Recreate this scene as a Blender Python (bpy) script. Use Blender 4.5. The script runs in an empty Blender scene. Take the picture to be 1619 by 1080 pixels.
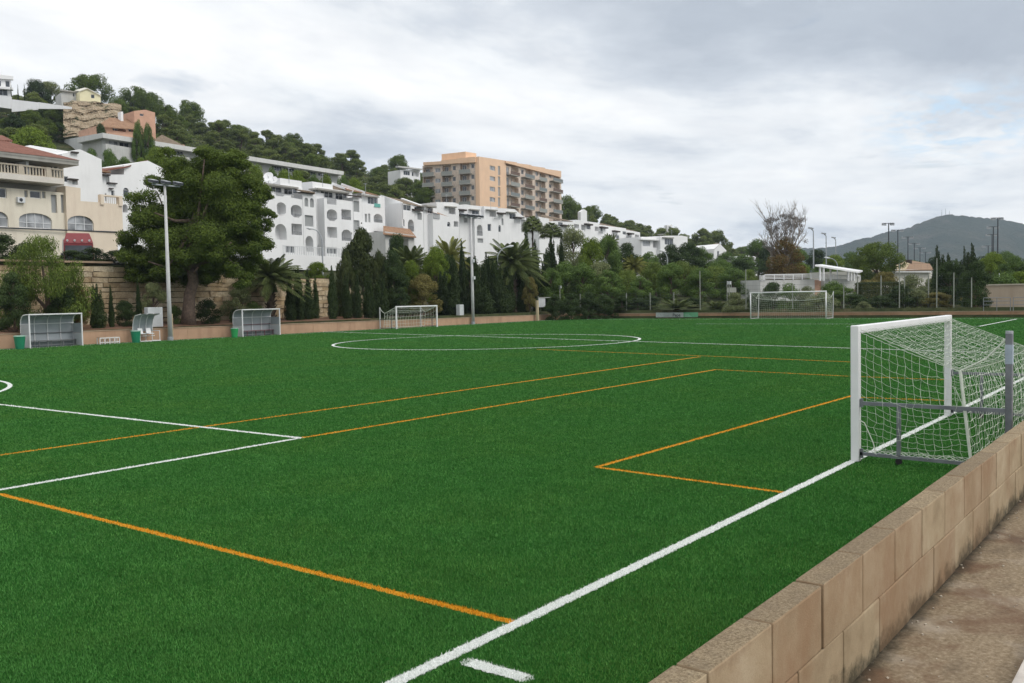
import bpy, bmesh, math, random
import numpy as np
from mathutils import Vector, Matrix
R = math.radians
random.seed(7)
SC = bpy.context.scene
COL = SC.collection

# ---------------------------------------------------------------- camera
CAM = np.array([5.002, -4.397, 2.610])
YAW, PITCH, ROLL, FOC = 0.6520, -0.0468, -0.01937, 1461.5      # focal length in pixels of a 1619 px wide frame
_d = np.array([math.cos(YAW)*math.cos(PITCH), math.sin(YAW)*math.cos(PITCH), math.sin(PITCH)])
_r = np.array([math.sin(YAW), -math.cos(YAW), 0.0])
_u = np.cross(_r, _d)
R2 = _r*math.cos(ROLL) + _u*math.sin(ROLL)
U2 = -_r*math.sin(ROLL) + _u*math.cos(ROLL)
cam_data = bpy.data.cameras.new('camera')
cam = bpy.data.objects.new('camera', cam_data)
COL.objects.link(cam)
cam.matrix_world = Matrix(((R2[0], U2[0], -_d[0], CAM[0]), (R2[1], U2[1], -_d[1], CAM[1]), (R2[2], U2[2], -_d[2], CAM[2]), (0, 0, 0, 1)))
cam_data.sensor_width = 36.0
cam_data.lens = FOC/1619.0*36.0
cam_data.clip_start = 0.1
cam_data.clip_end = 20000
SC.camera = cam

# ---------------------------------------------------------------- sky, sun, exposure
SUN_EL, SUN_AZ = R(48), R(-75)          # azimuth of the sun measured from +x towards +y
world = bpy.data.worlds.new('World')
SC.world = world
world.use_nodes = True
WN, WL = world.node_tree.nodes, world.node_tree.links
WN.clear()
def wn(t, **k):
    n = WN.new(t)
    for a, b in k.items(): setattr(n, a, b)
    return n
w_out = wn('ShaderNodeOutputWorld')
w_bg = wn('ShaderNodeBackground'); w_bg.inputs['Strength'].default_value = 1.06
w_sky = wn('ShaderNodeTexSky', sky_type='NISHITA', sun_disc=False)
w_sky.sun_elevation = SUN_EL
w_sky.sun_rotation = math.pi/2 - SUN_AZ
w_sky.air_density = 1.0; w_sky.dust_density = 2.0
w_sc = wn('ShaderNodeVectorMath', operation='SCALE'); w_sc.inputs['Scale'].default_value = 0.10
WL.new(w_sky.outputs[0], w_sc.inputs[0])
w_tc = wn('ShaderNodeTexCoord')
w_sep = wn('ShaderNodeSeparateXYZ'); WL.new(w_tc.outputs['Generated'], w_sep.inputs[0])
w_z = wn('ShaderNodeMath', operation='MAXIMUM'); WL.new(w_sep.outputs[2], w_z.inputs[0]); w_z.inputs[1].default_value = 0.0
w_za = wn('ShaderNodeMath', operation='ADD'); WL.new(w_z.outputs[0], w_za.inputs[0]); w_za.inputs[1].default_value = 0.10
def wdiv(o):
    n = wn('ShaderNodeMath', operation='DIVIDE'); WL.new(o, n.inputs[0]); WL.new(w_za.outputs[0], n.inputs[1]); return n.outputs[0]
w_cmb = wn('ShaderNodeCombineXYZ')
WL.new(wdiv(w_sep.outputs[0]), w_cmb.inputs[0]); WL.new(wdiv(w_sep.outputs[1]), w_cmb.inputs[1])
def wnoise(scale, det, rough, off, lac=2.0, dist=0.0):
    m = wn('ShaderNodeMapping'); m.inputs['Location'].default_value = off; m.inputs['Rotation'].default_value = (0, 0, R(-52)); m.inputs['Scale'].default_value = (0.8, 1.1, 1)
    WL.new(w_cmb.outputs[0], m.inputs[0])
    n = wn('ShaderNodeTexNoise'); n.inputs['Scale'].default_value = scale; n.inputs['Detail'].default_value = det
    n.inputs['Roughness'].default_value = rough; n.inputs['Distortion'].default_value = dist
    WL.new(m.outputs[0], n.inputs[0]); return n.outputs[0]
def wramp(src, stops):
    r = wn('ShaderNodeValToRGB'); e = r.color_ramp.elements
    while len(e) < len(stops): e.new(0.5)
    for k, (p, c) in enumerate(stops): e[k].position = p; e[k].color = (*c, 1) if len(c) == 3 else c
    WL.new(src, r.inputs[0]); return r.outputs[0]
n_big = wnoise(0.55, 9, 0.58, (1.1, 14.7, 0.0), dist=0.25)
c_big = wramp(n_big, [(0.34, (0.44, 0.485, 0.55)), (0.43, (0.62, 0.66, 0.715)), (0.49, (0.83, 0.85, 0.87)), (0.58, (0.955, 0.955, 0.95))])
n_fine = wnoise(2.3, 8, 0.6, (1.3, 5.2, 0.0), dist=0.4)
c_fine = wramp(n_fine, [(0.3, (0.90, 0.905, 0.92)), (0.65, (1.04, 1.04, 1.035))])
w_mul = wn('ShaderNodeMix', data_type='RGBA', blend_type='MULTIPLY'); w_mul.inputs[0].default_value = 1.0
WL.new(c_big, w_mul.inputs[6]); WL.new(c_fine, w_mul.inputs[7])
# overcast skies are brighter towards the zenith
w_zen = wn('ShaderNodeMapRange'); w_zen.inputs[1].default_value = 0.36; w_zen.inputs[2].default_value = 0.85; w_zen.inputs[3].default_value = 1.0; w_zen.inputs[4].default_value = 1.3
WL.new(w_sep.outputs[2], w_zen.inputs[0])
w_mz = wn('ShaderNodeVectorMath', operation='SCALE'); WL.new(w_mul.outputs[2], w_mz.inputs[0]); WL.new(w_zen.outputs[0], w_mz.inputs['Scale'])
n_gap = wnoise(1.1, 6, 0.55, (7.3, 2.4, 3.0), dist=0.3)
gap = wramp(n_gap, [(0.27, (0.25, 0.25, 0.25)), (0.36, (1, 1, 1))])
w_mix = wn('ShaderNodeMix', data_type='RGBA')
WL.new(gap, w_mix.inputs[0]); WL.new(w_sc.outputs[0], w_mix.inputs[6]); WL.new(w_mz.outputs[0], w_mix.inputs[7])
# one thin place in the cloud, low in the south-west, where pale blue shows
_g = Vector(((_d + R2*(1525-809.5)/FOC - U2*(192-540.0)/FOC))).normalized()
w_nrm = wn('ShaderNodeVectorMath', operation='SUBTRACT'); WL.new(w_tc.outputs['Generated'], w_nrm.inputs[0]); w_nrm.inputs[1].default_value = _g
w_str = wn('ShaderNodeVectorMath', operation='MULTIPLY'); WL.new(w_nrm.outputs[0], w_str.inputs[0]); w_str.inputs[1].default_value = (1.0, 1.0, 2.2)
w_len = wn('ShaderNodeVectorMath', operation='LENGTH'); WL.new(w_str.outputs[0], w_len.inputs[0])
w_mr = wn('ShaderNodeMapRange'); WL.new(w_len.outputs['Value'], w_mr.inputs[0]); w_mr.inputs[1].default_value = 0.03; w_mr.inputs[2].default_value = 0.10; w_mr.inputs[3].default_value = 1.0; w_mr.inputs[4].default_value = 0.0
w_gn = wramp(wnoise(5.0, 5, 0.6, (2.0, 3.0, 1.0), dist=0.3), [(0.46, (0, 0, 0)), (0.60, (0.85, 0.85, 0.85))])
w_gm = wn('ShaderNodeMath', operation='MULTIPLY'); WL.new(w_mr.outputs[0], w_gm.inputs[0]); WL.new(w_gn, w_gm.inputs[1])
w_mb = wn('ShaderNodeMix', data_type='RGBA'); WL.new(w_gm.outputs[0], w_mb.inputs[0]); WL.new(w_mix.outputs[2], w_mb.inputs[6]); w_mb.inputs[7].default_value = (0.52, 0.72, 0.90, 1)
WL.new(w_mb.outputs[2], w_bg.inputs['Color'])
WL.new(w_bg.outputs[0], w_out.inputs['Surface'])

sun_data = bpy.data.lights.new('sun', 'SUN')
sun_data.energy = 1.5; sun_data.angle = R(28); sun_data.color = (1.0, 0.965, 0.91)
sun = bpy.data.objects.new('sun', sun_data)
COL.objects.link(sun)
sun.rotation_euler = Vector((math.cos(SUN_AZ)*math.cos(SUN_EL), math.sin(SUN_AZ)*math.cos(SUN_EL), math.sin(SUN_EL))).to_track_quat('Z', 'Y').to_euler()
sun.location = (0, 0, 60)
SC.view_settings.view_transform = 'Standard'
SC.view_settings.look = 'None'
SC.view_settings.exposure = 0.16
SC.view_settings.gamma = 1.0
SC.render.engine = 'CYCLES'
SC.cycles.max_bounces = 6
SC.cycles.diffuse_bounces = 3
SC.cycles.transparent_max_bounces = 16
SC.cycles.volume_bounces = 0
SC.cycles.use_denoising = True
SC.cycles.sample_clamp_indirect = 4.0

# ---------------------------------------------------------------- measuring helpers (pixels of the 1619 x 1080 survey picture -> points in the place)
def ray(u, v): return _d + R2*(u-809.5)/FOC - U2*(v-540.0)/FOC
def at(u, v, ax=2, val=0.0):
    q = ray(u, v); return CAM + q*((val-CAM[ax])/q[ax])
def atD(u, v, D): return CAM + ray(u, v)*D
def hor(u):
    a, b = 300.0, 700.0
    for _ in range(30):
        m = (a+b)/2
        if ray(u, m)[2] > 0: a = m
        else: b = m
    return a
def uD(x, y):
    w = np.array([x, y, CAM[2]])-CAM; D = w@_d
    return 809.5+FOC*(w@R2)/D if D > 1e-3 else (-1e4 if (w@R2) < 0 else 1e4), D

# ---------------------------------------------------------------- object helpers
def link(o, parent=None):
    COL.objects.link(o)
    if parent is not None: o.parent = parent
    return o
def tag(o, label=None, cat=None, group=None, kind=None):
    if label: o['label'] = label
    if cat: o['category'] = cat
    if group: o['group'] = group
    if kind: o['kind'] = kind
    return o
def thing(name, loc, label, cat, group=None, rz=0.0):
    o = bpy.data.objects.new(name, None); o.empty_display_size = 0.3
    link(o); o.location = loc; o.rotation_euler = (0, 0, rz)
    return tag(o, label, cat, group)
class MB:
    """collects faces, builds ONE mesh object"""
    def __init__(s): s.v = []; s.f = []; s.m = []
    def quad(s, a, b, c, d, m=0):
        n = len(s.v); s.v += [tuple(a), tuple(b), tuple(c), tuple(d)]; s.f.append((n, n+1, n+2, n+3)); s.m.append(m)
    def poly(s, pts, m=0):
        n = len(s.v); s.v += [tuple(p) for p in pts]; s.f.append(tuple(range(n, n+len(pts)))); s.m.append(m)
    def hexa(s, P, m=0):
        n = len(s.v); s.v += [tuple(p) for p in P]
        for q in ((0, 3, 2, 1), (4, 5, 6, 7), (0, 1, 5, 4), (1, 2, 6, 5), (2, 3, 7, 6), (3, 0, 4, 7)):
            s.f.append(tuple(n+k for k in q)); s.m.append(m)
    def box(s, x0, x1, y0, y1, z0, z1, m=0):
        s.hexa([(x0, y0, z0), (x1, y0, z0), (x1, y1, z0), (x0, y1, z0), (x0, y0, z1), (x1, y0, z1), (x1, y1, z1), (x0, y1, z1)], m)
    def tube(s, pts, r, n=6, m=0, cap=True):
        pts = [np.array(p, float) for p in pts]; base = len(s.v); K = len(pts)
        rr = r if isinstance(r, (list, tuple)) else [r]*K
        prev = None
        for k, p in enumerate(pts):
            t = pts[min(k+1, K-1)]-pts[max(k-1, 0)]; t = t/(np.linalg.norm(t)+1e-12)
            a = np.array([0, 0, 1.0]) if abs(t[2]) < 0.9 else np.array([1.0, 0, 0])
            if prev is not None: a = prev
            x = np.cross(t, a); x /= np.linalg.norm(x)+1e-12; y = np.cross(x, t); prev = y
            for j in range(n):
                c, d = math.cos(2*math.pi*(j+.5)/n), math.sin(2*math.pi*(j+.5)/n)
                s.v.append(tuple(p+(x*c+y*d)*rr[k]))
        for k in range(K-1):
            for j in range(n):
                j2 = (j+1) % n
                s.f.append((base+k*n+j, base+k*n+j2, base+(k+1)*n+j2, base+(k+1)*n+j)); s.m.append(m)
        if cap:
            s.f.append(tuple(base+j for j in range(n))[::-1]); s.m.append(m)
            s.f.append(tuple(base+(K-1)*n+j for j in range(n))); s.m.append(m)
    def bar(s, a, b, w, h, m=0, up=(0, 0, 1)):
        a = np.array(a, float); b = np.array(b, float); t = (b-a)/np.linalg.norm(b-a); up = np.array(up, float)
        if abs(t@up) > 0.95: up = np.array([1.0, 0, 0])
        x = np.cross(t, up); x /= np.linalg.norm(x); y = np.cross(x, t)
        P = [p+x*sx*w/2+y*sy*h/2 for p in (a, b) for sx, sy in ((-1, -1), (1, -1), (1, 1), (-1, 1))]
        s.hexa(P, m)
    def build(s, name, mat, parent=None, smooth=False, bevel=0.0, seg=1, loc=None):
        me = bpy.data.meshes.new(name)
        me.from_pydata(s.v, [], s.f)
        mats = mat if isinstance(mat, (list, tuple)) else [mat]
        for k in mats:
            if k is not None: me.materials.append(k)
        if len(mats) > 1: me.polygons.foreach_set('material_index', s.m)
        if bevel:
            bm = bmesh.new(); bm.from_mesh(me)
            bmesh.ops.bevel(bm, geom=list(bm.edges), offset=bevel, segments=seg, profile=0.6, affect='EDGES')
            bm.to_mesh(me); bm.free()
        if smooth: me.polygons.foreach_set('use_smooth', [True]*len(me.polygons))
        me.update()
        o = bpy.data.objects.new(name, me); link(o, parent)
        if loc is not None: o.location = loc
        return o
def copy_tree(o, parent=None):
    c = o.copy(); COL.objects.link(c); c.parent = parent
    for ch in list(o.children): copy_tree(ch, c)
    return c

# ---------------------------------------------------------------- materials
MATS = {}
class NT:
    def __init__(s, name):
        s.mat = bpy.data.materials.new(name); s.mat.use_nodes = True
        s.t = s.mat.node_tree; s.t.nodes.clear()
        s.out = s.t.nodes.new('ShaderNodeOutputMaterial')
    def n(s, t, **k):
        q = s.t.nodes.new(t)
        for a, b in k.items(): setattr(q, a, b)
        return q
    def l(s, a, b): s.t.links.new(a, b)
    def obj(s): return s.n('ShaderNodeTexCoord').outputs['Object']
    def gen(s): return s.n('ShaderNodeNewGeometry').outputs['Position']
    def noise(s, vec, scale, det=4, rough=0.55, sc=None, dist=0.0, rot=None):
        if sc or rot:
            m = s.n('ShaderNodeMapping')
            if sc: m.inputs['Scale'].default_value = sc
            if rot: m.inputs['Rotation'].default_value = rot
            s.l(vec, m.inputs[0]); vec = m.outputs[0]
        q = s.n('ShaderNodeTexNoise'); q.inputs['Scale'].default_value = scale; q.inputs['Detail'].default_value = det
        q.inputs['Roughness'].default_value = rough; q.inputs['Distortion'].default_value = dist
        s.l(vec, q.inputs[0]); return q.outputs[0]
    def ramp(s, f, stops):
        q = s.n('ShaderNodeValToRGB'); e = q.color_ramp.elements
        while len(e) < len(stops): e.new(0.5)
        for k, (p, c) in enumerate(stops): e[k].position = p; e[k].color = (*c, 1) if not isinstance(c, (int, float)) else (c, c, c, 1)
        s.l(f, q.inputs[0]); return q.outputs[0]
    def mix(s, f, a, b, mode='MIX'):
        q = s.n('ShaderNodeMix', data_type='RGBA', blend_type=mode)
        for v, i in ((f, 0), (a, 6), (b, 7)):
            if isinstance(v, (int, float)): q.inputs[i].default_value = v
            elif isinstance(v, tuple): q.inputs[i].default_value = (*v, 1)
            else: s.l(v, q.inputs[i])
        return q.outputs[2]
    def bump(s, h, strength=0.3, dist=0.02):
        q = s.n('ShaderNodeBump'); q.inputs['Strength'].default_value = strength; q.inputs['Distance'].default_value = dist
        s.l(h, q.inputs['Height']); return q.outputs[0]
    def pbr(s, col, rough=0.7, metal=0.0, nrm=None, spec=0.4, **k):
        q = s.n('ShaderNodeBsdfPrincipled')
        if isinstance(col, tuple): q.inputs['Base Color'].default_value = (*col, 1)
        else: s.l(col, q.inputs['Base Color'])
        if isinstance(rough, (int, float)): q.inputs['Roughness'].default_value = rough
        else: s.l(rough, q.inputs['Roughness'])
        q.inputs['Metallic'].default_value = metal
        q.inputs['Specular IOR Level'].default_value = spec
        for a, b in k.items():
            i = q.inputs[a.replace('_', ' ')]
            if isinstance(b, (int, float, tuple)): i.default_value = b
            else: s.l(b, i)
        if nrm is not None: s.l(nrm, q.inputs['Normal'])
        s.l(q.outputs[0], s.out.inputs['Surface']); return q
def plain(name, col, rough=0.6, metal=0.0, var=0.12, scale=2.0, bump=0.0, stain=None, spec=0.4):
    """painted or cast surface with mottling (and rain streaks when stain is given)"""
    if name in MATS: return MATS[name]
    t = NT(name); P = t.gen()
    a = t.noise(P, scale, 6, 0.6)
    lo = tuple(max(0, c*(1-var)) for c in col); hi = tuple(min(1, c*(1+var)) for c in col)
    c = t.ramp(a, [(0.3, lo), (0.7, hi)])
    if stain:
        s1 = t.noise(P, 1.6, 6, 0.65, sc=(1.0, 1.0, 0.12))
        c = t.mix(t.ramp(s1, [(0.50, 0.0), (0.72, stain[1])]), c, stain[0])
    n = None
    if bump:
        n = t.bump(t.noise(P, scale*14, 4, 0.6), bump, 0.01)
    t.pbr(c, rough, metal, n, spec)
    MATS[name] = t.mat; return t.mat
# ---------------------------------------------------------------- shared materials
M = {}
def mat_turf():
    t = NT('artificial_turf'); P = t.gen()
    c = t.ramp(t.noise(P, 3.0, 5, 0.65, dist=0.6), [(0.25, (0.011, 0.054, 0.009)), (0.75, (0.018, 0.078, 0.014))])
    t.pbr(c, 1.0, 0, None, 0.0)
    return t.mat
def mat_fibre():
    t = NT('turf_fibre'); P = t.gen()
    a = t.n('ShaderNodeAttribute', attribute_name='tone').outputs['Color']
    sp = t.n('ShaderNodeSeparateXYZ'); t.l(a, sp.inputs[0])
    big = t.noise(P, 0.30, 5, 0.6)
    mid = t.noise(P, 1.6, 5, 0.65, dist=0.8)
    fin = t.noise(P, 9.0, 3, 0.6)
    c = t.ramp(sp.outputs[0], [(0.0, (0.052, 0.185, 0.036)), (1.0, (0.088, 0.250, 0.054))])
    c = t.mix(t.ramp(mid, [(0.3, 0.65), (0.65, 0.0)]), c, t.mix(1.0, c, (0.50, 0.58, 0.55), 'MULTIPLY'))
    c = t.mix(t.ramp(fin, [(0.3, 0.3), (0.6, 0.0)]), c, t.mix(1.0, c, (0.55, 0.6, 0.6), 'MULTIPLY'))
    c = t.mix(t.ramp(big, [(0.45, 0.0), (0.7, 0.6)]), c, t.mix(1.0, c, (1.45, 1.05, 0.9), 'MULTIPLY'))
    c = t.mix(sp.outputs[1], c, (0.80, 0.82, 0.79)); c = t.mix(sp.outputs[2], c, (0.62, 0.28, 0.014))
    t.pbr(c, 0.6, 0, None, 0.12); return t.mat
def mat_line(name, lo, hi):
    t = NT(name); P = t.gen()
    c = t.ramp(t.noise(P, 60.0, 3, 0.7), [(0.3, lo), (0.62, hi)])
    t.pbr(c, 0.8, 0, t.bump(t.noise(P, 120, 3, 0.7), 0.8, 0.02), 0.2); return t.mat
M['turf'] = mat_turf()
M['wline'] = mat_line('white_fibre', (0.42, 0.46, 0.42), (0.74, 0.76, 0.74))
M['oline'] = mat_line('orange_fibre', (0.42, 0.19, 0.010), (0.66, 0.30, 0.018))
M['white_metal'] = plain('white_metal', (0.74, 0.74, 0.74), 0.35, 0.0, 0.05, 3)
M['white_pole'] = plain('white_pole', (0.5, 0.5, 0.5), 0.5, 0.0, 0.10, 2)
M['grey_metal'] = plain('grey_metal', (0.20, 0.21, 0.23), 0.45, 0.6, 0.25, 4)
M['galv'] = plain('galvanised', (0.36, 0.38, 0.40), 0.5, 0.3, 0.15, 3)
M['dark_metal'] = plain('dark_metal', (0.05, 0.055, 0.065), 0.5, 0.3, 0.15, 3)
M['rubber'] = plain('rubber', (0.015, 0.015, 0.015), 0.8, 0, 0.1, 8)
M['net'] = plain('net_cord', (0.60, 0.64, 0.55), 0.8, 0, 0.12, 9)
M['tape'] = plain('tape', (0.32, 0.38, 0.44), 0.6, 0, 0.15, 8)
M['blue'] = plain('blue_print', (0.03, 0.12, 0.35), 0.5, 0, 0.1, 8)
M['soil'] = plain('red_soil', (0.12, 0.062, 0.034), 0.95, 0, 0.45, 1.5, 0.8)
M['tan_render'] = plain('tan_render', (0.43, 0.275, 0.18), 0.9, 0, 0.13, 0.9, 0.25, ((0.25, 0.13, 0.08), 0.45))
M['tan_render_end'] = plain('tan_render_end', (0.35, 0.205, 0.125), 0.9, 0, 0.2, 0.6, 0.25, ((0.19, 0.10, 0.06), 0.5))

# ---------------------------------------------------------------- pitch
WY, EX = 57.3, 98.3
mb = MB(); mb.quad((-40, -2.3, 0), (EX, -2.3, 0), (EX, WY, 0), (-40, WY, 0))
tag(mb.build('pitch', M['turf']), kind='structure')
rnd = random.Random(3)
STR = []
def strip(name, pts, w, mat, z):
    """painted line: ragged fibre edges where it is near the camera"""
    for a, b in zip(pts[:-1], pts[1:]): STR.append((a[0], a[1], b[0], b[1], w/2, 2 if mat is M['oline'] else 1))
    z = 0.006 if mat is M['wline'] else 0.003
    mb = MB(); out = []
    for a, b in zip(pts[:-1], pts[1:]):
        a = np.array(a[:2], float); b = np.array(b[:2], float); L = np.linalg.norm(b-a); t = (b-a)/L; n = np.array([-t[1], t[0]])
        s = 0.0; row = []
        while s < L:
            p = a+t*s; D = uD(*p)[1]
            j = 0.011 if D < 25 else 0.004
            row.append((p+n*(w/2+rnd.uniform(-j, j)), p-n*(w/2+rnd.uniform(-j, j))))
            s += 0.022 if D < 14 else (0.06 if D < 25 else 0.5)
        row.append((b+n*w/2, b-n*w/2)); out.append(row)
    for row in out:
        for (p, q), (p2, q2) in zip(row[:-1], row[1:]):
            za, zb = (z+.022*min(1, max(0, (uD(*k)[1]-24)/14)) for k in (p, p2))
            mb.quad((*p, za), (*q, za), (*q2, zb), (*p2, zb))
    return tag(mb.build(name, mat), kind='structure')
G = lambda u, v: at(u, v)
pc = G(475, 693)
strip('white_line', [(3.0, 0.03), (98.0, 0.03)], 0.12, M['wline'], 0.010)
strip('white_line', [G(742, 1048.5), G(829, 1073)], 0.13, M['wline'], 0.010)
strip('white_line', [G(0, 775)-np.array([6.0, 0, 0]), G(0, 775), pc], 0.115, M['wline'], 0.010)
q0 = G(0, 640)
strip('white_line', [pc, q0, q0+(q0-pc)*1.2], 0.115, M['wline'], 0.010)
c0 = (11.0, 31.5)
strip('white_line', [(c0[0]+9.15*math.cos(a), c0[1]+9.15*math.sin(a)) for a in np.linspace(-0.95, 0.95, 24)], 0.14, M['wline'], 0.010)
cc = (np.array(G(530, 542))+np.array(G(1027, 537)))/2; ex = 9.3
strip('white_line', [(cc[0]+ex*math.cos(a), cc[1]+ex*math.sin(a)) for a in np.linspace(0, 2*math.pi, 73)], 0.16, M['wline'], 0.010)
h1, h2 = G(1030, 541.3), G(1431, 554); hv = (h1-h2)/np.linalg.norm(h1-h2)
strip('white_line', [h2-hv*8, h1, h1+hv*38], 0.14, M['wline'], 0.010)
strip('white_line', [(98.0-3.2, 0), (94.8, 56.0)], 0.12, M['wline'], 0.010)
strip('white_line', [(4, 56.0), (94.8, 56.0)], 0.10, M['wline'], 0.010)
strip('white_line', [G(1548, 516.5), G(1607, 505)], 0.16, M['wline'], 0.010)
strip('white_line', [G(1548, 516.5), G(1340, 517)], 0.12, M['wline'], 0.010)
strip('white_line', [G(1100, 512.5), G(1450, 512.8)], 0.12, M['wline'], 0.010)
o1 = G(0, 782)
strip('orange_line', [G(822, 987.5), o1, o1+(o1-G(822, 987.5))*0.8], 0.088, M['oline'], 0.006)
strip('orange_line', [pc, G(1132, 585)], 0.10, M['oline'], 0.006)
strip('orange_line', [G(1132, 585), G(1345, 595.5), G(1500, 601)], 0.09, M['oline'], 0.006)
strip('orange_line', [G(0, 720)-np.array([5, 0, 0]), G(0, 720), G(1106, 565)], 0.10, M['oline'], 0.006)
strip('orange_line', [G(1241, 779.5), G(943, 739), G(1340, 628), G(1352, 624)], 0.088, M['oline'], 0.006)
strip('orange_line', [G(1345, 628), G(1500, 634)], 0.09, M['oline'], 0.006)
strip('orange_line', [G(850, 553), G(1345, 573)], 0.09, M['oline'], 0.006)

def turf_fibres():
    """standing fibres over the pitch, thinned out and broadened with distance; those on the painted lines are coloured"""
    rs = np.random.RandomState(1); n = 2400000
    u = rs.random(n); R0, R1 = 8.0, 112.0; f0 = .15
    k = rs.random(n) < f0
    D = np.where(k, 3.0+np.sqrt(u)*(R0-3.0), R0*np.exp(u*math.log(R1/R0)))
    az = YAW+np.where(rs.random(n) < .14, rs.uniform(.62, 1.5, n), rs.uniform(-.72, .62, n))
    x = CAM[0]+D*np.cos(az); y = CAM[1]+D*np.sin(az)
    ok = (x < EX-.05) & (y < WY-.05) & (y > -2.28) & (x > -20); x, y, D = x[ok], y[ok], D[ok]; n = len(x)
    w = .0033*np.maximum(1, D/7.5)*(1+np.clip((D-20)/30, 0, 1)*.3)*rs.uniform(.6, 1.4, n); h = .021*rs.uniform(.6, 1.25, n)*(1+np.clip((D-20)/40, 0, 1)*.6)
    a = rs.uniform(0, 2*math.pi, n); ln = rs.normal(0, .36, (2, n))
    V = np.zeros((n, 3, 3)); V[:, 0] = np.stack([x-w*np.cos(a), y-w*np.sin(a), 0*x], 1); V[:, 1] = np.stack([x+w*np.cos(a), y+w*np.sin(a), 0*x], 1)
    V[:, 2] = np.stack([x+h*ln[0], y+h*ln[1], h], 1)
    C = np.zeros((n, 4)); C[:, 0] = rs.random(n); C[:, 3] = 1
    for x0, y0, x1, y1, hw, kind in STR:
        L2 = (x1-x0)**2+(y1-y0)**2; s = ((x-x0)*(x1-x0)+(y-y0)*(y1-y0))/L2; s = np.clip(s, 0, 1)
        dd = np.hypot(x-x0-s*(x1-x0), y-y0-s*(y1-y0)); on = dd < hw+rs.normal(0, .004, n)
        if kind == 2: on &= C[:, 1] == 0
        else: C[on, 2] = 0
        C[on, kind] = 1
    me = bpy.data.meshes.new('turf_fibres'); me.vertices.add(3*n); me.vertices.foreach_set('co', V.astype(np.float32).ravel())
    me.loops.add(3*n); me.loops.foreach_set('vertex_index', np.arange(3*n, dtype=np.int32))
    me.polygons.add(n); me.polygons.foreach_set('loop_start', np.arange(0, 3*n, 3, dtype=np.int32)); me.update(calc_edges=True)
    at_ = me.attributes.new('tone', 'FLOAT_COLOR', 'FACE'); at_.data.foreach_set('color', C.astype(np.float32).ravel())
    me.materials.append(mat_fibre()); o = bpy.data.objects.new('turf_fibres', me); link(o)
    tag(o, 'short green artificial grass fibres covering the pitch', 'artificial grass', kind='stuff')
turf_fibres()

# ---------------------------------------------------------------- near block wall, walkway, kerb
def mat_block(top):
    t = NT('block_top' if top else 'block_face'); P = t.gen()
    at_ = t.n('ShaderNodeAttribute', attribute_name='tone'); tone = at_.outputs['Fac']
    if top:
        a = t.noise(P, 60.0, 6, 0.75)
        c = t.ramp(a, [(0.30, (0.085, 0.060, 0.034)), (0.48, (0.27, 0.205, 0.125)), (0.68, (0.45, 0.365, 0.24))])
        c = t.mix(t.ramp(t.noise(P, 5.0, 5, 0.6), [(0.45, 0.0), (0.7, 0.4)]), c, (0.16, 0.125, 0.09))
        nb = t.bump(a, 0.9, 0.02)
    else:
        a = t.noise(P, 2.6, 6, 0.6)
        c = t.ramp(a, [(0.25, (0.235, 0.175, 0.105)), (0.5, (0.345, 0.268, 0.170)), (0.75, (0.43, 0.355, 0.245))])
        c = t.mix(t.ramp(t.noise(P, 1.4, 6, 0.65, sc=(1, 1, 0.7)), [(0.47, 0.0), (0.66, 0.75)]), c, (0.24, 0.145, 0.08))
        c = t.mix(t.ramp(t.noise(P, 55.0, 4, 0.7), [(0.25, 0.35), (0.5, 0.0)]), c, (0.22, 0.15, 0.09))
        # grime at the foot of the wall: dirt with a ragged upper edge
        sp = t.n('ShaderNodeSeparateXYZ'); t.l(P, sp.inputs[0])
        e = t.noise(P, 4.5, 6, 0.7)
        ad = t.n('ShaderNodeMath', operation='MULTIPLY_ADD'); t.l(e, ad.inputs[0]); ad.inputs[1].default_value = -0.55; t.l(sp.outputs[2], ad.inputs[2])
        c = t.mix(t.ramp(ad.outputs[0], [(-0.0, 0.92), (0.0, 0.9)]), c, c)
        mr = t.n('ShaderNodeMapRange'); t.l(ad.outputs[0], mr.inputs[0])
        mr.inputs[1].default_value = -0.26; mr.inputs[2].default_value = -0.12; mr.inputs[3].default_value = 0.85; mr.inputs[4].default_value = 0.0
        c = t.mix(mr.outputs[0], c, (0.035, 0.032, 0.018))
        # darker brown band with a ragged lower limit along the top edge
        mr2 = t.n('ShaderNodeMapRange'); t.l(ad.outputs[0], mr2.inputs[0])
        mr2.inputs[1].default_value = 0.50; mr2.inputs[2].default_value = 0.58; mr2.inputs[3].default_value = 0.0; mr2.inputs[4].default_value = 0.5
        c = t.mix(mr2.outputs[0], c, (0.22, 0.15, 0.09))
        nb = t.bump(t.noise(P, 70.0, 5, 0.7), 0.35, 0.012)
    c = t.mix(t.ramp(tone, [(0.0, 0.0), (1.0, 0.45)]), c, (0.23, 0.135, 0.075) if not top else (0.12, 0.085, 0.055))
    t.pbr(c, 0.9, 0, nb, 0.25); return t.mat
M['blk'] = [mat_block(False), mat_block(True)]
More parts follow.
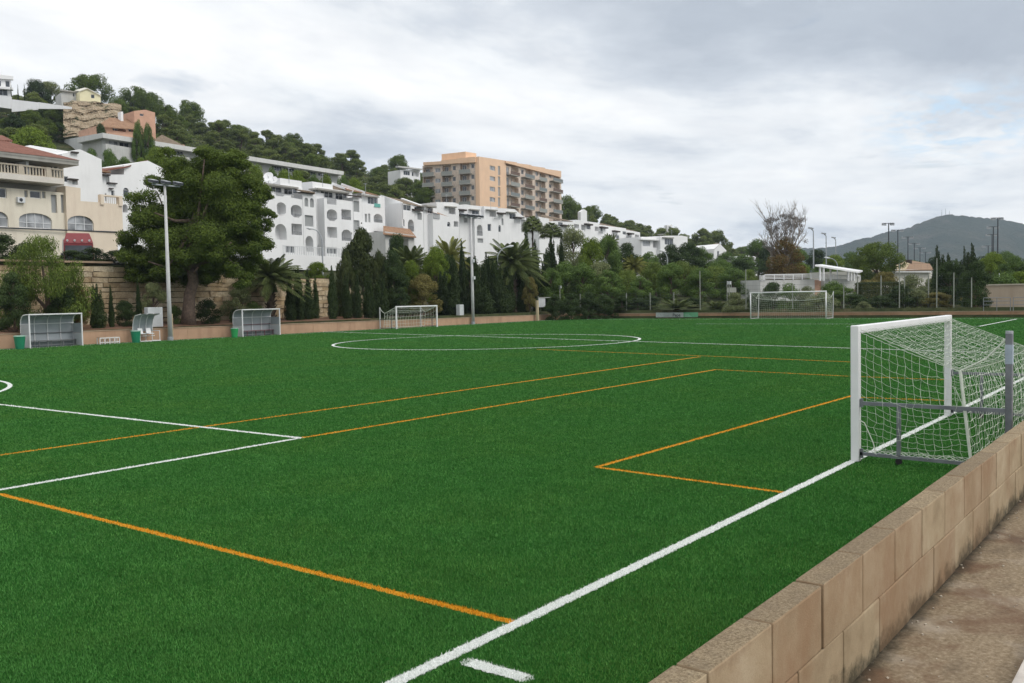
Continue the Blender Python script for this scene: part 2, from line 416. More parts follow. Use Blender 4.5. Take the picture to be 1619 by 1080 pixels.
def block_wall():
    YI, YO, H = -2.31, -2.49, 0.81
    vs, fs, ms, tn = [], [], [], []
    bm = bmesh.new(); tl = bm.faces.layers.float.new('tone')
    rb = random.Random(11)
    for course in (0, 1):
        z0, z1 = (-0.02, 0.402) if course == 0 else (0.406, H)
        x = 10.603-0.806*14 + (0 if course else 0.40); k = 0
        while x < 60:
            L = 0.806; g = 0.022 if course else 0.009
            jy = rb.uniform(-0.004, 0.004); jz = rb.uniform(-0.003, 0.003) if course else 0
            tone = rb.random()**1.7
            r = bmesh.ops.create_cube(bm, size=1.0)
            mtx = Matrix.Translation((x+L/2, (YI+YO)/2+jy, (z0+z1)/2+jz)) @ Matrix.Diagonal((L-g, YI-YO, z1-z0, 1))
            bmesh.ops.transform(bm, matrix=mtx, verts=r['verts'])
            fc = list({f for v in r['verts'] for f in v.link_faces})
            ed = list({e for f in fc for e in f.edges})
            rr = bmesh.ops.bevel(bm, geom=ed, offset=rb.uniform(0.006, 0.014), segments=2, profile=0.5, affect='EDGES')
            for f in set(rr['faces']) | {f for v in rr['verts'] for f in v.link_faces}: f[tl] = tone
            x += L
    for f in bm.faces:
        if f.normal.z > 0.6 and f.calc_center_median().z > 0.7: f.material_index = 1
    # rough top arrises
    me = bpy.data.meshes.new('block_wall')
    bm.to_mesh(me); bm.free()
    for k in M['blk']: me.materials.append(k)
    o = bpy.data.objects.new('block_wall', me); link(o)
    core = MB(); core.box(-6, 59, YO+0.05, YI-0.05, -0.02, H-0.10)
    c = core.build('mortar', plain('mortar', (0.016, 0.012, 0.008), 0.95), o)
    tag(o, 'low wall of two courses of large tan concrete blocks along the walkway in front', 'wall')
block_wall()
def mat_walk():
    t = NT('walkway_concrete'); P = t.gen()
    a = t.noise(P, 26.0, 8, 0.70)
    c = t.ramp(a, [(0.28, (0.105, 0.075, 0.045)), (0.5, (0.215, 0.165, 0.108)), (0.72, (0.35, 0.285, 0.20))])
    c = t.mix(t.ramp(t.noise(P, 0.9, 4, 0.55, rot=(0, 0, 1)), [(0.52, 0.0), (0.62, 0.6)]), c, (0.36, 0.31, 0.25))
    st = t.noise(P, 1.1, 6, 0.6, dist=0.5)
    c = t.mix(t.ramp(st, [(0.48, 0.0), (0.60, 0.8)]), c, (0.115, 0.062, 0.034))
    c = t.mix(t.ramp(t.noise(P, 2.3, 5, 0.6, sc=(0.5, 1, 1)), [(0.53, 0.0), (0.7, 0.6)]), c, (0.085, 0.062, 0.042))
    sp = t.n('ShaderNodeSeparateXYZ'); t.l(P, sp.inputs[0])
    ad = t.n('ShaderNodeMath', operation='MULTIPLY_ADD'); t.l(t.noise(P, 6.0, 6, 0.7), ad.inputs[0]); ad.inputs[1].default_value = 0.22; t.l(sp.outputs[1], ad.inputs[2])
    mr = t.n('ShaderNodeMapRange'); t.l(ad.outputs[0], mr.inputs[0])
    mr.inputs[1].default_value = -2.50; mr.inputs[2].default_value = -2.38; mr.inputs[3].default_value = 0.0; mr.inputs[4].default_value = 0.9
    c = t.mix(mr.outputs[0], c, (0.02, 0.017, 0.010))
    v = t.n('ShaderNodeTexVoronoi'); v.inputs['Scale'].default_value = 26.0; t.l(P, v.inputs[0])
    c = t.mix(t.ramp(v.outputs[0], [(0.06, 0.5), (0.12, 0.0)]), c, (0.36, 0.32, 0.26))
    rg = t.ramp(st, [(0.4, 0.9), (0.7, 0.55)])
    t.pbr(c, rg, 0, t.bump(a, 0.35, 0.012), 0.18); return t.mat
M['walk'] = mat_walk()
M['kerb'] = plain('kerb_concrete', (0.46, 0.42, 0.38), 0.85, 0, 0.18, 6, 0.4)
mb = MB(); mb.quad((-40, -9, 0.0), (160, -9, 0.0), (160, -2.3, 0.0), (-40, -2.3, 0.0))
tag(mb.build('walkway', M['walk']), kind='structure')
mb = MB(); mb.box(-40, 120, -9, -3.40, 0.004, 0.14)
tag(mb.build('kerb', M['kerb'], bevel=0.012, seg=2), kind='structure')
# small gravel and leaf litter lying on the walkway
mb = MB(); rg = random.Random(5)
for k in range(230):
    x = rg.uniform(9, 30); y = -2.5-abs(rg.gauss(0, 0.22)) if k % 2 else rg.uniform(-3.38, -2.52)
    if y < -3.39: continue
    s = rg.uniform(0.004, 0.012)
    c = np.array([x, y, s*0.4]); P = []
    for dz in (0, 1):
        for a in range(4):
            an = a*math.pi/2+rg.uniform(-.4, .4); P.append(c+np.array([math.cos(an)*s, math.sin(an)*s, (dz-0.4)*s]))
    mb.hexa(P)
tag(mb.build('gravel', plain('gravel', (0.40, 0.35, 0.28), 0.9, 0, 0.5, 30)), 'loose pale grit scattered on the walkway beside the wall', 'gravel', kind='stuff')

# ---------------------------------------------------------------- far low walls
def low_wall(name, a, b, za, zb, th, mat, label, n=(0, 1)):
    mb = MB(); a = np.array(a, float); b = np.array(b, float); L = np.linalg.norm(b-a); K = int(L/4); nn = np.array(n, float)
    for k in range(K):
        p = a+(b-a)*k/K; q = a+(b-a)*(k+1)/K-(b-a)/L*0.015
        z0 = za+(zb-za)*k/K
        z1 = za+(zb-za)*(k+1)/K; p2 = p+nn*th; q2 = q+nn*th
        mb.hexa([(*p, -0.02), (*q, -0.02), (*q2, -0.02), (*p2, -0.02), (*p, z0), (*q, z1), (*q2, z1), (*p2, z0)])
    o = mb.build(name, mat)
    cb = MB()
    for k in range(K):
        p = a+(b-a)*k/K-nn*0.03; q = a+(b-a)*(k+1)/K-nn*0.03
        z0 = za+(zb-za)*k/K; z1 = za+(zb-za)*(k+1)/K; p2 = p+nn*(th+.06); q2 = q+nn*(th+.06)
        cb.hexa([(*p, z0), (*q, z1), (*q2, z1), (*p2, z0), (*p, z0+.06), (*q, z1+.06), (*q2, z1+.06), (*p2, z0+.06)])
    cb.build('coping', plain('coping', (0.36, 0.26, 0.18), 0.9, 0, 0.2, 1.5), o)
    return tag(o, label, 'wall')
low_wall('low_wall', (-40, WY), (EX+0.25, WY), 1.28, 0.56, 0.25, M['tan_render'], 'long low tan rendered wall behind the dugouts')
low_wall('low_wall', (EX, WY), (EX, -8), 0.55, 0.55, 0.25, M['tan_render_end'], 'low reddish tan wall across the far end behind the large goal', n=(1, 0))

# ---------------------------------------------------------------- goals
def netpatch(mb, c00, c10, c11, c01, nu, nv, r, sag=lambda a, b: (0, 0, 0), seg=2, seed=1, jit=0.012):
    """cord net over a bilinear patch"""
    rn = random.Random(seed)
    C = [np.array(c, float) for c in (c00, c10, c11, c01)]
    J = {}
    def P(a, b):
        i, j = round(a*nu, 3), round(b*nv, 3)
        p = C[0]*(1-a)*(1-b)+C[1]*a*(1-b)+C[2]*a*b+C[3]*(1-a)*b + np.array(sag(a, b), float)
        if 0 < a < 1 and 0 < b < 1 and i == int(i) and j == int(j):
            if (i, j) not in J: J[(i, j)] = np.array([rn.gauss(0, jit), rn.gauss(0, jit), rn.gauss(0, jit)])
            p = p+J[(i, j)]
        return p
    for i in range(nu+1):
        pts = []
        for j in range(nv):
            a = P(i/nu, j/nv); b = P(i/nu, (j+1)/nv); pts.append(a)
        pts.append(P(i/nu, 1)); mb.tube(pts, r*(2.0 if i in (0, nu) else 1), 3, cap=False)
    for j in range(nv+1):
        pts = []
        for i in range(nu):
            a = P(i/nu, j/nv); b = P((i+1)/nu, j/nv); pts.append(a)
            if seg > 1: pts.append((a+b)/2+np.array([0, 0, -0.010]))
        pts.append(P(1, j/nv)); mb.tube(pts, r*(2.0 if j in (0, nv) else 1), 3, cap=False)
def small_goal(loc, rz, w, label, near):
    t = thing('goal', loc, label, 'goal', None, rz)
    H = 2.03; pw = 0.062
    for X in (0, w):
        m = MB(); m.box(X-pw, X+pw, -pw, pw, 0, H+pw); m.build('post', M['white_metal'], t, bevel=0.018, seg=3)
    m = MB(); m.box(pw+.002, w-pw-.002, -pw, pw, H-pw, H+pw-.002); m.build('crossbar', M['white_metal'], t, bevel=0.018, seg=3)
    for X in (0, w):
        m = MB()
        m.bar((X, pw, 0.90), (X, 2.10, 0.90), 0.045, 0.055)
        m.bar((X, pw, 0.125), (X, 2.05, 0.10), 0.05, 0.05)
        m.bar((X, .63, 0.13), (X, .63, 0.87), 0.055, 0.05)
        m.bar((X, pw+.01, 0.84), (X, pw+.01, 0.97), 0.07, 0.05); m.bar((X, pw+.01, 0.06), (X, pw+.01, 0.20), 0.07, 0.05)
        m.build('side_frame', M['grey_metal'], t)
        m = MB(); m.box(X-.045, X+.045, 2.10-.045, 2.10+.045, 0.01, 1.99); p = m.build('rear_post', M['grey_metal'] if near else M['white_pole'], t, bevel=0.008)
        if near:
            m = MB(); m.box(X-.047, X+.047, 2.10-.047, 2.10+.047, 1.56, 1.83); m.build('tape', M['tape'], p)
            m = MB(); m.tube([(X, 2.1, 1.985), (X, 2.1, 2.02)], 0.05, 10); m.build('cap', M['galv'], p)
        for yy in (.63, 1.85):
            m = MB(); m.tube([(X-.02, yy, .05), (X+.02, yy, .05)], .048, 12); m.build('wheel', M['rubber'], t)
    m = MB()
    r = 0.0027 if near else 0.011
    cs = 0.118 if near else 0.36
    A = (1.47, 1.44); B = (1.62, 0.12)
    nu = max(3, round(w/cs)); nr = max(3, round(1.58/cs)); nb = max(3, round(1.34/cs)); ns = max(3, round(1.5/cs)); nh = max(3, round(1.9/cs))
    netpatch(m, (pw, .04, H), (w-pw, .04, H), (w, A[0], A[1]), (0, A[0], A[1]), nu, nr, r, lambda a, b: (0, 0, -0.06*math.sin(math.pi*b)*abs(math.sin(math.pi*a))**.5 - 0.06*b*math.sin(math.pi*a)), seed=1)
    netpatch(m, (0, A[0], A[1]), (w, A[0], A[1]), (w, B[0], B[1]), (0, B[0], B[1]), nu, nb, r, lambda a, b: (0, 0.12*math.sin(math.pi*b)*math.sin(math.pi*a), -0.06*(1-b)*math.sin(math.pi*a)), seed=2)
    for X, sd in ((0, 3), (w, 4)):
        netpatch(m, (X, .05, H-.03), (X, A[0], A[1]), (X, B[0], B[1]), (X, .06, .13), ns, nh, r, lambda a, b: (0.03*math.sin(math.pi*a)*math.sin(math.pi*b)*(1 if X else -1), 0, -0.17*math.sin(math.pi*a)*min(1, .12+b*2.2)*(1-b**3)), seed=sd)
        m.tube([(X, A[0], A[1]), (X, A[0]+.07, .8), (X, B[0], B[1])], 0.022 if near else 0.02, 6)
        m.tube([(X, A[0], A[1]), (X, 1.80, 1.62), (X, 2.08, 1.93)], 0.012 if near else .02, 5)
        # loose folds of net hanging on the lower rail
        if near:
            for q in range(4):
                m.tube([(X+rnd.uniform(-.03, .03), .1+.38*s_+q*.02, .16+.035*math.sin(s_*7+q*2)) for s_ in np.linspace(0, 4, 22)], 0.006, 3)
            m.tube([(X, .02, .66), (X, .13, .60), (X, .26, .30), (X, .30, .13)], .008, 4)
            # net gathered against the rear post
            netpatch(m, (X, A[0], A[1]), (X, 2.06, 1.9), (X, 2.06, 0.9), (X, B[0], 0.5), 5, 8, r, lambda a, b: (0, 0, -0.15*math.sin(math.pi*a)), seed=5) if False else None
    m.build('net', M['net'], t)
    if near:
        m = MB()
        for k in range(5):
            z = 1.60+k*0.028
            m.box(w-.035, w+.005 if k % 2 else w+.02, -pw-.004, -pw-.001, z, z+.016)
        m.box(w-.040, w-.036, -pw-.004, -pw-.001, 1.60, 1.728)
        m.build('printed_mark', M['blue'], t)
        m = MB()
        m.tube([(0, 2.1, .95), (0, 2.1, .97), (.15, 2.1, .80), (.4, 2.1, .74)], 0.012, 5); m.build('strap', M['dark_metal'], t)
    return t
small_goal((25.56, 0, 0), math.pi, 6.12, 'white small-sided goal with sagging net on the near touchline by the block wall', True)
gl, gr_ = at(627, 520, 1, 55.0), at(691, 517, 1, 55.0)
small_goal((gl[0], 55.0, 0), 0, gr_[0]-gl[0], 'white small-sided goal against the far side wall, beyond the centre circle', False)
def big_goal():
    y0, y1 = 33.66, 25.93; x = 95.3
    t = thing('goal', (x, y0, 0), 'full-size white goal at the far end of the pitch in front of the end wall', 'goal', None, -math.pi/2)
    w = y0-y1; H = 2.44+.25; r = 0.06
    for X in (0, w):
        m = MB(); m.tube([(X, 0, 0), (X, 0, H)], r, 10); m.build('post', M['white_metal'], t, smooth=True)
        m = MB(); m.tube([(X, 2.0, 0), (X, 2.2, 2.7)], .045, 8); m.build('rear_post', M['white_pole'], t)
        m = MB(); m.tube([(X, .05, .05), (X, 1.9, .05)], .035, 6); m.build('ground_bar', M['white_pole'], t)
    m = MB(); m.tube([(-r, 0, H), (w+r, 0, H)], r, 10); m.build('crossbar', M['white_metal'], t, smooth=True)
    m = MB()
    netpatch(m, (0, 0, H), (w, 0, H), (w, 1.5, 2.1), (0, 1.5, 2.1), 34, 6, .006, lambda a, b: (0, 0, -.30*b*math.sin(math.pi*a)))
    netpatch(m, (0, 1.5, 2.1), (w, 1.5, 2.1), (w, 1.8, .05), (0, 1.8, .05), 34, 9, .006, lambda a, b: (0, 0, -.30*(1-b)*math.sin(math.pi*a)))
    for X in (0, w):
        netpatch(m, (X, 0, H), (X, 1.5, 2.1), (X, 1.8, .05), (X, 0, .05), 7, 10, .007)
        m.tube([(X, 1.5, 2.1), (X, 2.2, 2.6)], .02, 4)
    m.tube([(w*k/12, 1.5, 2.1-.30*math.sin(math.pi*k/12)) for k in range(13)], .03, 4)
    m.build('net', M['net'], t)
big_goal()

# ---------------------------------------------------------------- dugouts, bins, benches by the side wall
M['acrylic'] = plain('grey_panel', (0.34, 0.37, 0.39), 0.4, 0, 0.10, 1.2)
M['panel_light'] = plain('light_panel', (0.52, 0.54, 0.55), 0.5, 0, 0.08, 2)
M['green_plastic'] = plain('green_plastic', (0.015, 0.20, 0.10), 0.5, 0, 0.12, 4)
M['green_plastic2'] = plain('green_plastic_light', (0.03, 0.30, 0.09), 0.5, 0, 0.12, 4)
M['seat_grey'] = plain('seat_grey', (0.14, 0.145, 0.15), 0.5, 0, 0.12, 4)
M['seat_red'] = plain('seat_maroon', (0.16, 0.07, 0.08), 0.5, 0, 0.12, 4)
def dugout(u0, u1, y, H, label, seat, dep=1.25):
    x0, x1 = at(u0, 520, 1, y)[0], at(u1, 520, 1, y)[0]; w = x1-x0
    t = thing('dugout', (x0, y, 0), label, 'dugout', 'team dugouts along the side wall')
    prof = [(dep, 0), (dep, H-.62), (dep-.05, H-.36), (dep-.18, H-.16), (dep-.42, H-.03), (dep-.7, H), (0.0, H+.02)]
    m = MB()
    for (a, za), (b, zb) in zip(prof[:-1], prof[1:]):
        m.hexa([(0, a, za), (w, a, za), (w, a+.025, za), (0, a+.025, za), (0, b, zb), (w, b, zb), (w, b+.025, zb+.01), (0, b+.025, zb+.01)])
    m.build('shell', M['acrylic'], t)
    n = 4
    for k in range(n+1):
        X = w*k/n; m = MB()
        m.tube([(X, a-.04, z-.02) for a, z in prof], .035, 6)
        if k in (0, n): m.tube([(X, .03, 0), (X, .03, H)], .05, 6)
        m.build('rib', M['white_metal'], t)
    for z, yy in ((H-.62, dep-.05), (.13, dep-.06), (H, .02), (0.92, dep-.05)):
        m = MB(); m.bar((-.04, yy, z), (w+.04, yy, z), .06, .075 if z == H else .05); m.build('rail', M['white_metal'] if z != 0.92 else seat, t)
    for X in (0, w):
        m = MB(); m.box(X-.02, X+.02, .05, dep, .05, .85); m.build('side_panel', M['panel_light'], t)
        m = MB(); m.box(X-.012, X+.012, .06, dep-.05, .86, H-.64); m.build('side_pane', M['acrylic'], t)
    m = MB(); m.box(.08, w-.08, dep-.55, dep-.1, .40, .45)
    for k in range(5): m.box(.1+k*(w-.25)/4, .15+k*(w-.25)/4, dep-.5, dep-.45, .02, .40)
    m.build('bench', seat, t)
    return t
dugout(47, 130, 55.7, 2.16, 'larger grey-panelled dugout, nearer to the camera, beside a green bin', M['seat_grey'])
dugout(384, 443, 55.7, 2.12, 'dugout right of the palm trunk with maroon bench inside', M['seat_red'])
def small_dugout():
    y = 55.9; x0, x1 = at(221, 520, 1, y)[0], at(252, 520, 1, y)[0]; w = x1-x0; H = 2.0; dep = .95
    t = thing('dugout', (x0, y, 0), 'small white-framed officials shelter with two white seats at the floodlight pole', 'shelter')
    prof = [(0.15, .06), (dep-.02, .06), (dep, .75), (dep-.06, 1.2), (dep-.22, 1.6), (dep-.5, 1.88), (.0, H)]
    prof = [(dep, .75), (dep-.04, 1.2), (dep-.16, 1.6), (dep-.38, 1.88), (-.15, H)]
    m = MB()
    for (a, za), (b, zb) in zip(prof[:-1], prof[1:]):
        m.quad((0, a, za), (w, a, za), (w, b, zb), (0, b, zb))
        m.quad((0, a+.012, za+.01), (w, a+.012, za+.01), (w, b+.012, zb+.01), (0, b+.012, zb+.01))
    m.build('shell', M['acrylic'], t)
    for k in range(4):
        X = w*k/3; m = MB(); m.tube([(X, dep, .06)]+[(X, a-.03, z) for a, z in prof], .03, 6); m.build('rib', M['white_metal'], t)
    for k in (0, w):
        m = MB(); m.tube([(k, -.1, .08), (k, dep, .08)], .03, 6); m.tube([(k, .0, .78), (k, dep, .78)], .025, 6); m.tube([(k, -.02, .08), (k, -.02, .78)], .025, 6); m.build('side_frame', M['white_metal'], t)
    m = MB(); m.tube([(0, -.1, .08), (w, -.1, .08)], .03, 6); m.tube([(0, dep-.3, .42), (w, dep-.3, .42)], .025, 6); m.build('base_rail', M['white_metal'], t)
    for k in range(2):
        cx = w*(.3+.42*k); m = MB()
        m.box(cx-.2, cx+.2, .30, .68, .56, .62); m.hexa([(cx-.2, .66, .62), (cx+.2, .66, .62), (cx+.2, .72, .62), (cx-.2, .72, .62), (cx-.18, .76, .98), (cx+.18, .76, .98), (cx+.18, .80, .98), (cx-.18, .80, .98)])
        m.build('seat', M['white_metal'], t, bevel=.015)
small_dugout()
def bin_(u, v, y, s, mat, label):
    p = at(u, v, 1, y)
    t = thing('bin', (p[0], y, 0), label, 'bin', 'green bins beside the dugouts')
    m = MB(); n = 18
    for (z0, r0), (z1, r1) in zip([(0, .24), (.10, .26), (.72*s, .33)], [(.10, .26), (.72*s, .33), (.82*s, .335)]):
        for k in range(n):
            a, b = 2*math.pi*k/n, 2*math.pi*(k+1)/n
            m.quad((r0*s*math.cos(a), r0*s*math.sin(a), z0), (r0*s*math.cos(b), r0*s*math.sin(b), z0), (r1*s*math.cos(b), r1*s*math.sin(b), z1), (r1*s*math.cos(a), r1*s*math.sin(a), z1))
    m.poly([(.24*s*math.cos(2*math.pi*k/n), .24*s*math.sin(2*math.pi*k/n), .01) for k in range(n)])
    m.build('body', mat, t, smooth=True)
    m = MB(); m.tube([(0, 0, .80*s), (0, 0, .86*s)], [.36*s, .34*s], 18); m.build('rim', plain('bin_rim', (0.25, 0.42, 0.33), 0.5), t)
bin_(31.5, 549, 55.6, 1.0, M['green_plastic'], 'dark green round bin left of the large dugout')
bin_(215, 540, 55.9, 1.0, M['green_plastic'], 'dark green round bin left of the small officials shelter')
bin_(371, 532, 55.7, .86, M['green_plastic2'], 'brighter green small bin left of the dugout with maroon bench')
def low_bench():
    y = 56.2; x0, x1 = at(158, 540, 1, y)[0], at(189, 540, 1, y)[0]; w = x1-x0
    t = thing('bench', (x0, y, 0), 'low white tubular frame bench against the tan wall', 'bench')
    m = MB()
    for z in (.12, .42): m.bar((0, 0, z), (w, 0, z), .05, .05)
    m.build('rail', M['white_metal'], t)
    for k in range(5):
        for yy in (0, .35): m = MB(); m.bar((w*k/4, yy, 0), (w*k/4, yy, .42), .05, .05, up=(1, 0, 0)); m.build('leg', M['white_metal'], t)
    m = MB(); m.box(0, w, .0, .38, .44, .48); m.build('seat', plain('worn_wood', (.38, .30, .24), .8), t)
low_bench()
p = at(0, 540, 1, 55.8)
t = thing('ladder_frame', (p[0]-.1, 55.8, 0), 'white upright post frame standing at the left edge before the tan wall', 'post')
m = MB(); m.box(-.9, .02, 0, .08, 0, .12); m.build('base', M['white_metal'], t)
m = MB(); m.box(-.06, .06, 0, .12, .12, 1.1); m.build('upright', M['white_metal'], t, bevel=.01)

# ---------------------------------------------------------------- floodlight masts on the side wall
def mast(u, v_top, y, label, heads, cab):
    p = at(u, v_top, 1, y); H = p[2]
    t = thing('floodlight_mast', (p[0], y, 0), label, 'floodlight mast', 'floodlight masts along the side wall')
    m = MB(); m.tube([(0, 0, 0), (0, 0, H*.33), (0, 0, H)], [.17, .145, .085], 14); m.build('pole', M['white_pole'], t, smooth=True)
    m = MB(); m.tube([(0, 0, 0), (0, 0, .25)], .21, 14); m.build('collar', M['galv'], t)
    L = heads*.74
    m = MB(); m.bar((-L*.45, 0, H+.0), (L*.55, 0, H+.0), .10, .10); m.build('cross_arm', M['galv'], t)
    for k in range(heads):
        X = -L*.42+L*.90*k/(max(1, heads-1)); f = MB()
        f.hexa([(X-.25, -.36, H+.06), (X+.25, -.36, H+.06), (X+.22, .34, H+.22), (X-.22, .34, H+.22), (X-.25, -.38, H+.24), (X+.25, -.38, H+.24), (X+.20, .30, H+.38), (X-.20, .30, H+.38)])
        q = f.build('floodlight', M['dark_metal'], t, bevel=.02)
        g = MB(); g.hexa([(X-.22, -.31, H+.045), (X+.22, -.31, H+.045), (X+.20, .28, H+.182), (X-.20, .28, H+.182), (X-.22, -.31, H+.068), (X+.22, -.31, H+.068), (X+.20, .28, H+.20), (X-.20, .28, H+.20)]); g.build('glass', M['panel_light'], q)
        g = MB(); g.hexa([(X-.22, -.36, H+.245), (X+.22, -.36, H+.245), (X+.24, .28, H+.386), (X-.24, .28, H+.386), (X-.21, -.34, H+.262), (X+.21, -.34, H+.262), (X+.22, .26, H+.40), (X-.22, .26, H+.40)]); g.build('hood', M['galv'], q)
    return t, H
t1, H1 = mast(260.5, 293, 56.75, 'pale floodlight mast rising in front of the big pine', 3, 1)
t2, H2 = mast(744.5, 344, 57.0, 'pale floodlight mast right of the far side goal, in front of the dark cypress mass', 4, 1)
m = MB(); m.box(-.1, .1, -.3, -.15, H2*.58, H2*.61); m.box(-.12, .12, -.34, -.2, H2*.42, H2*.45); m.build('junction_box', M['panel_light'], t2)
m = MB(); m.box(-.95, .25, .35, .85, 1.0, 2.45); o = m.build('electrical_cabinet', M['panel_light'], None, bevel=.02, loc=(t1.location[0]-.1, 57.5, 0))
tag(o, 'pale grey electrical cabinet behind the officials shelter at the foot of the left mast', 'cabinet')
m = MB(); m.box(-1.0, -.32, .35, .85, .7, 2.05); o = m.build('electrical_cabinet', M['panel_light'], None, bevel=.02, loc=(t2.location[0]-.1, 57.5, 0))
tag(o, 'small pale cabinet at the foot of the mast right of the far side goal', 'cabinet')
m = MB(); q = at(270, 530, 1, 56.9); m.box(-.16, .16, -.1, .14, 0, 1.95); o = m.build('concrete_post', plain('cream_concrete', (.46, .38, .25), .9), None, bevel=.01, loc=(q[0], 56.9, 0))
tag(o, 'short square cream concrete post just right of the left floodlight mast', 'post')
m = MB(); q = at(850, 500, 1, 56.9); m.box(-.14, .14, -.1, .14, 0, 2.3); o = m.build('concrete_post', MATS['cream_concrete'], None, bevel=.01, loc=(q[0], 56.9, 0))
tag(o, 'tan concrete post at the corner where the side wall meets the fence', 'post')
# ---------------------------------------------------------------- terrain
TU = [-400, 0, 150, 300, 430, 500, 600, 660, 750, 850, 960, 1060, 1150, 1250, 1400, 1700]
TD0 = [110, 115, 120, 135, 145, 155, 175, 190, 215, 240, 280, 320, 350, 380, 400, 400]
TZ0 = [9, 9, 9, 9, 9, 9.5, 10.5, 11, 12, 12, 12.5, 13, 11, 8, 5, 4]
TDR = [250, 262, 290, 330, 350, 370, 400, 410, 420, 430, 450, 480, 500, 520, 560, 600]
TVR = [130, 180, 187, 208, 231, 251, 279, 293, 309, 333, 362, 385, 405, 425, 450, 452]
def terr(x, y):
    u, D = uD(x, y)
    if x < EX+.05 and y < WY+.05: return -0.4
    u = min(max(u, -400), 1700)
    if y < 64.0 and x < EX+1: return 0.95
    Dw = None
    q = ray(u, 480)
    if q[1] > 1e-6:
        Dy = (64.0-CAM[1])/q[1]
        if CAM[0]+q[0]*Dy < EX: Dw = Dy
    if Dw is None: Dw = (EX+1-CAM[0])/q[0]
    if x < 63: zs = 5.7
    elif y > 60 and x < EX: zs = 0.95+4.75*max(0, (68-x)/5)
    else: zs = 0.5
    D0 = np.interp(u, TU, TD0); z0 = np.interp(u, TU, TZ0); Dr = np.interp(u, TU, TDR)
    zr = CAM[2]+(hor(u)-np.interp(u, TU, TVR))/FOC*Dr if False else CAM[2]+(HZ(u)-np.interp(u, TU, TVR))/FOC*Dr
    if D < D0:
        t = max(0, (D-Dw)/(D0-Dw)); return zs+(z0-zs)*t**0.85
    nz = 1.2*math.sin(x*.11+1)*math.sin(y*.13)*min(1, (D-D0)/40)
    if D < Dr:
        t = (D-D0)/(Dr-D0); return z0+(zr-z0)*t**0.97+nz
    return max(0, zr-(D-Dr)*0.16)+nz*max(0, 1-(D-Dr)/100)
def HZ(u): return 487.2-0.01937*u
def terrain():
    xs = sorted(set([-120+6*k for k in range(37)]+[EX-.3, EX+.3]+[100+3*k for k in range(30)]+[190+8*k for k in range(60)]+[680+60*k for k in range(60)]))
    ys = sorted(set([-700+50*k for k in range(14)]+[0, 12, 24, 36, 48, 55, WY+.02, WY+.3, 60, 63.99, 64.3]+[66+3*k for k in range(40)]+[186+8*k for k in range(70)]+[760+80*k for k in range(30)]))
    me = bpy.data.meshes.new('hillside')
    V = []; F = []
    for y in ys:
        for x in xs: V.append((x, y, terr(x, y)))
    nx = len(xs)
    for j in range(len(ys)-1):
        for i in range(nx-1): F.append((j*nx+i, j*nx+i+1, (j+1)*nx+i+1, (j+1)*nx+i))
    me.from_pydata(V, [], F)
    t = NT('hillside_ground'); P = t.gen()
    c = t.ramp(t.noise(P, 0.22, 6, 0.65), [(0.35, (0.030, 0.042, 0.016)), (0.55, (0.055, 0.062, 0.026)), (0.72, (0.16, 0.115, 0.07))])
    c = t.mix(t.ramp(t.noise(P, 1.7, 5, 0.7), [(0.35, 0.6), (0.6, 0.0)]), c, (0.018, 0.026, 0.010))
    t.pbr(c, 0.95, 0, t.bump(t.noise(P, 2.5, 5, 0.7), 0.8, 0.3), 0.1)
    me.materials.append(t.mat)
    me.polygons.foreach_set('use_smooth', [True]*len(me.polygons))
    o = bpy.data.objects.new('hillside', me); link(o); tag(o, kind='structure')
terrain()
# red earth bed along the side wall
mb = MB(); rs = random.Random(2)
X = [-40+2*k for k in range(70)]
for a, b in zip(X[:-1], X[1:]):
    for (ya, za), (yb, zb) in zip([(WY+.25, .90), (59, 1.0), (61.5, 1.12)], [(59, 1.0), (61.5, 1.12), (64.2, 1.25)]):
        k1 = lambda x, y, z: (x, y, z-(0.0 if x < 60 else min(.35, (x-60)*.012))+.05*math.sin(x*1.3+y*2.1))
        mb.quad(k1(a, ya, za), k1(b, ya, za), k1(b, yb, zb), k1(a, yb, zb))
tag(mb.build('earth_bed', M['soil'], smooth=True), kind='structure')

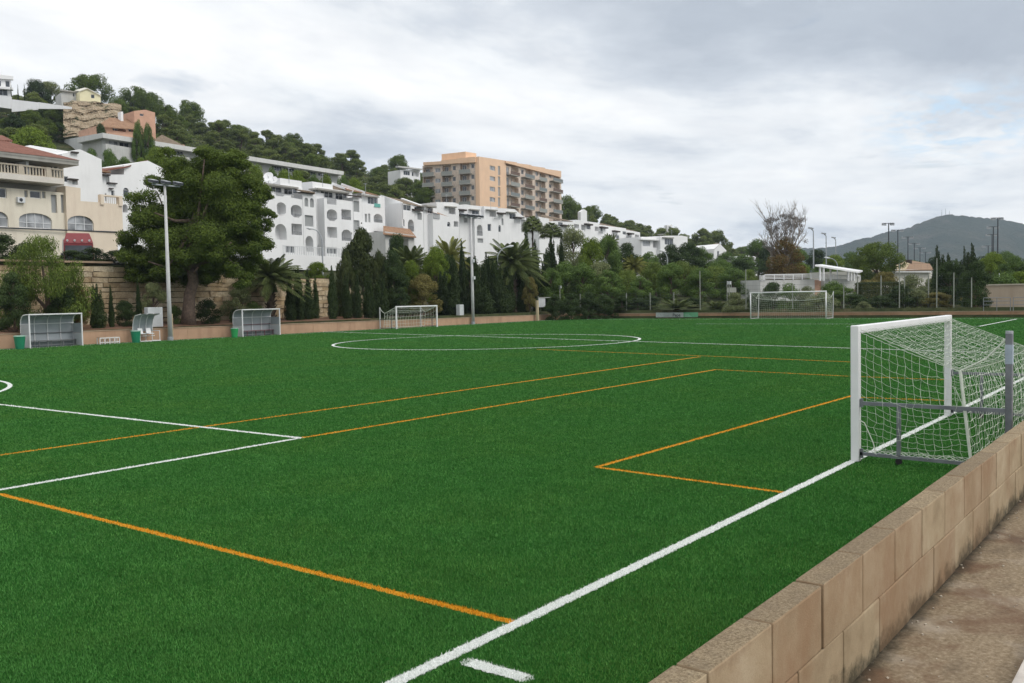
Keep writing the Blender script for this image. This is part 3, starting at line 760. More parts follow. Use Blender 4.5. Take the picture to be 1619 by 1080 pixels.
# ---------------------------------------------------------------- mountain
def mountain():
    S = [(900, 430), (1100, 412), (1200, 400), (1268, 391), (1290, 391), (1316, 389.5), (1339, 384), (1357, 375.5), (1375, 374), (1392, 368), (1405, 364), (1422, 361), (1438, 357), (1455, 350.5), (1472, 344), (1484, 339.5), (1495, 336.7), (1509, 337), (1530, 340), (1545, 341.5), (1558, 342.5), (1580, 344.5), (1600, 348.5), (1619, 352), (1680, 368), (1760, 388), (1900, 420)]
    us = np.arange(900, 1900, 5.0); Dk = np.linspace(0, 1, 34)
    rn = np.random.RandomState(4)
    ph = rn.rand(12, 4)
    V = []; F = []
    for u in us:
        vr = np.interp(u, [a for a, b in S], [b for a, b in S])
        for t in Dk:
            D = 1650+1150*t if t <= .75 else 1650+1150*.75+(t-.75)*3200
            zr = CAM[2]+(HZ(u)-vr)/FOC*(1650+1150*.75)
            w = t/.75
            f = (w**1.25) if w <= 1 else max(0, 1-(w-1)*2.2)
            f0 = math.sin(math.pi*min(w, 1))
            nz = 0
            for a, b, c_, d_ in ph:
                k = 0.02+.10*a
                nz += math.sin(u*k+d_*6+t*(b-.5)*16)*(.022/(.3+k*10))*3
            z = zr*f + zr*.11*nz*f0*(1.2-.4*w) + (rn.rand()-.5)*5*f
            p = atD(u, 470, D); V.append((p[0], p[1], max(-2, z)))
    n = len(Dk)
    for i in range(len(us)-1):
        for j in range(n-1): F.append((i*n+j, (i+1)*n+j, (i+1)*n+j+1, i*n+j+1))
    me = bpy.data.meshes.new('mountain'); me.from_pydata(V, [], F)
    t = NT('mountain'); P = t.gen()
    c = t.ramp(t.noise(P, 0.012, 8, 0.68), [(0.38, (0.030, 0.042, 0.030)), (0.55, (0.052, 0.060, 0.042)), (0.68, (0.10, 0.09, 0.075)), (0.78, (0.17, 0.15, 0.13))])
    c = t.mix(t.ramp(t.noise(P, 0.09, 5, 0.7), [(0.4, 0.6), (0.6, 0.0)]), c, (0.022, 0.032, 0.020))
    t.pbr(c, 1.0, 0, t.bump(t.noise(P, 0.05, 6, 0.7), 1.0, 12), 0.05)
    me.materials.append(t.mat); me.polygons.foreach_set('use_smooth', [True]*len(me.polygons))
    o = bpy.data.objects.new('mountain', me); link(o); tag(o, kind='structure')
    for u, h in ((1489, 10), (1495, 15), (1501, 8)):
        D = 1650+1150*.75; p = atD(u, 338, D); m = MB(); m.tube([(0, 0, -8), (0, 0, h*.6), (0, 0, h)], [.9, .6, .4], 5)
        q = m.build('radio_mast', M['galv'], None, loc=tuple(p)); tag(q, {1489: 'left of three thin radio masts on the mountain summit', 1495: 'tallest, middle radio mast on the mountain summit', 1501: 'right and shortest of three radio masts on the mountain summit'}[u], 'mast', 'radio masts on the mountain summit')
mountain()

# ---------------------------------------------------------------- stone retaining wall (big sandstone blocks, rough face)
def retaining():
    t = NT('sandstone'); P = t.gen()
    tn = t.n('ShaderNodeAttribute', attribute_name='tone').outputs['Fac']
    c = t.ramp(tn, [(0.0, (0.46, 0.35, 0.21)), (0.5, (0.60, 0.48, 0.32)), (1.0, (0.68, 0.58, 0.42))])
    c = t.mix(t.ramp(t.noise(P, 1.3, 6, 0.65), [(0.45, 0.0), (0.65, 0.55)]), c, (0.20, 0.125, 0.065))
    c = t.mix(t.ramp(t.noise(P, 9, 5, 0.7), [(0.3, 0.5), (0.55, 0.0)]), c, (0.14, 0.095, 0.055))
    t.pbr(c, 0.95, 0, t.bump(t.noise(P, 12, 6, 0.7), 0.8, 0.06), 0.15)
    rs = random.Random(9); V = []; F = []; T = []
    top = lambda x: np.interp(x, [-40, 43, 46, 48, 53, 56, 60, 66, 72], [5.9, 5.85, 5.3, 4.6, 5.4, 5.2, 4.9, 4.6, 3.0])
    z = 0.7; row = 0
    while z < 5.9:
        h = rs.choice([0.36, 0.42, 0.42, 0.5]); x = -40+rs.random()
        while x < 72:
            L = rs.uniform(0.7, 1.9)
            if z+h <= top(x+L/2)+.2:
                pr = rs.choice([0, .03, .06, .12, .2])*rs.random()+.02*row*0
                y0 = 63.75+ (z*.09) - pr; j = lambda: rs.uniform(-.03, .03)
                n = len(V); g = .02
                for (yy) in (y0, 64.6):
                    V += [(x+g, yy+j(), z+g+j()), (x+L-g, yy+j(), z+g+j()), (x+L-g, yy+j(), z+h-g+j()), (x+g, yy+j(), z+h-g+j())]
                tone = rs.random()
                for q in ((0, 1, 2, 3), (3, 2, 6, 7), (0, 3, 7, 4), (1, 5, 6, 2), (0, 4, 5, 1)): F.append(tuple(n+k for k in q)); T.append(tone)
            x += L
        z += h; row += 1
    me = bpy.data.meshes.new('retaining_wall'); me.from_pydata(V, [], F)
    a = me.attributes.new('tone', 'FLOAT', 'FACE'); a.data.foreach_set('value', T)
    me.materials.append(t.mat)
    o = bpy.data.objects.new('retaining_wall', me); link(o); tag(o, 'tall rough sandstone retaining wall behind the trees on the left', 'wall')
    m = MB(); m.box(-40, 66, 64.35, 64.55, .5, 4.9); m.build('backing', plain('wall_gap', (0.05, 0.035, 0.022), 1), o)
    m = MB(); m.box(-40, 43.6, 63.95, 64.9, 5.92, 6.06); m.build('coping', MATS['coping'], o)
retaining()
# road above the retaining wall
mb = MB()
for a, b in zip(range(-40, 120, 5), range(-35, 125, 5)):
    f = lambda x, y: (x, y, terr(x, y)+.05)
    for ya, yb in ((66, 69.5), (69.5, 73)): mb.quad(f(a, ya), f(b, ya), f(b, yb), f(a, yb))
tag(mb.build('road', plain('asphalt', (0.055, 0.055, 0.056), 0.9, 0, 0.2, 3)), kind='structure')
# ---------------------------------------------------------------- buildings
M['wwall'] = plain('white_render', (0.78, 0.78, 0.78), 0.85, 0, 0.035, 0.5, 0.0, ((0.56, 0.56, 0.55), 0.22))
M['cream'] = plain('cream_render', (0.70, 0.645, 0.535), 0.85, 0, 0.05, 0.5, 0.0, ((0.42, 0.36, 0.28), 0.35))
M['peach'] = plain('peach_render', (0.70, 0.60, 0.48), 0.85, 0, 0.05, 0.5, 0.0, ((0.5, 0.38, 0.29), 0.3))
M['orange'] = plain('orange_render', (0.72, 0.50, 0.34), 0.85, 0, 0.06, 0.4, 0.0, ((0.55, 0.37, 0.25), 0.25))
M['brick'] = plain('brown_brick', (0.60, 0.50, 0.415), 0.9, 0, 0.2, 2.5)
M['concrete'] = plain('concrete', (0.33, 0.32, 0.29), 0.9, 0, 0.12, 0.8, 0.0, ((0.18, 0.17, 0.15), 0.4))
M['greywall'] = plain('grey_render', (0.50, 0.50, 0.48), 0.85, 0, 0.08, 0.4, 0.0, ((0.30, 0.30, 0.28), 0.35))
M['yellow'] = plain('yellow_render', (0.72, 0.67, 0.45), 0.85, 0, 0.05, 0.5)
M['terra'] = plain('terracotta_render', (0.50, 0.30, 0.21), 0.85, 0, 0.12, 0.8)
M['eave'] = plain('dark_timber', (0.045, 0.035, 0.030), 0.8, 0, 0.3, 4)
M['wood'] = plain('door_wood', (0.27, 0.155, 0.075), 0.6, 0, 0.15, 5)
M['frame'] = plain('frame_white', (0.62, 0.63, 0.64), 0.5, 0, 0.04, 5)
M['rail'] = plain('rail_grey', (0.22, 0.23, 0.24), 0.5, 0.2, 0.1, 5)
M['shutter'] = plain('shutter_grey', (0.30, 0.31, 0.31), 0.7, 0, 0.08, 4)
def glass(name, col, rough=0.12):
    t = NT(name); P = t.gen()
    c = t.ramp(t.noise(P, 0.7, 3, 0.5), [(0.35, tuple(k*.5 for k in col)), (0.65, tuple(min(1, k*1.5) for k in col))])
    t.pbr(c, rough, 0, None, 0.7); return t.mat
M['glass'] = glass('window_glass', (0.045, 0.052, 0.060))
M['curtain'] = glass('curtained_glass', (0.28, 0.29, 0.30), 0.2)
def tile(name, lo, hi):
    t = NT(name); P = t.obj()
    w = t.n('ShaderNodeTexWave', wave_type='BANDS', bands_direction='X'); w.inputs['Scale'].default_value = 1.6; w.inputs['Distortion'].default_value = 0.4; t.l(P, w.inputs[0])
    c = t.ramp(t.noise(P, 1.5, 6, 0.7), [(0.3, lo), (0.7, hi)])
    c = t.mix(t.ramp(w.outputs[1], [(0.0, 0.55), (0.5, 0.0)]), c, tuple(k*.35 for k in lo))
    t.pbr(c, 0.9, 0, t.bump(w.outputs[1], 0.8, 0.08), 0.2); return t.mat
M['tile'] = tile('clay_tiles', (0.26, 0.15, 0.09), (0.45, 0.28, 0.18))
M['tile_red'] = tile('red_tiles', (0.19, 0.085, 0.062), (0.32, 0.15, 0.11))
M['tile_dull'] = tile('weathered_tiles', (0.16, 0.125, 0.09), (0.30, 0.23, 0.165))

class Fac:
    """a facade plane standing in the place; local x runs along it, local -y points out of it"""
    def __init__(s, u0, v0, D0, ang, zb, name, label, cat, group=None):
        p = atD(u0, v0, D0); s.a = R(ang); s.zb = zb
        s.O = np.array([p[0], p[1], zb]); s.e = np.array([math.cos(s.a), math.sin(s.a), 0]); s.n = np.array([math.sin(s.a), -math.cos(s.a), 0])
        s.t = thing(name, tuple(s.O), label, cat, group, s.a)
    def sz(s, u, v, o=0.0):
        q = ray(u, v); C = s.O+s.n*o
        k = ((C-CAM)@s.n)/(q@s.n); P = CAM+q*k-s.O
        return float(P@s.e), float(P[2])
    def rect(s, u0, v0, u1, v1, o=0.0):
        um, vm = (u0+u1)/2, (v0+v1)/2
        return s.sz(u0, vm, o)[0], s.sz(u1, vm, o)[0], s.sz(um, v1, o)[1], s.sz(um, v0, o)[1]
def holepoly(kind, s0, s1, z0, z1):
    w = s1-s0; h = z1-z0
    if kind == 'r': return [(s0, z0), (s1, z0), (s1, z1), (s0, z1)]
    P = [(s0, z0), (s1, z0)]
    if kind == 'c': P = [(s0+w*.28, z0), (s1-w*.28, z0), (s1, z0+h*.22)]
    rise = min(w*.5, h*.45) if kind == 'a' else w*.28
    for k in range(9):
        a = math.pi*k/8; P.append((s0+w/2+w/2*math.cos(a), z1-rise+rise*math.sin(a)))
    if kind == 'c': P.append((s0, z0+h*.22))
    return P
def volume(F, tops, zb, o, depth, holes=(), mat=None, name='wall', roofmat=None):
    """one storeyed volume: front face with openings, sides, roof. tops: pixel outline of the upper edge, left to right"""
    mat = mat or M['wwall']; zb = zb-F.O[2]
    T = [F.sz(u, v, o) for u, v in tops]
    out = [(T[0][0], zb)]+T+[(T[-1][0], zb)]
    bm = bmesh.new()
    def loop(P, y):
        vs = [bm.verts.new((a, y, b)) for a, b in P]
        return vs, [bm.edges.new((vs[k], vs[(k+1) % len(vs)])) for k in range(len(vs))]
    ov, E = loop(out, -o); E = list(E); HL = []; details = []
    smin, smax = out[0][0], out[-1][0]
    for h in holes:
        kind, typ, u0, v0, u1, v1 = h[:6]
        s0, s1, z0, z1 = F.rect(u0, v0, u1, v1, o)
        s0 = max(s0, smin+.05); s1 = min(s1, smax-.05)
        tz = np.interp((s0+s1)/2, [a for a, b in T], [b for a, b in T]); z1 = min(z1, tz-.06); z0 = max(z0, zb+.03)
        if s1-s0 < .15 or z1-z0 < .15: continue
        P = holepoly(kind, s0, s1, z0, z1)
        hv, he = loop(P, -o); E += he; HL.append((hv, P)); details.append((typ, s0, s1, z0, z1, u1-u0, P))
    bmesh.ops.triangle_fill(bm, use_beauty=True, use_dissolve=False, edges=E)
    for (hv, P), d in zip(HL, details):
        dep = 1.3 if d[0] in ('l', 'L', 'k') else 0.22
        dep = min(dep, depth*.8)
        bk = [bm.verts.new((a, -o+dep, b)) for a, b in P]
        for k in range(len(hv)): bm.faces.new((hv[k], hv[(k+1) % len(hv)], bk[(k+1) % len(hv)], bk[k]))
        if d[0] in ('l', 'L', 'k'): bm.faces.new(bk)
    bv = [bm.verts.new((a, -o+depth, b)) for a, b in out]
    for k in range(len(ov)): bm.faces.new((ov[k], ov[(k+1) % len(ov)], bv[(k+1) % len(ov)], bv[k]))
    bm.faces.new(bv)
    bmesh.ops.recalc_face_normals(bm, faces=bm.faces)
    me = bpy.data.meshes.new(name); bm.to_mesh(me); bm.free(); me.materials.append(mat)
    w = bpy.data.objects.new(name, me); link(w, F.t)
    for typ, s0, s1, z0, z1, wp, P in details:
        W, H = s1-s0, z1-z0
        if typ in ('w', 'W', 'b', 'v'):
            m = MB(); y = -o+.20
            m.poly([(a, y, b) for a, b in P][::-1])
            q = m.build('window', M['glass'] if typ in ('w', 'v') else (M['curtain'] if typ == 'W' else M['shutter']), F.t)
            if typ != 'b':
                m = MB(); n = max(1, int(round(W/.9))) if typ != 'v' else 1
                for k in range(n+1):
                    X = s0+W*k/n; X = min(max(X, s0+.035), s1-.035); zt = z1 if P[2][1] > z1-.01 or 0 < k < n else z1-(min(W*.5, H*.45) if len(P) > 4 else 0)
                    m.box(X-.035, X+.035, y-.05, y-.005, z0, zt)
                m.box(s0, s1, y-.048, y-.004, z0, z0+.07)
                if len(P) > 4: m.box(s0, s1, y-.048, y-.004, z1-W*.28-.06, z1-W*.28)
                else: m.box(s0, s1, y-.048, y-.004, z1-.07, z1)
                m.build('frame', M['frame'], q)
        else:
            y = -o+min(1.3, depth*.8)-.02
            m = MB(); a0 = s0+W*.12 if typ == 'l' else s0+W*.35; a1 = a0+W*.42
            zt = z0+min(H*.86, 2.1)
            m.quad((a0, y, z0+.02), (a1, y, z0+.02), (a1, y, zt), (a0, y, zt)); q = m.build('glass_door', M['glass'] if typ == 'l' else M['curtain'], F.t)
            m = MB()
            for X in (a0, (a0+a1)/2, a1): m.box(X-.04, X+.04, y-.05, y-.01, z0, zt)
            m.box(a0, a1, y-.05, y-.01, zt-.06, zt+.02); m.build('frame', M['frame'], q)
            if typ in ('k', 'L'):
                rh = .9 if typ == 'k' else .48; m = MB(); y = -o+.10; m.box(s0, s1, y-.02, y+.02, z0+rh-.07, z0+rh)
                n = max(3, int(W/.14))
                for k in range(n+1): m.box(s0+W*k/n-.015, s0+W*k/n+.015, y-.015, y+.015, z0, z0+rh-.06)
                m.build('railing', M['rail'], F.t)
    return w, T
def slab(F, u0, v0, u1, v1, o, out, th, mat, name='eave', back=.6, drop=0.0):
    """projecting slab / tiled pent roof whose front lower edge is drawn between two pixels"""
    (s0, z0), (s1, z1) = F.sz(u0, v0, o+out), F.sz(u1, v1, o+out); z = (z0+z1)/2
    m = MB(); y0, y1 = -(o+out), -o+back
    m.hexa([(s0, y0, z), (s1, y0, z), (s1, y1, z+drop), (s0, y1, z+drop), (s0, y0, z+th), (s1, y0, z+th), (s1, y1, z+th+drop), (s0, y1, z+th+drop)])
    return m.build(name, mat, F.t)
def rail(F, u0, v0, u1, v1, o, mat=None, name='railing'):
    s0, s1, z0, z1 = F.rect(u0, v0, u1, v1, o); m = MB(); y = -o; H = z1-z0
    m.box(s0, s1, y-.03, y+.03, z1-.07, z1); m.box(s0, s1, y-.02, y+.02, z0, z0+.05)
    n = max(3, int((s1-s0)/.22))
    for k in range(n+1): m.box(s0+(s1-s0)*k/n-.02, s0+(s1-s0)*k/n+.02, y-.02, y+.02, z0, z1)
    return m.build(name, mat or M['rail'], F.t)
def roof_px(F, pts, mat, th=.18, name='roof'):
    """tiled roof sheet; pts = (u, v, offset) corners"""
    P = []
    for u, v, o in pts:
        s, z = F.sz(u, v, o); P.append((s, -o, z))
    m = MB(); m.poly(P); m.poly([(a, b, c-th) for a, b, c in P][::-1])
    for k in range(len(P)):
        a, b = P[k], P[(k+1) % len(P)]; m.quad(a, b, (b[0], b[1], b[2]-th), (a[0], a[1], a[2]-th))
    return m.build(name, mat, F.t)

# ---- cream building on the left
F = Fac(0, 400, 88, 3, 6.6, 'cream_building', 'cream corner building with arched windows and a balustraded balcony under a red tiled roof', 'building')
volume(F, [(-60, 291), (103, 305), (103, 305)], 6.4, 0, 14, [
    ('a', 'W', -18, 334, 13, 358.5), ('a', 'W', 30, 337, 82, 361), ('r', 'w', -12, 296.5, 10.5, 312.5), ('r', 'b', 38.5, 301, 44, 312), ('r', 'w', 47.5, 300.5, 65, 313.5), ('r', 'b', 66.5, 302, 72, 313.5), ('r', 'b', 81, 308, 90, 336.5), ('r', 'b', 96.5, 308, 102, 336.5)], M['cream'])
volume(F, [(103.5, 294), (127.3, 297.5), (127.4, 318), (157, 320), (193, 323.5)], 6.4, 0.35, 9, [('a', 'W', 98, 341, 148, 365.5)][:0]+[('a', 'W', 106.5, 341, 148, 365.5)], M['peach'])
rail(F, 158, 310.5, 187, 322.5, 0.1, plain('balustrade', (.55, .50, .43), .8))
m = MB(); s, z = F.sz(158, 321); s1, z1_ = F.sz(187, 321); 
for k in (s, s1): m.box(k-.2, k+.2, -.5, .0, z-.2, z+.85)
m.box(s, s1, -.48, -.1, z+.7, z+.85); m.build('terrace_pier', M['peach'], F.t)
volume(F, [(-60, 236), (100, 258), (100, 258)], 13.0, -1.3, 9, [('r', 'w', -8, 256, 3, 270), ('r', 'b', 38, 258.5, 46.5, 271), ('r', 'b', 65.5, 260.5, 74.5, 273)], M['concrete'])
for (u0, v0, u1, v1) in ((38, 258.5, 46.5, 271), (65.5, 260.5, 74.5, 273)):
    s0, s1, z0, z1_ = F.rect(u0, v0, u1, v1, -1.3); m = MB(); m.box(s0, s1, 1.3-.02, 1.34, z0-.5, z1_)
    for k in range(5): m.box(s0+.05, s1-.05, 1.27, 1.285, z0-.4+k*.32, z0-.2+k*.32)
    m.build('door', M['wood'], F.t)
for (u0, v0, u1, v1, o_) in ((7, 258.5, 17, 266.5, -1.3), (80, 266.5-5, 91, 270, -1.3), (25.5, 312, 37.5, 321, 0)):
    s0, s1, z0, z1_ = F.rect(u0, v0, u1, v1, o_); m = MB(); m.box(s0, s1, -o_-.32, -o_-.01, z0, z1_)
    q = m.build('air_conditioner', M['frame'], F.t, bevel=.02); g = MB(); c = ((s0+s1)/2-.05, -o_-.335, (z0+z1_)/2); g.tube([c, (c[0], c[1]+.02, c[2])], .17, 14); g.build('fan', M['dark_metal'], q)
# balcony slab, balustrade and roof
s0, zb_ = F.sz(-60, 283, 1.2); s1, zb2 = F.sz(101.5, 291.5, 1.2); zz = zb2
m = MB(); m.box(s0, s1, -1.25, 1.3, zz, zz+.55); m.build('balcony', plain('pale_slab', (.62, .58, .52), .85, 0, .08, .8), F.t)
m = MB(); m.box(s0, s1, -1.2, -1.05, zz+1.35, zz+1.5); m.box(s0, s1, -1.2, -1.0, zz+.55, zz+.62)
k = s0
i_ = 0
while k < s1:
    if i_ % 9 == 0: m.box(k-.22, k+.22, -1.23, -1.0, zz+.55, zz+1.52)
    else: m.hexa([(k-.07, -1.17, zz+.6), (k+.07, -1.17, zz+.6), (k+.07, -1.07, zz+.6), (k-.07, -1.07, zz+.6), (k-.04, -1.15, zz+1.36), (k+.04, -1.15, zz+1.36), (k+.04, -1.09, zz+1.36), (k-.04, -1.09, zz+1.36)])
    k += .30; i_ += 1
m.build('balustrade', plain('sand_balusters', (.50, .44, .35), .85, 0, .1, 1), F.t)
s0, z0 = F.sz(-60, 247, 1.6); s1, z1_ = F.sz(124, 262, 1.6); zr = z1_
m = MB(); m.box(s0, s1, -1.65, 10, zr, zr+.30); m.box(s0, s1+.0, -1.7, 10, zr+.30, zr+.52); m.build('eave', M['concrete'], F.t)
m = MB(); m.hexa([(s0, -1.75, zr+.52), (s1+.1, -1.75, zr+.52), (s1+.1, 10, zr+.52), (s0, 10, zr+.52), (s0, 3, zr+2.3), (s1-4.5, 3, zr+2.3), (s1-4.5, 5, zr+2.3), (s0, 5, zr+2.3)]); m.build('roof', M['tile_red'], F.t)
m = MB(); s, z = F.sz(-60, 358, .05); s2, z2 = F.sz(185, 367, .4); m.tube([(s, -.1, z), (s2, -.42, z2)], .07, 6); m.build('pipe', M['dark_metal'], F.t)
m = MB(); a, _z = F.sz(28, 254, -1); m.box(a-.2, a+.05, -.9, 1.2, zz+.5, zz+2.0); m.build('divider', M['frame'], F.t)

# ---- small tiled house behind the cream roof
F = Fac(0, 250, 110, 4, 18, 'tiled_house', 'small tiled-roof house just showing at the left edge above the cream building', 'house')
volume(F, [(-60, 220), (18, 222), (18, 222)], 16, 0, 8, [('r', 'w', -10, 223.5, 7, 229)], M['greywall'])
roof_px(F, [(-60, 220, .6), (20, 222, .6), (4, 214, -4), (-60, 210, -4)], M['tile_red'])

# ---- white gabled buildings between cream building and pine
F = Fac(105, 320, 112, 4, 9, 'white_house', 'plain white gabled block directly behind the cream building', 'house', None)
volume(F, [(98, 243), (126.5, 236), (160.5, 252), (160.5, 252)], 8, 0, 14, [('r', 'w', 101.5, 279, 108, 288), ('r', 'b', 114.5, 284, 123, 292)], M['wwall'])
slab(F, 114, 241.5, 125, 242.5, 0, .35, .18, M['eave'])
slab(F, 111, 283, 124.5, 286, 0, .5, .16, M['eave'])
F2 = Fac(30, 300, 118, 4, 14, 'white_annex', 'low white rooftop block seen over the red tiled roof at the left', 'house')
volume(F2, [(28, 233), (48, 229.5), (118, 241), (118, 243)], 12, 0, 8, [], M['wwall'])
F = Fac(130, 330, 118, 5, 9, 'white_apartment_block', 'white block with orange-red tiled roof and small arched openings left of the big pine', 'building', 'white terraced apartment blocks')
volume(F, [(126, 294), (134, 293), (142, 276), (196, 276), (196.5, 261), (234, 254), (262, 268)], 8, 0, 12, [
    ('r', 'w', 139, 276.5, 142.5, 284), ('a', 'l', 137, 296.5, 147.5, 311), ('r', 'l', 152, 292, 160.5, 306), ('r', 'w', 149, 272.5, 156.5, 280.5), ('r', 'b', 167.5, 277, 173, 292), ('r', 'w', 176, 301, 181, 312), ('r', 'w', 187, 268.5, 195, 276), ('a', 'w', 195, 297, 204, 312), ('r', 'b', 166, 306, 168.5, 318), ('a', 'l', 194, 323, 202, 336)])
slab(F, 142, 272, 175, 271, 0, .5, .2, M['tile']); slab(F, 162, 278.5, 175, 276, 0, .7, .16, M['eave'])
slab(F, 173, 290, 186, 291, 0, .35, .14, M['eave']); slab(F, 174, 299, 180, 299, 0, .35, .14, M['eave'])
roof_px(F, [(142, 272.5, .4), (200, 263, .4), (234, 253, -1.5), (215, 257, -6), (160, 266, -6)], M['tile_red'])

# ---- big white apartment block right of the pine
F = Fac(430, 400, 126, 8, 8.4, 'white_apartment_block', 'largest white apartment block with three rows of arched loggias, right of the big pine', 'building', 'white terraced apartment blocks')
ZB = 7.5
volume(F, [(412, 303), (432, 303), (434, 305.5), (437, 310), (447, 312), (450, 309), (459.5, 309), (460, 312.5), (478, 315.5)], ZB, 1.2, 10, [
    ('c', 'l', 438, 320, 452, 341.5), ('c', 'L', 460, 324, 477.3, 344), ('a', 'l', 435, 354, 453, 379), ('r', 'L', 461, 354, 477.5, 371.5), ('r', 'w', 452, 389, 466, 400)])
volume(F, [(400, 289), (478, 297), (478, 297)], 12, -.6, 8, [('r', 'w', 428, 293, 446, 304), ('r', 'w', 449.5, 296, 471, 308)])
slab(F, 400, 291, 472, 296.5, -.6, 1.3, .22, M['concrete'])
volume(F, [(443, 281.5), (477, 286.5), (477, 286.5)], 16, -.9, 5, [])
rail(F, 437, 304.5, 449, 309.5, 1.1); rail(F, 461, 307.5, 477, 313, 1.1)
volume(F, [(478.2, 304.5), (499, 307), (499, 307)], ZB, 1.0, 8, [('a', 'b', 481.5, 312.5, 487.5, 326.5), ('a', 'b', 490, 313.5, 496.5, 328), ('r', 'b', 482, 340.5, 495.5, 358), ('a', 'l', 483, 373, 495.5, 398)])
slab(F, 476, 303.2, 498.5, 306, 1.0, .5, .16, M['tile_dull'], drop=.3)
slab(F, 477, 304.6, 497.5, 307.4, 1.0, .35, .14, M['eave'])
volume(F, [(499.2, 304), (512, 306), (512, 306)], ZB, -.1, 8, [('r', 'w', 502.5, 328.5, 510, 344), ('r', 'w', 504, 361, 511, 374), ('a', 'l', 499.5, 384, 511, 402)])
volume(F, [(512.2, 313), (517, 314), (517.2, 322.5), (532, 324), (532.2, 315.5), (557.5, 318.5)], ZB, 1.2, 10, [
    ('c', 'L', 517, 331, 533, 349.5), ('r', 'L', 540, 331.5, 555, 347.5), ('r', 'l', 517.5, 359, 533, 376), ('a', 'L', 540.3, 363, 556, 381), ('r', 'w', 516.5, 391.5, 533, 401.5)])
rail(F, 517.5, 312.5, 531.5, 323.5, 1.1)
volume(F, [(500, 296), (557, 303.5), (557, 303.5)], 12, -.6, 8, [('r', 'w', 507.5, 301, 527, 312.5), ('r', 'w', 530.5, 304, 549.5, 316)])
slab(F, 503, 299.5, 553, 306, -.6, 1.2, .22, M['concrete'])
volume(F, [(494, 287), (526, 292), (526, 292)], 16, -.9, 5, [])
roof_px(F, [(525.5, 302.5, -.6), (552, 305.5, -.6), (548, 298.5, -4), (525.5, 293, -4)], M['tile_dull'])
volume(F, [(558, 312), (572, 314.5), (572, 314.5)], ZB, 1.0, 8, [('r', 'b', 559, 318, 568, 335), ('r', 'b', 559.2, 348.3, 568.6, 364.6)])
slab(F, 552, 309.8, 571.5, 313.2, 1.0, .5, .22, M['eave'], drop=.2)
volume(F, [(572.2, 305), (608, 311), (608, 311)], 12, -.3, 8, [('r', 'w', 581.5, 311.5, 597.5, 323)])
slab(F, 576, 309.5, 600, 312.5, -.3, .8, .2, M['concrete'])
volume(F, [(572.4, 322), (586, 323), (587, 325), (608, 326.5), (608, 326.5)], ZB, .9, 9.5, [
    ('r', 'b', 577, 338, 580.6, 351.5), ('r', 'b', 582.4, 338, 585.6, 351.5), ('a', 'L', 591, 338.3, 604.8, 352), ('r', 'l', 591.2, 365.8, 604.5, 381), ('a', 'b', 578, 367.5, 584.3, 380)])
s0, s1, z0, z1_ = F.rect(592, 322, 601.5, 327.5, 1.0); m = MB(); m.box(s0, s1, -1.0, -.96, z0, z1_); m.build('turquoise_screen', plain('turquoise', (.12, .38, .33), .5), F.t)
roof_px(F, [(548, 299, -.3), (598, 308.5, -.3), (570, 301, -4), (540, 293, -4)], M['tile'])
# chimney-like parapet edges in white between the tile fields
for (u0, v0, u1, v1, o0, o1) in ((525, 290.5, 558, 302.5, -4, -.3), (540, 291.5, 576, 304.5, -4, -.1)):
    a = F.sz(u0, v0, o0); b = F.sz(u1, v1, o1); m = MB(); m.bar((a[0], -o0, a[1]), (b[0], -o1, b[1]), .3, .35); m.build('parapet', M['wwall'], F.t)
# satellite dishes on its roof
for k, (u, v, r) in enumerate(((424, 279, .34), (433, 284, .25))):
    P = F.sz(u, v, -1.5); c = F.O+F.e*P[0]-F.n*(1.5)*1.0; c[2] = F.O[2]+P[1]
    t = thing('satellite_dish', tuple(c), ['larger white satellite dish on the roof of the big white block, beside the pine', 'smaller white satellite dish right of the larger one on the white block roof'][k], 'satellite dish')
    ax = Vector((-.75, -.45, .45)).normalized(); q = ax.to_track_quat('Z', 'Y').to_matrix(); m = MB(); n = 18
    ring = [[tuple(q @ Vector((rr*r*2.1*math.cos(2*math.pi*j/n), rr*r*2.1*math.sin(2*math.pi*j/n), (rr**2-1)*.3*r))) for j in range(n)] for rr in (0.05, .4, .7, 1)]
    for a, b in zip(ring[:-1], ring[1:]):
        for j in range(n): m.quad(a[j], a[(j+1) % n], b[(j+1) % n], b[j])
    m.build('dish', M['white_metal'], t, smooth=True)
    m = MB(); m.tube([(0, 0, -.1), (.1, .05, -1.5)], .05, 6); m.build('stand', M['galv'], t)
    m = MB(); m.tube([(0, 0, -.1), tuple(ax*.5)], .02, 5); m.build('feed_arm', M['galv'], t)

# ---- second block with blank side wall
F = Fac(637, 385, 150, 8, 9, 'white_apartment_block', 'white block with tall blank side wall and weathered tiled roof, second right of the pine', 'building', 'white terraced apartment blocks')
ZB = 7.5
volume(F, [(635, 321), (655, 327), (655, 327)], ZB, 0.4, 9, [('r', 'w', 637.5, 322.5, 650, 333), ('a', 'w', 635.5, 346.5, 640, 358), ('a', 'k', 646, 347, 656.3, 365.5)][:2]+[('a', 'k', 645, 347, 654.6, 366)])
volume(F, [(655.3, 333.5), (669, 335), (669, 335)], ZB, .2, 8, [('r', 'b', 660, 336.5, 667, 347.5)])
slab(F, 654.5, 332.2, 669.5, 334.8, .2, .6, .25, M['eave'], drop=.2)
volume(F, [(669.3, 326.5), (691, 330), (691, 330)], ZB, 0.0, 9, [('r', 'w', 676.5, 328, 684.5, 337), ('r', 'w', 677.5, 357, 681, 359)])
slab(F, 675, 325.8, 690.5, 329, 0, .9, .25, M['concrete'])
volume(F, [(684, 338), (695.5, 339.5), (695.5, 339.5)], ZB, 1.0, 5, [])
rail(F, 685, 338, 695, 346, 1.05)
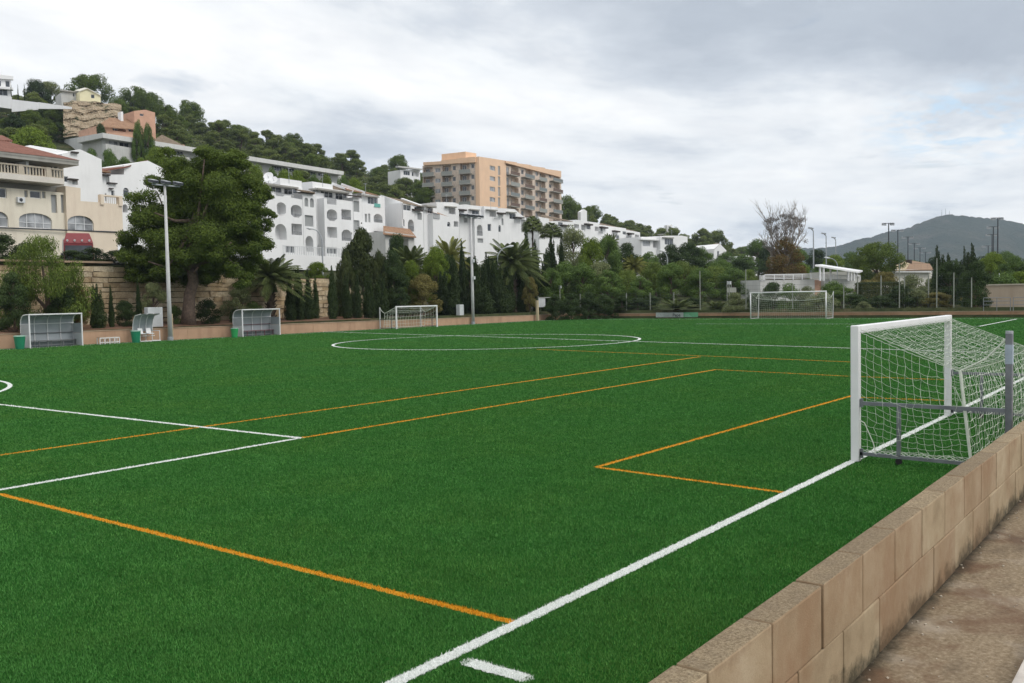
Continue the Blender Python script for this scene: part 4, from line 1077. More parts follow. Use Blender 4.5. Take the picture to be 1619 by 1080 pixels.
# side wall (runs back from the front, facing left)
a = F.sz(635, 320, .4); bk = 15
aw = atD(601, 308, 165)
m = MB()
p0 = (a[0]-.02, -.4, 0); lo = (a[0], -.4)
L2 = aw-F.O; sb = L2@F.e; ob = L2@F.n
m.hexa([(a[0], -.4, -3), (a[0]+.3, -.4, -3), (sb+.3, -ob, -3), (sb, -ob, -3), (a[0], -.4, a[1]), (a[0]+.3, -.4, a[1]), (sb+.3, -ob, aw[2]-F.O[2]), (sb, -ob, aw[2]-F.O[2])])
m.build('side_wall', M['wwall'], F.t)
for (x0, z0_), (x1, z1q), mt in (((0, 0), (1, 1), M['tile_dull']),):
    m = MB(); S0 = (sb, -ob, aw[2]-F.O[2]-.1); S1 = (a[0], -.4, a[1]-.1); W_ = 6.3
    m.quad(S0, S1, (S1[0]+W_, S1[1], S1[2]-.2), (S0[0]+W_, S0[1], S0[2]-.2)); m.build('roof', mt, F.t)
    m = MB(); m.quad((S0[0]+W_+.4, S0[1], S0[2]-.4), (S1[0]+W_+.6, S1[1], S1[2]-.7), (S1[0]+2*W_+1.4, S1[1], S1[2]-1.3), (S0[0]+2*W_+.4, S0[1], S0[2]-1.0)); m.build('roof', M['tile'], F.t)
    m = MB(); m.bar((S0[0]+W_+.2, S0[1], S0[2]-.2), (S1[0]+W_+.3, S1[1], S1[2]-.3), .4, .5); m.build('parapet', M['wwall'], F.t)
F3 = Fac(612, 380, 138, 8, 8, 'tiled_shed', 'low building with brown tiled roof between the two nearest white blocks', 'shed')
volume(F3, [(609, 366), (655, 372), (655, 372)], 7, 0, 6, [('r', 'w', 615, 378, 626, 390), ('r', 'l', 632, 378, 646, 396)], M['greywall'])
roof_px(F3, [(606, 369, .5), (658, 374.5, .5), (648, 362, -4.5), (606, 357, -4.5)], M['tile'])

# ---- third block
F = Fac(690, 395, 176, -3, 9.5, 'white_apartment_block', 'long white block with stepped roofline below the orange tower', 'building', 'white terraced apartment blocks')
ZB = 8
volume(F, [(690, 319.5), (716.5, 320), (725.3, 322.5), (725.3, 322.5)], ZB, .8, 9, [('r', 'l', 709.3, 329, 720, 338.5), ('a', 'w', 707, 351, 712, 358.5), ('r', 'l', 717.5, 350, 724.6, 358.5)])
slab(F, 706, 327, 723, 328.5, .8, .6, .2, M['concrete'])
volume(F, [(725.6, 324), (736, 323), (745, 324.5), (765, 326.5), (765, 326.5)], ZB, 0, 9, [('r', 'w', 746.5, 333, 758, 339), ('a', 'w', 744.5, 355, 749.5, 365.5), ('r', 'l', 734, 344.5, 739, 352)])
slab(F, 724.5, 332.2, 738.5, 334, 0, .8, .3, M['eave']); slab(F, 744, 331.5, 759, 333.2, 0, .6, .2, M['concrete'])
slab(F, 733, 340.3, 763.5, 343, .6, 1.0, .3, M['eave'])
volume(F, [(750, 346), (770, 347), (770, 347)], ZB, 1.2, 6, [('a', 'k', 754, 355.5, 763, 372.8), ('r', 'b', 755, 377, 764, 384)])
volume(F, [(765.3, 326), (787, 327.5), (787, 327.5)], ZB, .6, 9, [('r', 'l', 774, 333.8, 784.5, 342.8), ('r', 'w', 771, 354.2, 776.5, 365.5)])
slab(F, 771, 331.8, 787, 333.6, .6, .6, .2, M['concrete'])
rail(F, 781.5, 342.5, 790.5, 346.5, 1.0)
volume(F, [(787.2, 329), (799, 329.5), (814, 331), (826, 341), (832, 345)], ZB, 0, 9, [('a', 'w', 787.5, 356, 792, 367), ('r', 'w', 805.6, 338, 815.5, 346.5), ('r', 'b', 793, 345.5, 796, 356), ('r', 'b', 824, 347, 830, 366)])
slab(F, 786.5, 337.3, 800.5, 339.6, 0, .8, .3, M['eave']); slab(F, 803, 335.6, 817, 337.4, 0, .6, .2, M['concrete']); slab(F, 817.5, 344.4, 829.5, 345.6, 0, .8, .25, M['eave'])
rail(F, 813.5, 347, 822, 353, .8)

# ---- fourth block
F = Fac(855, 395, 228, 9, 11, 'white_apartment_block', 'far long white block descending behind the fan palms with brown tiled roof', 'building', 'white terraced apartment blocks')
ZB = 9
volume(F, [(852, 342.5), (868, 346), (868, 346)], ZB, 1, 8, [])
volume(F, [(868.3, 350), (911, 351), (911.3, 347.5), (946.5, 352.5), (946.8, 355), (966, 358), (989.5, 361), (990, 363.5), (1012, 367.5)], ZB, 0, 9, [
    ('r', 'w', 882.5, 351.5, 890, 358), ('r', 'l', 907.5, 354.5, 915.5, 361), ('r', 'l', 919, 355.5, 925.5, 364), ('r', 'w', 927.5, 356.5, 933.5, 362.5), ('r', 'l', 940.5, 358.5, 947, 365.5), ('r', 'w', 949.5, 360, 953, 366), ('r', 'w', 984.5, 366, 990, 371), ('r', 'l', 1004, 371, 1011, 376.5), ('r', 'w', 993, 368, 996, 373), ('r', 'w', 915, 372, 921, 378), ('r', 'w', 953, 377, 958, 383), ('r', 'w', 974, 372, 979, 379)])
for a, b, c, d in ((892, 357.5, 901, 358.5), (928, 355.5, 938, 356.5), (952, 360.2, 962, 361.5), (972, 366.2, 981, 367.5), (995, 369.8, 1003, 371)): slab(F, a, b, c, d, 0, .9, .4, M['eave'])
roof_px(F, [(854, 341.5, -1), (911, 351, -1), (893, 347, -5), (858, 339.5, -5)], M['tile_dull']); roof_px(F, [(947, 355.5, -1), (1012, 368, -1), (1003, 365, -5), (949, 352.5, -5)], M['tile_dull'])
rail(F, 946.5, 366.2, 953.5, 369, .4); rail(F, 990, 374, 998, 376.5, .4)

# ---- fifth block
F = Fac(1046, 400, 262, -8, 12, 'white_apartment_block', 'small separate white flat-roofed block at the right end of the terraces', 'building', 'white terraced apartment blocks')
ZB = 8
volume(F, [(1014, 374.5), (1043.5, 374.8), (1043.6, 374.8)], ZB, 0, 9, [('r', 'W', 1016, 381, 1028, 389.5), ('r', 'l', 1032.6, 381, 1042.6, 391.8)])
slab(F, 1013, 379.4, 1044, 380, 0, .8, .35, M['wwall'])
volume(F, [(1044, 373), (1078, 372.5), (1087, 374.5), (1087, 374.5)], ZB, 1.2, 10, [('r', 'w', 1051, 377.5, 1064.5, 387)])
slab(F, 1049, 376.3, 1066, 376.6, 1.2, .5, .25, M['concrete'])
volume(F, [(1046.5, 370), (1053, 370), (1053, 370)], 20.2, -2, 2, [], M['greywall'], 'chimney')
F = Fac(1138, 420, 300, -22, 10, 'white_gabled_house', 'white gabled house with tan roof standing alone right of the terraces', 'house')
volume(F, [(1129, 393.5), (1138.5, 385.5), (1148.5, 396), (1148.5, 396)], 7, 0, 12, [('r', 'w', 1134, 397, 1137, 405.5)])
roof_px(F, [(1129, 394, 0), (1138.5, 385, 0), (1133, 384.2, -8), (1119, 388.5, -8)], M['tile_dull'])
slab(F, 1136, 405.3, 1148, 404.3, 0, .7, .2, M['concrete'])
F = Fac(1195, 420, 260, -5, 8, 'white_house', 'white house fragment showing among the trees left of the dead tree', 'house')
volume(F, [(1178, 405), (1187, 404), (1200, 407), (1208, 409), (1208, 409)], 4, 0, 8, [('r', 'w', 1183, 408, 1189, 413), ('r', 'w', 1196, 411, 1201, 416)])
F = Fac(1235-14, 420, 190, -5, 6, 'white_pillar_house', 'narrow pale wall strip seen between trees beneath the dead tree', 'wall')
volume(F, [(1220.5, 405), (1225.5, 405), (1225.5, 405)], 1, 0, .5, [], M['greywall'])
F = Fac(985, 430, 165, 0, 5, 'white_kiosk', 'white flat kiosk roof glimpsed among the trees below the fourth white block', 'kiosk')
volume(F, [(976, 421), (1007, 420.5), (1031, 421.5), (1031, 421.5)], 3, 0, 4, [('r', 'w', 983, 424, 990, 429), ('r', 'w', 1010, 424, 1018, 429)])

# ---- orange tower block
P0 = (757, 248); D0 = 262
F = Fac(757, 340, D0, 10, 25, 'orange_tower_block', 'six-storey orange apartment tower with stacked grey balconies on the hill', 'building')
H6 = []
for r in range(5):
    dv = 16.55*r
    H6 += [('r', 'W', 774.5, 262.5+dv, 783, 269.5+dv)]
volume(F, [(757, 247.5), (780, 251), (800, 254.2), (800, 254.2)], 22, 0, 12, H6+[('r', 'b', 787.5, 262.5+16.6*r, 791, 277+16.6*r) for r in range(5)], M['orange'])
hh = []
for r in range(5):
    dv = 16.3*r
    hh += [('r', 'W', 800.5, 264.5+dv, 804.8, 278+dv), ('r', 'w', 824, 268.5+dv, 828, 275.5+dv), ('r', 'W', 847, 272+dv, 850.5, 278+dv), ('r', 'w', 868, 275.5+dv*.98, 872, 281+dv*.98)]
    hh += [('r', 'l', 808, 264+dv, 820, 277.5+dv), ('r', 'l', 831, 268+dv, 842, 281.5+dv), ('r', 'L', 853.5, 271+dv, 862.5, 285+dv), ('r', 'l', 875.5, 274+dv, 885, 287+dv)]
volume(F, [(800.2, 262), (887, 274.5), (887, 274.5)], 20, -.3, 12, hh, M['brick'])
volume(F, [(800.2, 254.3), (817, 256.6), (817.2, 258), (840, 261), (840.2, 262.2), (862, 265.5), (862.2, 267), (887, 270.5), (887.2, 270.5)], F.sz(843, 269.5)[1]+25, .5, 11, [], M['orange'], 'parapet')
for r in range(5):
    for (u0, u1, vb) in ((807.5, 822, 279.3), (830.5, 845.5, 283.3), (853, 865, 287.5), (875, 890, 289.5)):
        dv = 16.3*r
        s0, z = F.sz(u0, vb+dv, 1.2); s1, z = F.sz(u1, vb+dv, 1.2)
        m = MB(); m.box(s0, s1, -1.3, .4, z-.12, z+.12); b = m.build('balcony', M['concrete'], F.t)
        m = MB(); m.box(s0+.05, s1-.05, -1.28, -1.2, z+.121, z+1.1); m.box(s1-.13, s1-.05, -1.2, .3, z+.121, z+1.1); m.build('balustrade', plain(('brown_rail', 'grey_rail', 'bluegrey_rail')[(r*7+int(u0)) % 3], ((.13, .085, .065), (.26, .27, .25), (.17, .19, .19))[(r*7+int(u0)) % 3], .6), b)
# left wing, turned towards the pitch
FW = Fac(757, 340, D0, -68, 25, 'left_wing', 'x', 'x')
hh = []
for r in range(5):
    dv = 17.0*r; e = .985
    hh += [('r', 'l', 669.5, 264.5+dv*.97, 684, 276.5+dv*.97), ('r', 'W', 688, 266+dv*.97, 696.5, 272.5+dv*.97), ('r', 'l', 699.5, 261.5+dv*.98, 713, 275+dv*.98), ('r', 'w', 715.5, 262.5+dv, 720.6, 269.3+dv),
           ('r', 'l', 727.5, 257.5+dv, 742, 272+dv), ('r', 'w', 744.8, 259+dv, 749.8, 266+dv)]
volume(FW, [(668, 262.5), (705, 259), (751, 254.5), (751, 254.5)], 20, 0, 12, hh, M['brick'])
volume(FW, [(751, 248), (757.3, 247.4), (757.3, 247.4)], 20, .2, 10, [], M['orange'])
volume(FW, [(669, 256.6), (697, 255), (697.1, 253.6), (724, 251), (724.1, 250), (751, 248), (751, 248)], FW.sz(709, 259.8)[1]+25, .8, 11, [], M['orange'], 'parapet')
volume(FW, [(706.4, 243), (736, 239.7), (736, 239.7)], FW.sz(709, 259.8)[1]+25, -3, 8, [], M['orange'], 'penthouse')
volume(F, [(736, 239.9), (753, 242.5), (753, 242.5)], F.sz(757, 252)[1]+25, -4, 8, [], M['orange'], 'penthouse')
for r in range(5):
    for (u0, u1, vb, q) in ((667, 686, 278, .97), (697.5, 715, 276.5, .98), (725.5, 744, 273.5, 1)):
        dv = 17*r*q
        s0, z = FW.sz(u0, vb+dv, 1.2); s1, z = FW.sz(u1, vb+dv, 1.2)
        m = MB(); m.box(s0, s1, -1.3, .4, z-.12, z+.12); b = m.build('balcony', M['concrete'], FW.t)
        m = MB(); m.box(s0+.05, s1-.05, -1.28, -1.2, z+.121, z+1.1); m.box(s0+.05, s0+.13, -1.2, .3, z+.121, z+1.1); m.build('balustrade', plain('grey_rail', (.26, .27, .25), .6), b)
bpy.context.view_layer.update()
rel = F.t.matrix_world.inverted() @ FW.t.matrix_world
for c in list(FW.t.children): c.parent = F.t; c.matrix_local = rel
bpy.data.objects.remove(FW.t)

# ---- modern long white building across the hill
F = Fac(162, 240, 190, 2, 32, 'long_white_building', 'long low modern white building with a flat roof slab stretched across the hillside', 'building')
s_end, _z = F.sz(543, 271, 1.5)
s0, z0 = F.sz(162, 210, 1.5); s1, z1_ = F.sz(300, 233.5, 1.5); zt = z0
m = MB(); zq = lambda s: z0+( F.sz(543, 271, 1.5)[1]-z0)*(s-s0)/(s_end-s0)
m.hexa([(s0, -1.6, zq(s0)-1.0), (s_end, -1.6, zq(s_end)-1.0), (s_end, 8, zq(s_end)-1.0), (s0, 8, zq(s0)-1.0), (s0, -1.6, zq(s0)), (s_end, -1.6, zq(s_end)), (s_end, 8, zq(s_end)), (s0, 8, zq(s0))]); m.build('roof', plain('slab_white', (.60, .60, .58), .85, 0, .05, .3, 0, ((.35, .35, .33), .35)), F.t)
hh = []
u = 171
volume(F, [(162.5, 214.5), (345, 246), (540, 276), (540, 276)], 26, -.4, 8, [('r', 'W', 172, 220, 187, 232), ('r', 'w', 189, 222, 204, 233.5), ('r', 'l', 207, 224, 214, 236), ('r', 'w', 216.5, 226, 233, 238), ('r', 'w', 236, 229, 252, 241), ('r', 'W', 254, 232, 268, 244), ('r', 'w', 270, 235, 290, 247), ('r', 'w', 430, 260.5, 446, 270), ('r', 'w', 448, 263.5, 466, 272), ('r', 'w', 487, 269.5, 500, 277), ('r', 'w', 503, 271.5, 520, 279)], M['greywall'])
volume(F, [(167, 227), (232, 238), (300, 249), (300, 249)], 26, 1.4, 1.2, [], M['greywall'], 'balustrade')
# gable end turned to the left
a = F.sz(162, 210, 0); pw = atD(101, 221, 213); L2 = pw-F.O; sb = L2@F.e; ob = L2@F.n
m = MB(); m.hexa([(a[0], 0, -7), (a[0]+.4, 0.1, -7), (sb+.4, -ob, -7), (sb, -ob, -7), (a[0], 0, a[1]), (a[0]+.4, .1, a[1]), (sb+.4, -ob, pw[2]-F.O[2]), (sb, -ob, pw[2]-F.O[2])])
m.build('gable_wall', plain('gable_render', (.50, .51, .50), .85, 0, .04, .3, 0, ((.35, .35, .34), .3)), F.t)
m = MB(); m.quad((a[0], -.2, a[1]), (sb, -ob, pw[2]-F.O[2]), (sb+30, -ob, pw[2]-F.O[2]-3), (a[0]+30, -.2, a[1]-4)); m.build('roof', MATS['slab_white'], F.t)

# ---- hilltop houses
F = Fac(10, 150, 236, -22, 50, 'hilltop_white_house', 'white two-storey hilltop house cut off by the left edge of the photo', 'house')
volume(F, [(-40, 112), (4, 118.5), (17, 119.5), (17, 119.5)], 54, 0, 8, [('r', 'w', -8, 127, 1.5, 136), ('r', 'w', 8.5, 128, 15.5, 137.5), ('r', 'w', -3, 141.5, 12, 151)], M['wwall'])
slab(F, -40, 122, 21, 124.5, 0, .6, .9, M['wwall']); slab(F, -40, 136.5, 21, 142, 0, 1.2, .5, M['wwall'])
m = MB()
t = thing('garden_wall', tuple(atD(60, 168, 225)), 'long bright white terrace wall below the hilltop houses on the left', 'wall', None)
O = np.array(t.location)
for (u0, va, vb, u1, vc, vd, D) in ((-30, 150, 165, 18, 153, 171, 226), (18.5, 157, 176, 60, 162, 172.5, 224), (60.2, 161.5, 171, 113, 169, 171.5, 222)):
    a, b, c, d = atD(u0, vb+1, D)-O, atD(u1, vd+1, D)-O, atD(u1, vc, D)-O, atD(u0, va, D)-O; k = np.array(_d)*.6*0+np.array([.35, .5, 0])
    m.hexa([a, b, b+k, a+k, d, c, c+k, d+k])
m.build('panel', M['wwall'], t)
F = Fac(126, 157, 232, -14, 47, 'yellow_house', 'pale yellow gabled house on top of the terraced rock slope', 'house')
volume(F, [(126, 144), (137.5, 139.5), (159, 150.5), (159, 150.5)], 52, 0, 9, [('r', 'w', 143.8, 149.5, 149.5, 155.5)], M['yellow'])
roof_px(F, [(126, 143.8, .3), (138, 139.2, .3), (134, 138.6, -7), (118, 142.5, -7)], plain('roof_cream', (.60, .58, .50), .8)); roof_px(F, [(138, 139.2, .3), (160, 150.8, .3), (158, 149, -7), (134, 138.6, -7)], MATS['roof_cream'])
volume(F, [(96.5, 146), (126, 146), (126, 146)], 53, -3.5, 6, [('r', 'w', 115, 147, 118, 153), ('r', 'w', 120, 146.8, 123.5, 152)], M['greywall'])
slab(F, 96, 146.2, 126, 144.4, -3.5, .5, .3, M['concrete'])
volume(F, [(113, 158.5), (158, 161.5), (169, 167), (169, 172)], 48, 1.5, 3, [('r', 'w', 149, 168, 152, 171.5)], plain('rock_wall', (.40, .33, .24), .95, 0, .2, 1.2, .5), 'foundation_wall')
F = Fac(190, 205, 205, -4, 38, 'terracotta_villa', 'terracotta villa with arched porches and a square tower on the slope', 'house')
volume(F, [(153, 199), (218, 203), (218, 203)], 33, 0, 9, [('a', 'l', 178, 199.8, 199, 207.5), ('a', 'l', 203, 202.5, 219, 209)], M['terra'])
roof_px(F, [(152, 199.5, .8), (219, 204, .8), (217, 189, -6), (173, 186, -6)], M['tile'])
volume(F, [(212, 175.5), (230, 173.5), (245, 178), (245, 178)], 33, -2.5, 7, [('r', 'w', 221, 179.8, 227, 183.5)], M['terra'], 'tower')
volume(F, [(191, 176.5), (194.5, 176.5), (194.5, 176.5)], 38, -4, 1.5, [], M['wwall'], 'chimney')
F = Fac(258, 225, 210, -4, 33, 'tiled_villa', 'villa with hipped brown tiled roof peeping over the long white building', 'house')
volume(F, [(240, 224), (292, 229), (292, 229)], 30, 0, 7, [], M['terra'])
roof_px(F, [(239, 224, .8), (293, 231, .8), (256, 212.8, -4)], M['tile_dull'])
F = Fac(650, 275, 330, -6, 46, 'white_house', 'small flat-roofed white house just left of the orange tower block', 'house')
volume(F, [(633, 268.5), (664, 268.5), (664, 268.5)], 36, 0, 7, [('r', 'w', 638, 270.5, 648, 277), ('r', 'l', 651, 270.5, 662, 279)], M['wwall'])
slab(F, 630, 266.8, 668, 266.5, 0, 1.0, .5, M['greywall'])
F = Fac(915, 345, 300, -5, 30, 'white_roof_house', 'tiny white house fragment among the pines right of the orange tower', 'house')
volume(F, [(918, 335), (924, 331), (928, 334), (928, 334)], 26, 0, 1.2, [], M['wwall'])
F = Fac(1058, 360, 400, -5, 28, 'ridge_house', 'small white house on the wooded ridge above the fifth white block', 'house')
volume(F, [(1055, 356), (1063, 355), (1063, 357), (1063, 357)], 28, 0, 1.5, [('r', 'w', 1057, 358, 1061, 361)], M['wwall'])

# ---- rock slope with terraces under the yellow house
def rocks():
    rs = random.Random(21)
    t = thing('terraced_rock_slope', tuple(atD(150, 195, 215)), 'bare tan terraced rock slope below the yellow hilltop house', 'rock slope')
    O = np.array(t.location); tm = NT('bare_rock'); P = tm.gen()
    c = tm.ramp(tm.noise(P, .5, 8, .7, sc=(1, 1, 2.6)), [(.3, (.15, .11, .07)), (.5, (.33, .26, .18)), (.7, (.46, .39, .29))])
    c = tm.mix(tm.ramp(tm.noise(P, .35, 6, .7), [(.56, 0.), (.62, .85)]), c, (.04, .055, .025))
    tm.pbr(c, .95, 0, tm.bump(tm.noise(P, 2.0, 6, .7), 1, .4), .1)
    V, F_ = [], []
    us = np.linspace(100, 192, 60); vs = np.linspace(161, 216, 36)
    for j, v in enumerate(vs):
        for i, u in enumerate(us):
            stp = (v-161)/55*7; f = stp-math.floor(stp)
            ph = .8*math.sin(u*.031+1)+.25*math.sin(u*.11+2)+rs.uniform(-.06, .06); stp = (v-161)/55*4.6+ph*.5; f = stp-math.floor(stp)
            D = 229-(v-161)*.36 - .8*(f > .55) + rs.uniform(-.3, .3)+.5*math.sin(u*.07+v*.16)+.35*math.sin(u*.21-v*.3)
            vv = v+ max(0, (u-150))*.10*(1-(v-161)/55) + 1.0*math.sin(u*.2)
            V.append(tuple(atD(u, vv, D)-O))
    n = len(us)
    for j in range(len(vs)-1):
        for i in range(n-1): F_.append((j*n+i, j*n+i+1, (j+1)*n+i+1, (j+1)*n+i))
    me = bpy.data.meshes.new('rock_face'); me.from_pydata(V, [], F_); me.materials.append(tm.mat)
    link(bpy.data.objects.new('rock_face', me), t)
rocks()

# ---- pavilion with terrace railing and canopy behind the far end
F = Fac(1270, 455, 125, -12, 1.5, 'terrace_building', 'low pale terrace building with white railings and a slanting white canopy behind the far goal', 'building')
volume(F, [(1202, 443), (1288, 441.5), (1288, 441.5)], 0, 0, 3, [('r', 'b', 1215.5, 446.5, 1225, 462)], M['greywall'])
volume(F, [(1288.2, 443), (1303, 443), (1303, 443)], 0, -.3, 8, [], M['terra'])
volume(F, [(1303.2, 441), (1360, 441.5), (1360, 441.5)], 0, .2, 12, [], M['greywall'])
for (u0, v0, u1, v1) in ((1202.5, 435, 1208.5, 443.5),):
    s0, s1, z0, z1_ = F.rect(u0, v0, u1, v1, .1); m = MB()
    for k in range(4): m.box(s0, s1, -.1, .1, z0+(z1_-z0)*k/4, z0+(z1_-z0)*k/4+.1)
    m.box(s0, s0+.08, -.1, .1, z0, z1_); m.box(s1-.08, s1, -.1, .1, z0, z1_); m.build('vent_screen', M['white_metal'], F.t)
for (u0, va, u1, vb, vd) in ((1209, 434.5, 1296, 433, 9), (1296, 434.5, 1360, 436, 8.5)):
    a = F.sz(u0, va, .1); b = F.sz(u1, vb, .1); m = MB(); hh_ = a[1]-F.sz(u0, va+vd, .1)[1]
    for k in range(4): m.bar((a[0], -.1, a[1]-hh_*k/4.2), (b[0], -.1, b[1]-hh_*k/4.2), .06, .08 if k else .12)
    for k in range(7): X = a[0]+(b[0]-a[0])*k/6; Z = a[1]+(b[1]-a[1])*k/6; m.bar((X, -.1, Z-hh_), (X, -.1, Z), .09, .09)
    m.build('railing', M['white_metal'], F.t)
A = [(1288.5, 418.5, 2), (1358, 429.5, 2), (1364, 427.5, -3), (1300, 418, -3)]
P_ = [(F.sz(u, v, o)[0], -o, F.sz(u, v, o)[1]) for u, v, o in A]
m = MB(); m.hexa([(a, b, c-.22) for a, b, c in P_]+P_); m.build('canopy', M['white_metal'], F.t)
for u, v, o in ((1296.5, 420.5, 1.8), (1302, 421.5, 1.8), (1313, 422.5, .5), (1341, 427.5, 1.8), (1345.5, 428, 1.8), (1350, 429, 1.8), (1354.5, 429, -.5)):
    a = F.sz(u, v, o); m = MB(); m.bar((a[0], -o, F.sz(u, 444, o)[1]), (a[0], -o, a[1]), .2, .2); m.build('canopy_post', M['white_metal'], F.t)
F = Fac(1425, 440, 165, -14, 2, 'hip_roof_house', 'pale bungalow with a broad tan hipped roof behind the shrubs at the right', 'house')
volume(F, [(1377, 427.5), (1474, 428), (1474, 428)], 0, 0, 12, [], plain('pale_wall', (.58, .56, .50), .85, 0, .05, .5))
slab(F, 1376.5, 431, 1476, 430.2, 0, .8, .5, M['wwall'])
roof_px(F, [(1377, 428, .9), (1432, 426.5, .9), (1441, 411.8, -5), (1436, 411.8, -5)], plain('roof_tan_light', (.34, .27, .17), .9, 0, .1, 1)); roof_px(F, [(1432, 426.8, .9), (1476, 426.3, .9), (1470, 417, -4), (1441, 411.8, -5)], plain('roof_tan', (.22, .14, .085), .9, 0, .15, 1))
volume(F, [(1439.5, 410.5), (1442, 410.5), (1442, 410.5)], 4, -3, 1, [], M['eave'], 'chimney')
F = Fac(1600, 470, 94, -72, 0.9, 'tan_wall', 'plain high tan rendered wall at the right edge behind the end wall', 'wall')
q = atD(1600, 470, 92)
volume(F, [(1550, 452), (1562, 450.5), (1640, 447.5), (1720, 447), (1720, 447)], -.6, 0, .5, [], plain('wall_beige', (.42, .34, .255), .9, 0, .08, .5, .1, ((.26, .18, .12), .35)))
m = MB(); a = F.sz(1560, 451.5); b = F.sz(1720, 448); m.bar((a[0], .2, a[1]+.05), (b[0], .2, b[1]+.05), .6, .14); m.build('coping', plain('coping_tan', (.42, .38, .30), .9, 0, .15, 1), F.t)

# ---- red truck cab and vans on the road
def truck():
    p = atD(124, 396, 84); z = terr(p[0], p[1]-2)
    t = thing('truck', (p[0], p[1], 4.9), 'red-fronted truck parked on the road before the cream building, half hidden by bushes', 'truck', None, R(-26))
    zt = atD(124, 369, 84)[2]-4.9; w = 2.5
    m = MB(); m.hexa([(-w/2, -1, .8), (w/2, -1, .8), (w/2, 1.2, .8), (-w/2, 1.2, .8), (-w/2+.05, -.9, zt-.9), (w/2-.05, -.9, zt-.9), (w/2-.05, 1.2, zt-.5), (-w/2+.05, 1.2, zt-.5)]); m.build('cab', plain('truck_red', (.19, .025, .03), .45, 0, .1, 3), t, bevel=.06, seg=2)
    m = MB(); m.hexa([(-w/2+.02, -.95, zt-.95), (w/2-.02, -.95, zt-.95), (w/2-.02, 1.2, zt-.95), (-w/2+.02, 1.2, zt-.95), (-w/2+.3, -.35, zt), (w/2-.3, -.35, zt), (w/2-.3, 1.2, zt), (-w/2+.3, 1.2, zt)]); m.build('wind_deflector', MATS['truck_red'], t, bevel=.08, seg=2)
    m = MB(); m.hexa([(-w/2+.12, -1.03, 1.75), (w/2-.12, -1.03, 1.75), (w/2-.12, -.9, 1.75), (-w/2+.12, -.9, 1.75), (-w/2+.16, -.97, zt-1.15), (w/2-.16, -.97, zt-1.15), (w/2-.16, -.85, zt-1.15), (-w/2+.16, -.85, zt-1.15)]); m.build('windscreen', M['glass'], t)
    for X in (-.9, -.3, .3, .9):
        m = MB(); m.tube([(X, -.98, zt-.72), (X, -.9, zt-.70)], .09, 10); m.build('roof_lamp', M['frame'], t)
    for X in (-w/2-.12, w/2+.12):
        m = MB(); m.box(X-.1, X+.1, -1.1, -1.0, 1.9, 2.5); m.build('mirror', M['dark_metal'], t)
    m = MB(); m.box(-w/2+.05, w/2-.05, 1.3, 7.5, 1.0, zt-.4); m.build('box_body', M['frame'], t)
    for X in (-1.05, 1.05):
        for Y in (0, 5.5):
            m = MB(); m.tube([(X-.15, Y, .5), (X+.15, Y, .5)], .5, 16); m.build('wheel', M['rubber'], t)
truck()
def van(u, vt, D, base, w, col, label, name='van', h=2.3, L=4.6, rz=10):
    p = atD(u, vt, D); zb = p[2]-h
    t = thing(name, (p[0], p[1], zb), label, name, None, R(rz))
    prof = [(-L/2, .35), (-L/2, .95), (-L/2+.9, 1.1), (-L/2+1.4, h-.05), (-L/2+1.9, h), (L/2-.1, h), (L/2, h-.3), (L/2, .35)]
    m = MB()
    m.poly([(x, -w/2, z) for x, z in prof]); m.poly([(x, w/2, z) for x, z in prof][::-1])
    for a, b in zip(prof, prof[1:]+prof[:1]): m.quad((a[0], -w/2, a[1]), (a[0], w/2, a[1]), (b[0], w/2, b[1]), (b[0], -w/2, b[1]))
    m.build('body', col, t)
    m = MB(); m.box(-L/2+1.5, -L/2+2.5, -w/2-.01, w/2+.01, h*.55, h*.85); m.build('side_window', M['glass'], t)
    m = MB(); m.box(-L/2+2.7, L/2-.4, -w/2-.01, w/2+.01, h*.55, h*.85); m.build('side_window', M['glass'], t)
    for X in (-L/2+.9, L/2-.9):
        for Y in (-w/2+.1, w/2-.1): m = MB(); m.tube([(X, Y-.1, .33), (X, Y+.1, .33)], .33, 12); m.build('wheel', M['rubber'], t)
van(202, 385.5, 90, 0, 1.8, M['frame'], 'white van on the road partly hidden by the left side of the big pine', h=2.2, rz=60)
van(856, 417.5, 150, 0, 1.8, M['frame'], 'small white car glimpsed between dark cypresses right of the right mast', 'car', h=1.5, L=4.2, rz=40)

# roof aerials and chimneys on the white blocks
def aerial(u, v, D, h, label):
    p = atD(u, v, D); t = thing('roof_aerial', tuple(p), label, 'aerial', 'roof aerials on the white blocks')
    m = MB(); m.tube([(0, 0, -.6), (0, 0, h)], .03, 5); m.build('pole', M['galv'], t)
    m = MB()
    for k in range(4): m.tube([(-.35+.04*k, 0, h-.1-.02*k), (.35-.04*k, 0, h-.1-.02*k)], .012, 3) if k == 0 else m.tube([(-.3+k*.18, -.22, h-.1), (-.3+k*.18, .22, h-.1)], .012, 3)
    m.build('antenna', M['galv'], t)
for u, v, D, h, l in ((457, 283, 130, 1.6, 'thin aerial on the left roof box of the big white block'), (510, 289, 131, 1.3, 'thin aerial on the right roof box of the big white block'), (578, 303, 131, 1.2, 'thin aerial above the brown tiles of the big white block'), (706, 320, 181, 1.6, 'thin aerial on the left parapet of the third white block'), (776, 327, 182, 1.4, 'thin aerial on the right parapet of the third white block'), (930, 350, 233, 1.6, 'thin aerial on the flat roof of the fourth white block'), (1062, 373, 266, 1.6, 'thin aerial on the separate white block')): aerial(u, v, D, h, l)
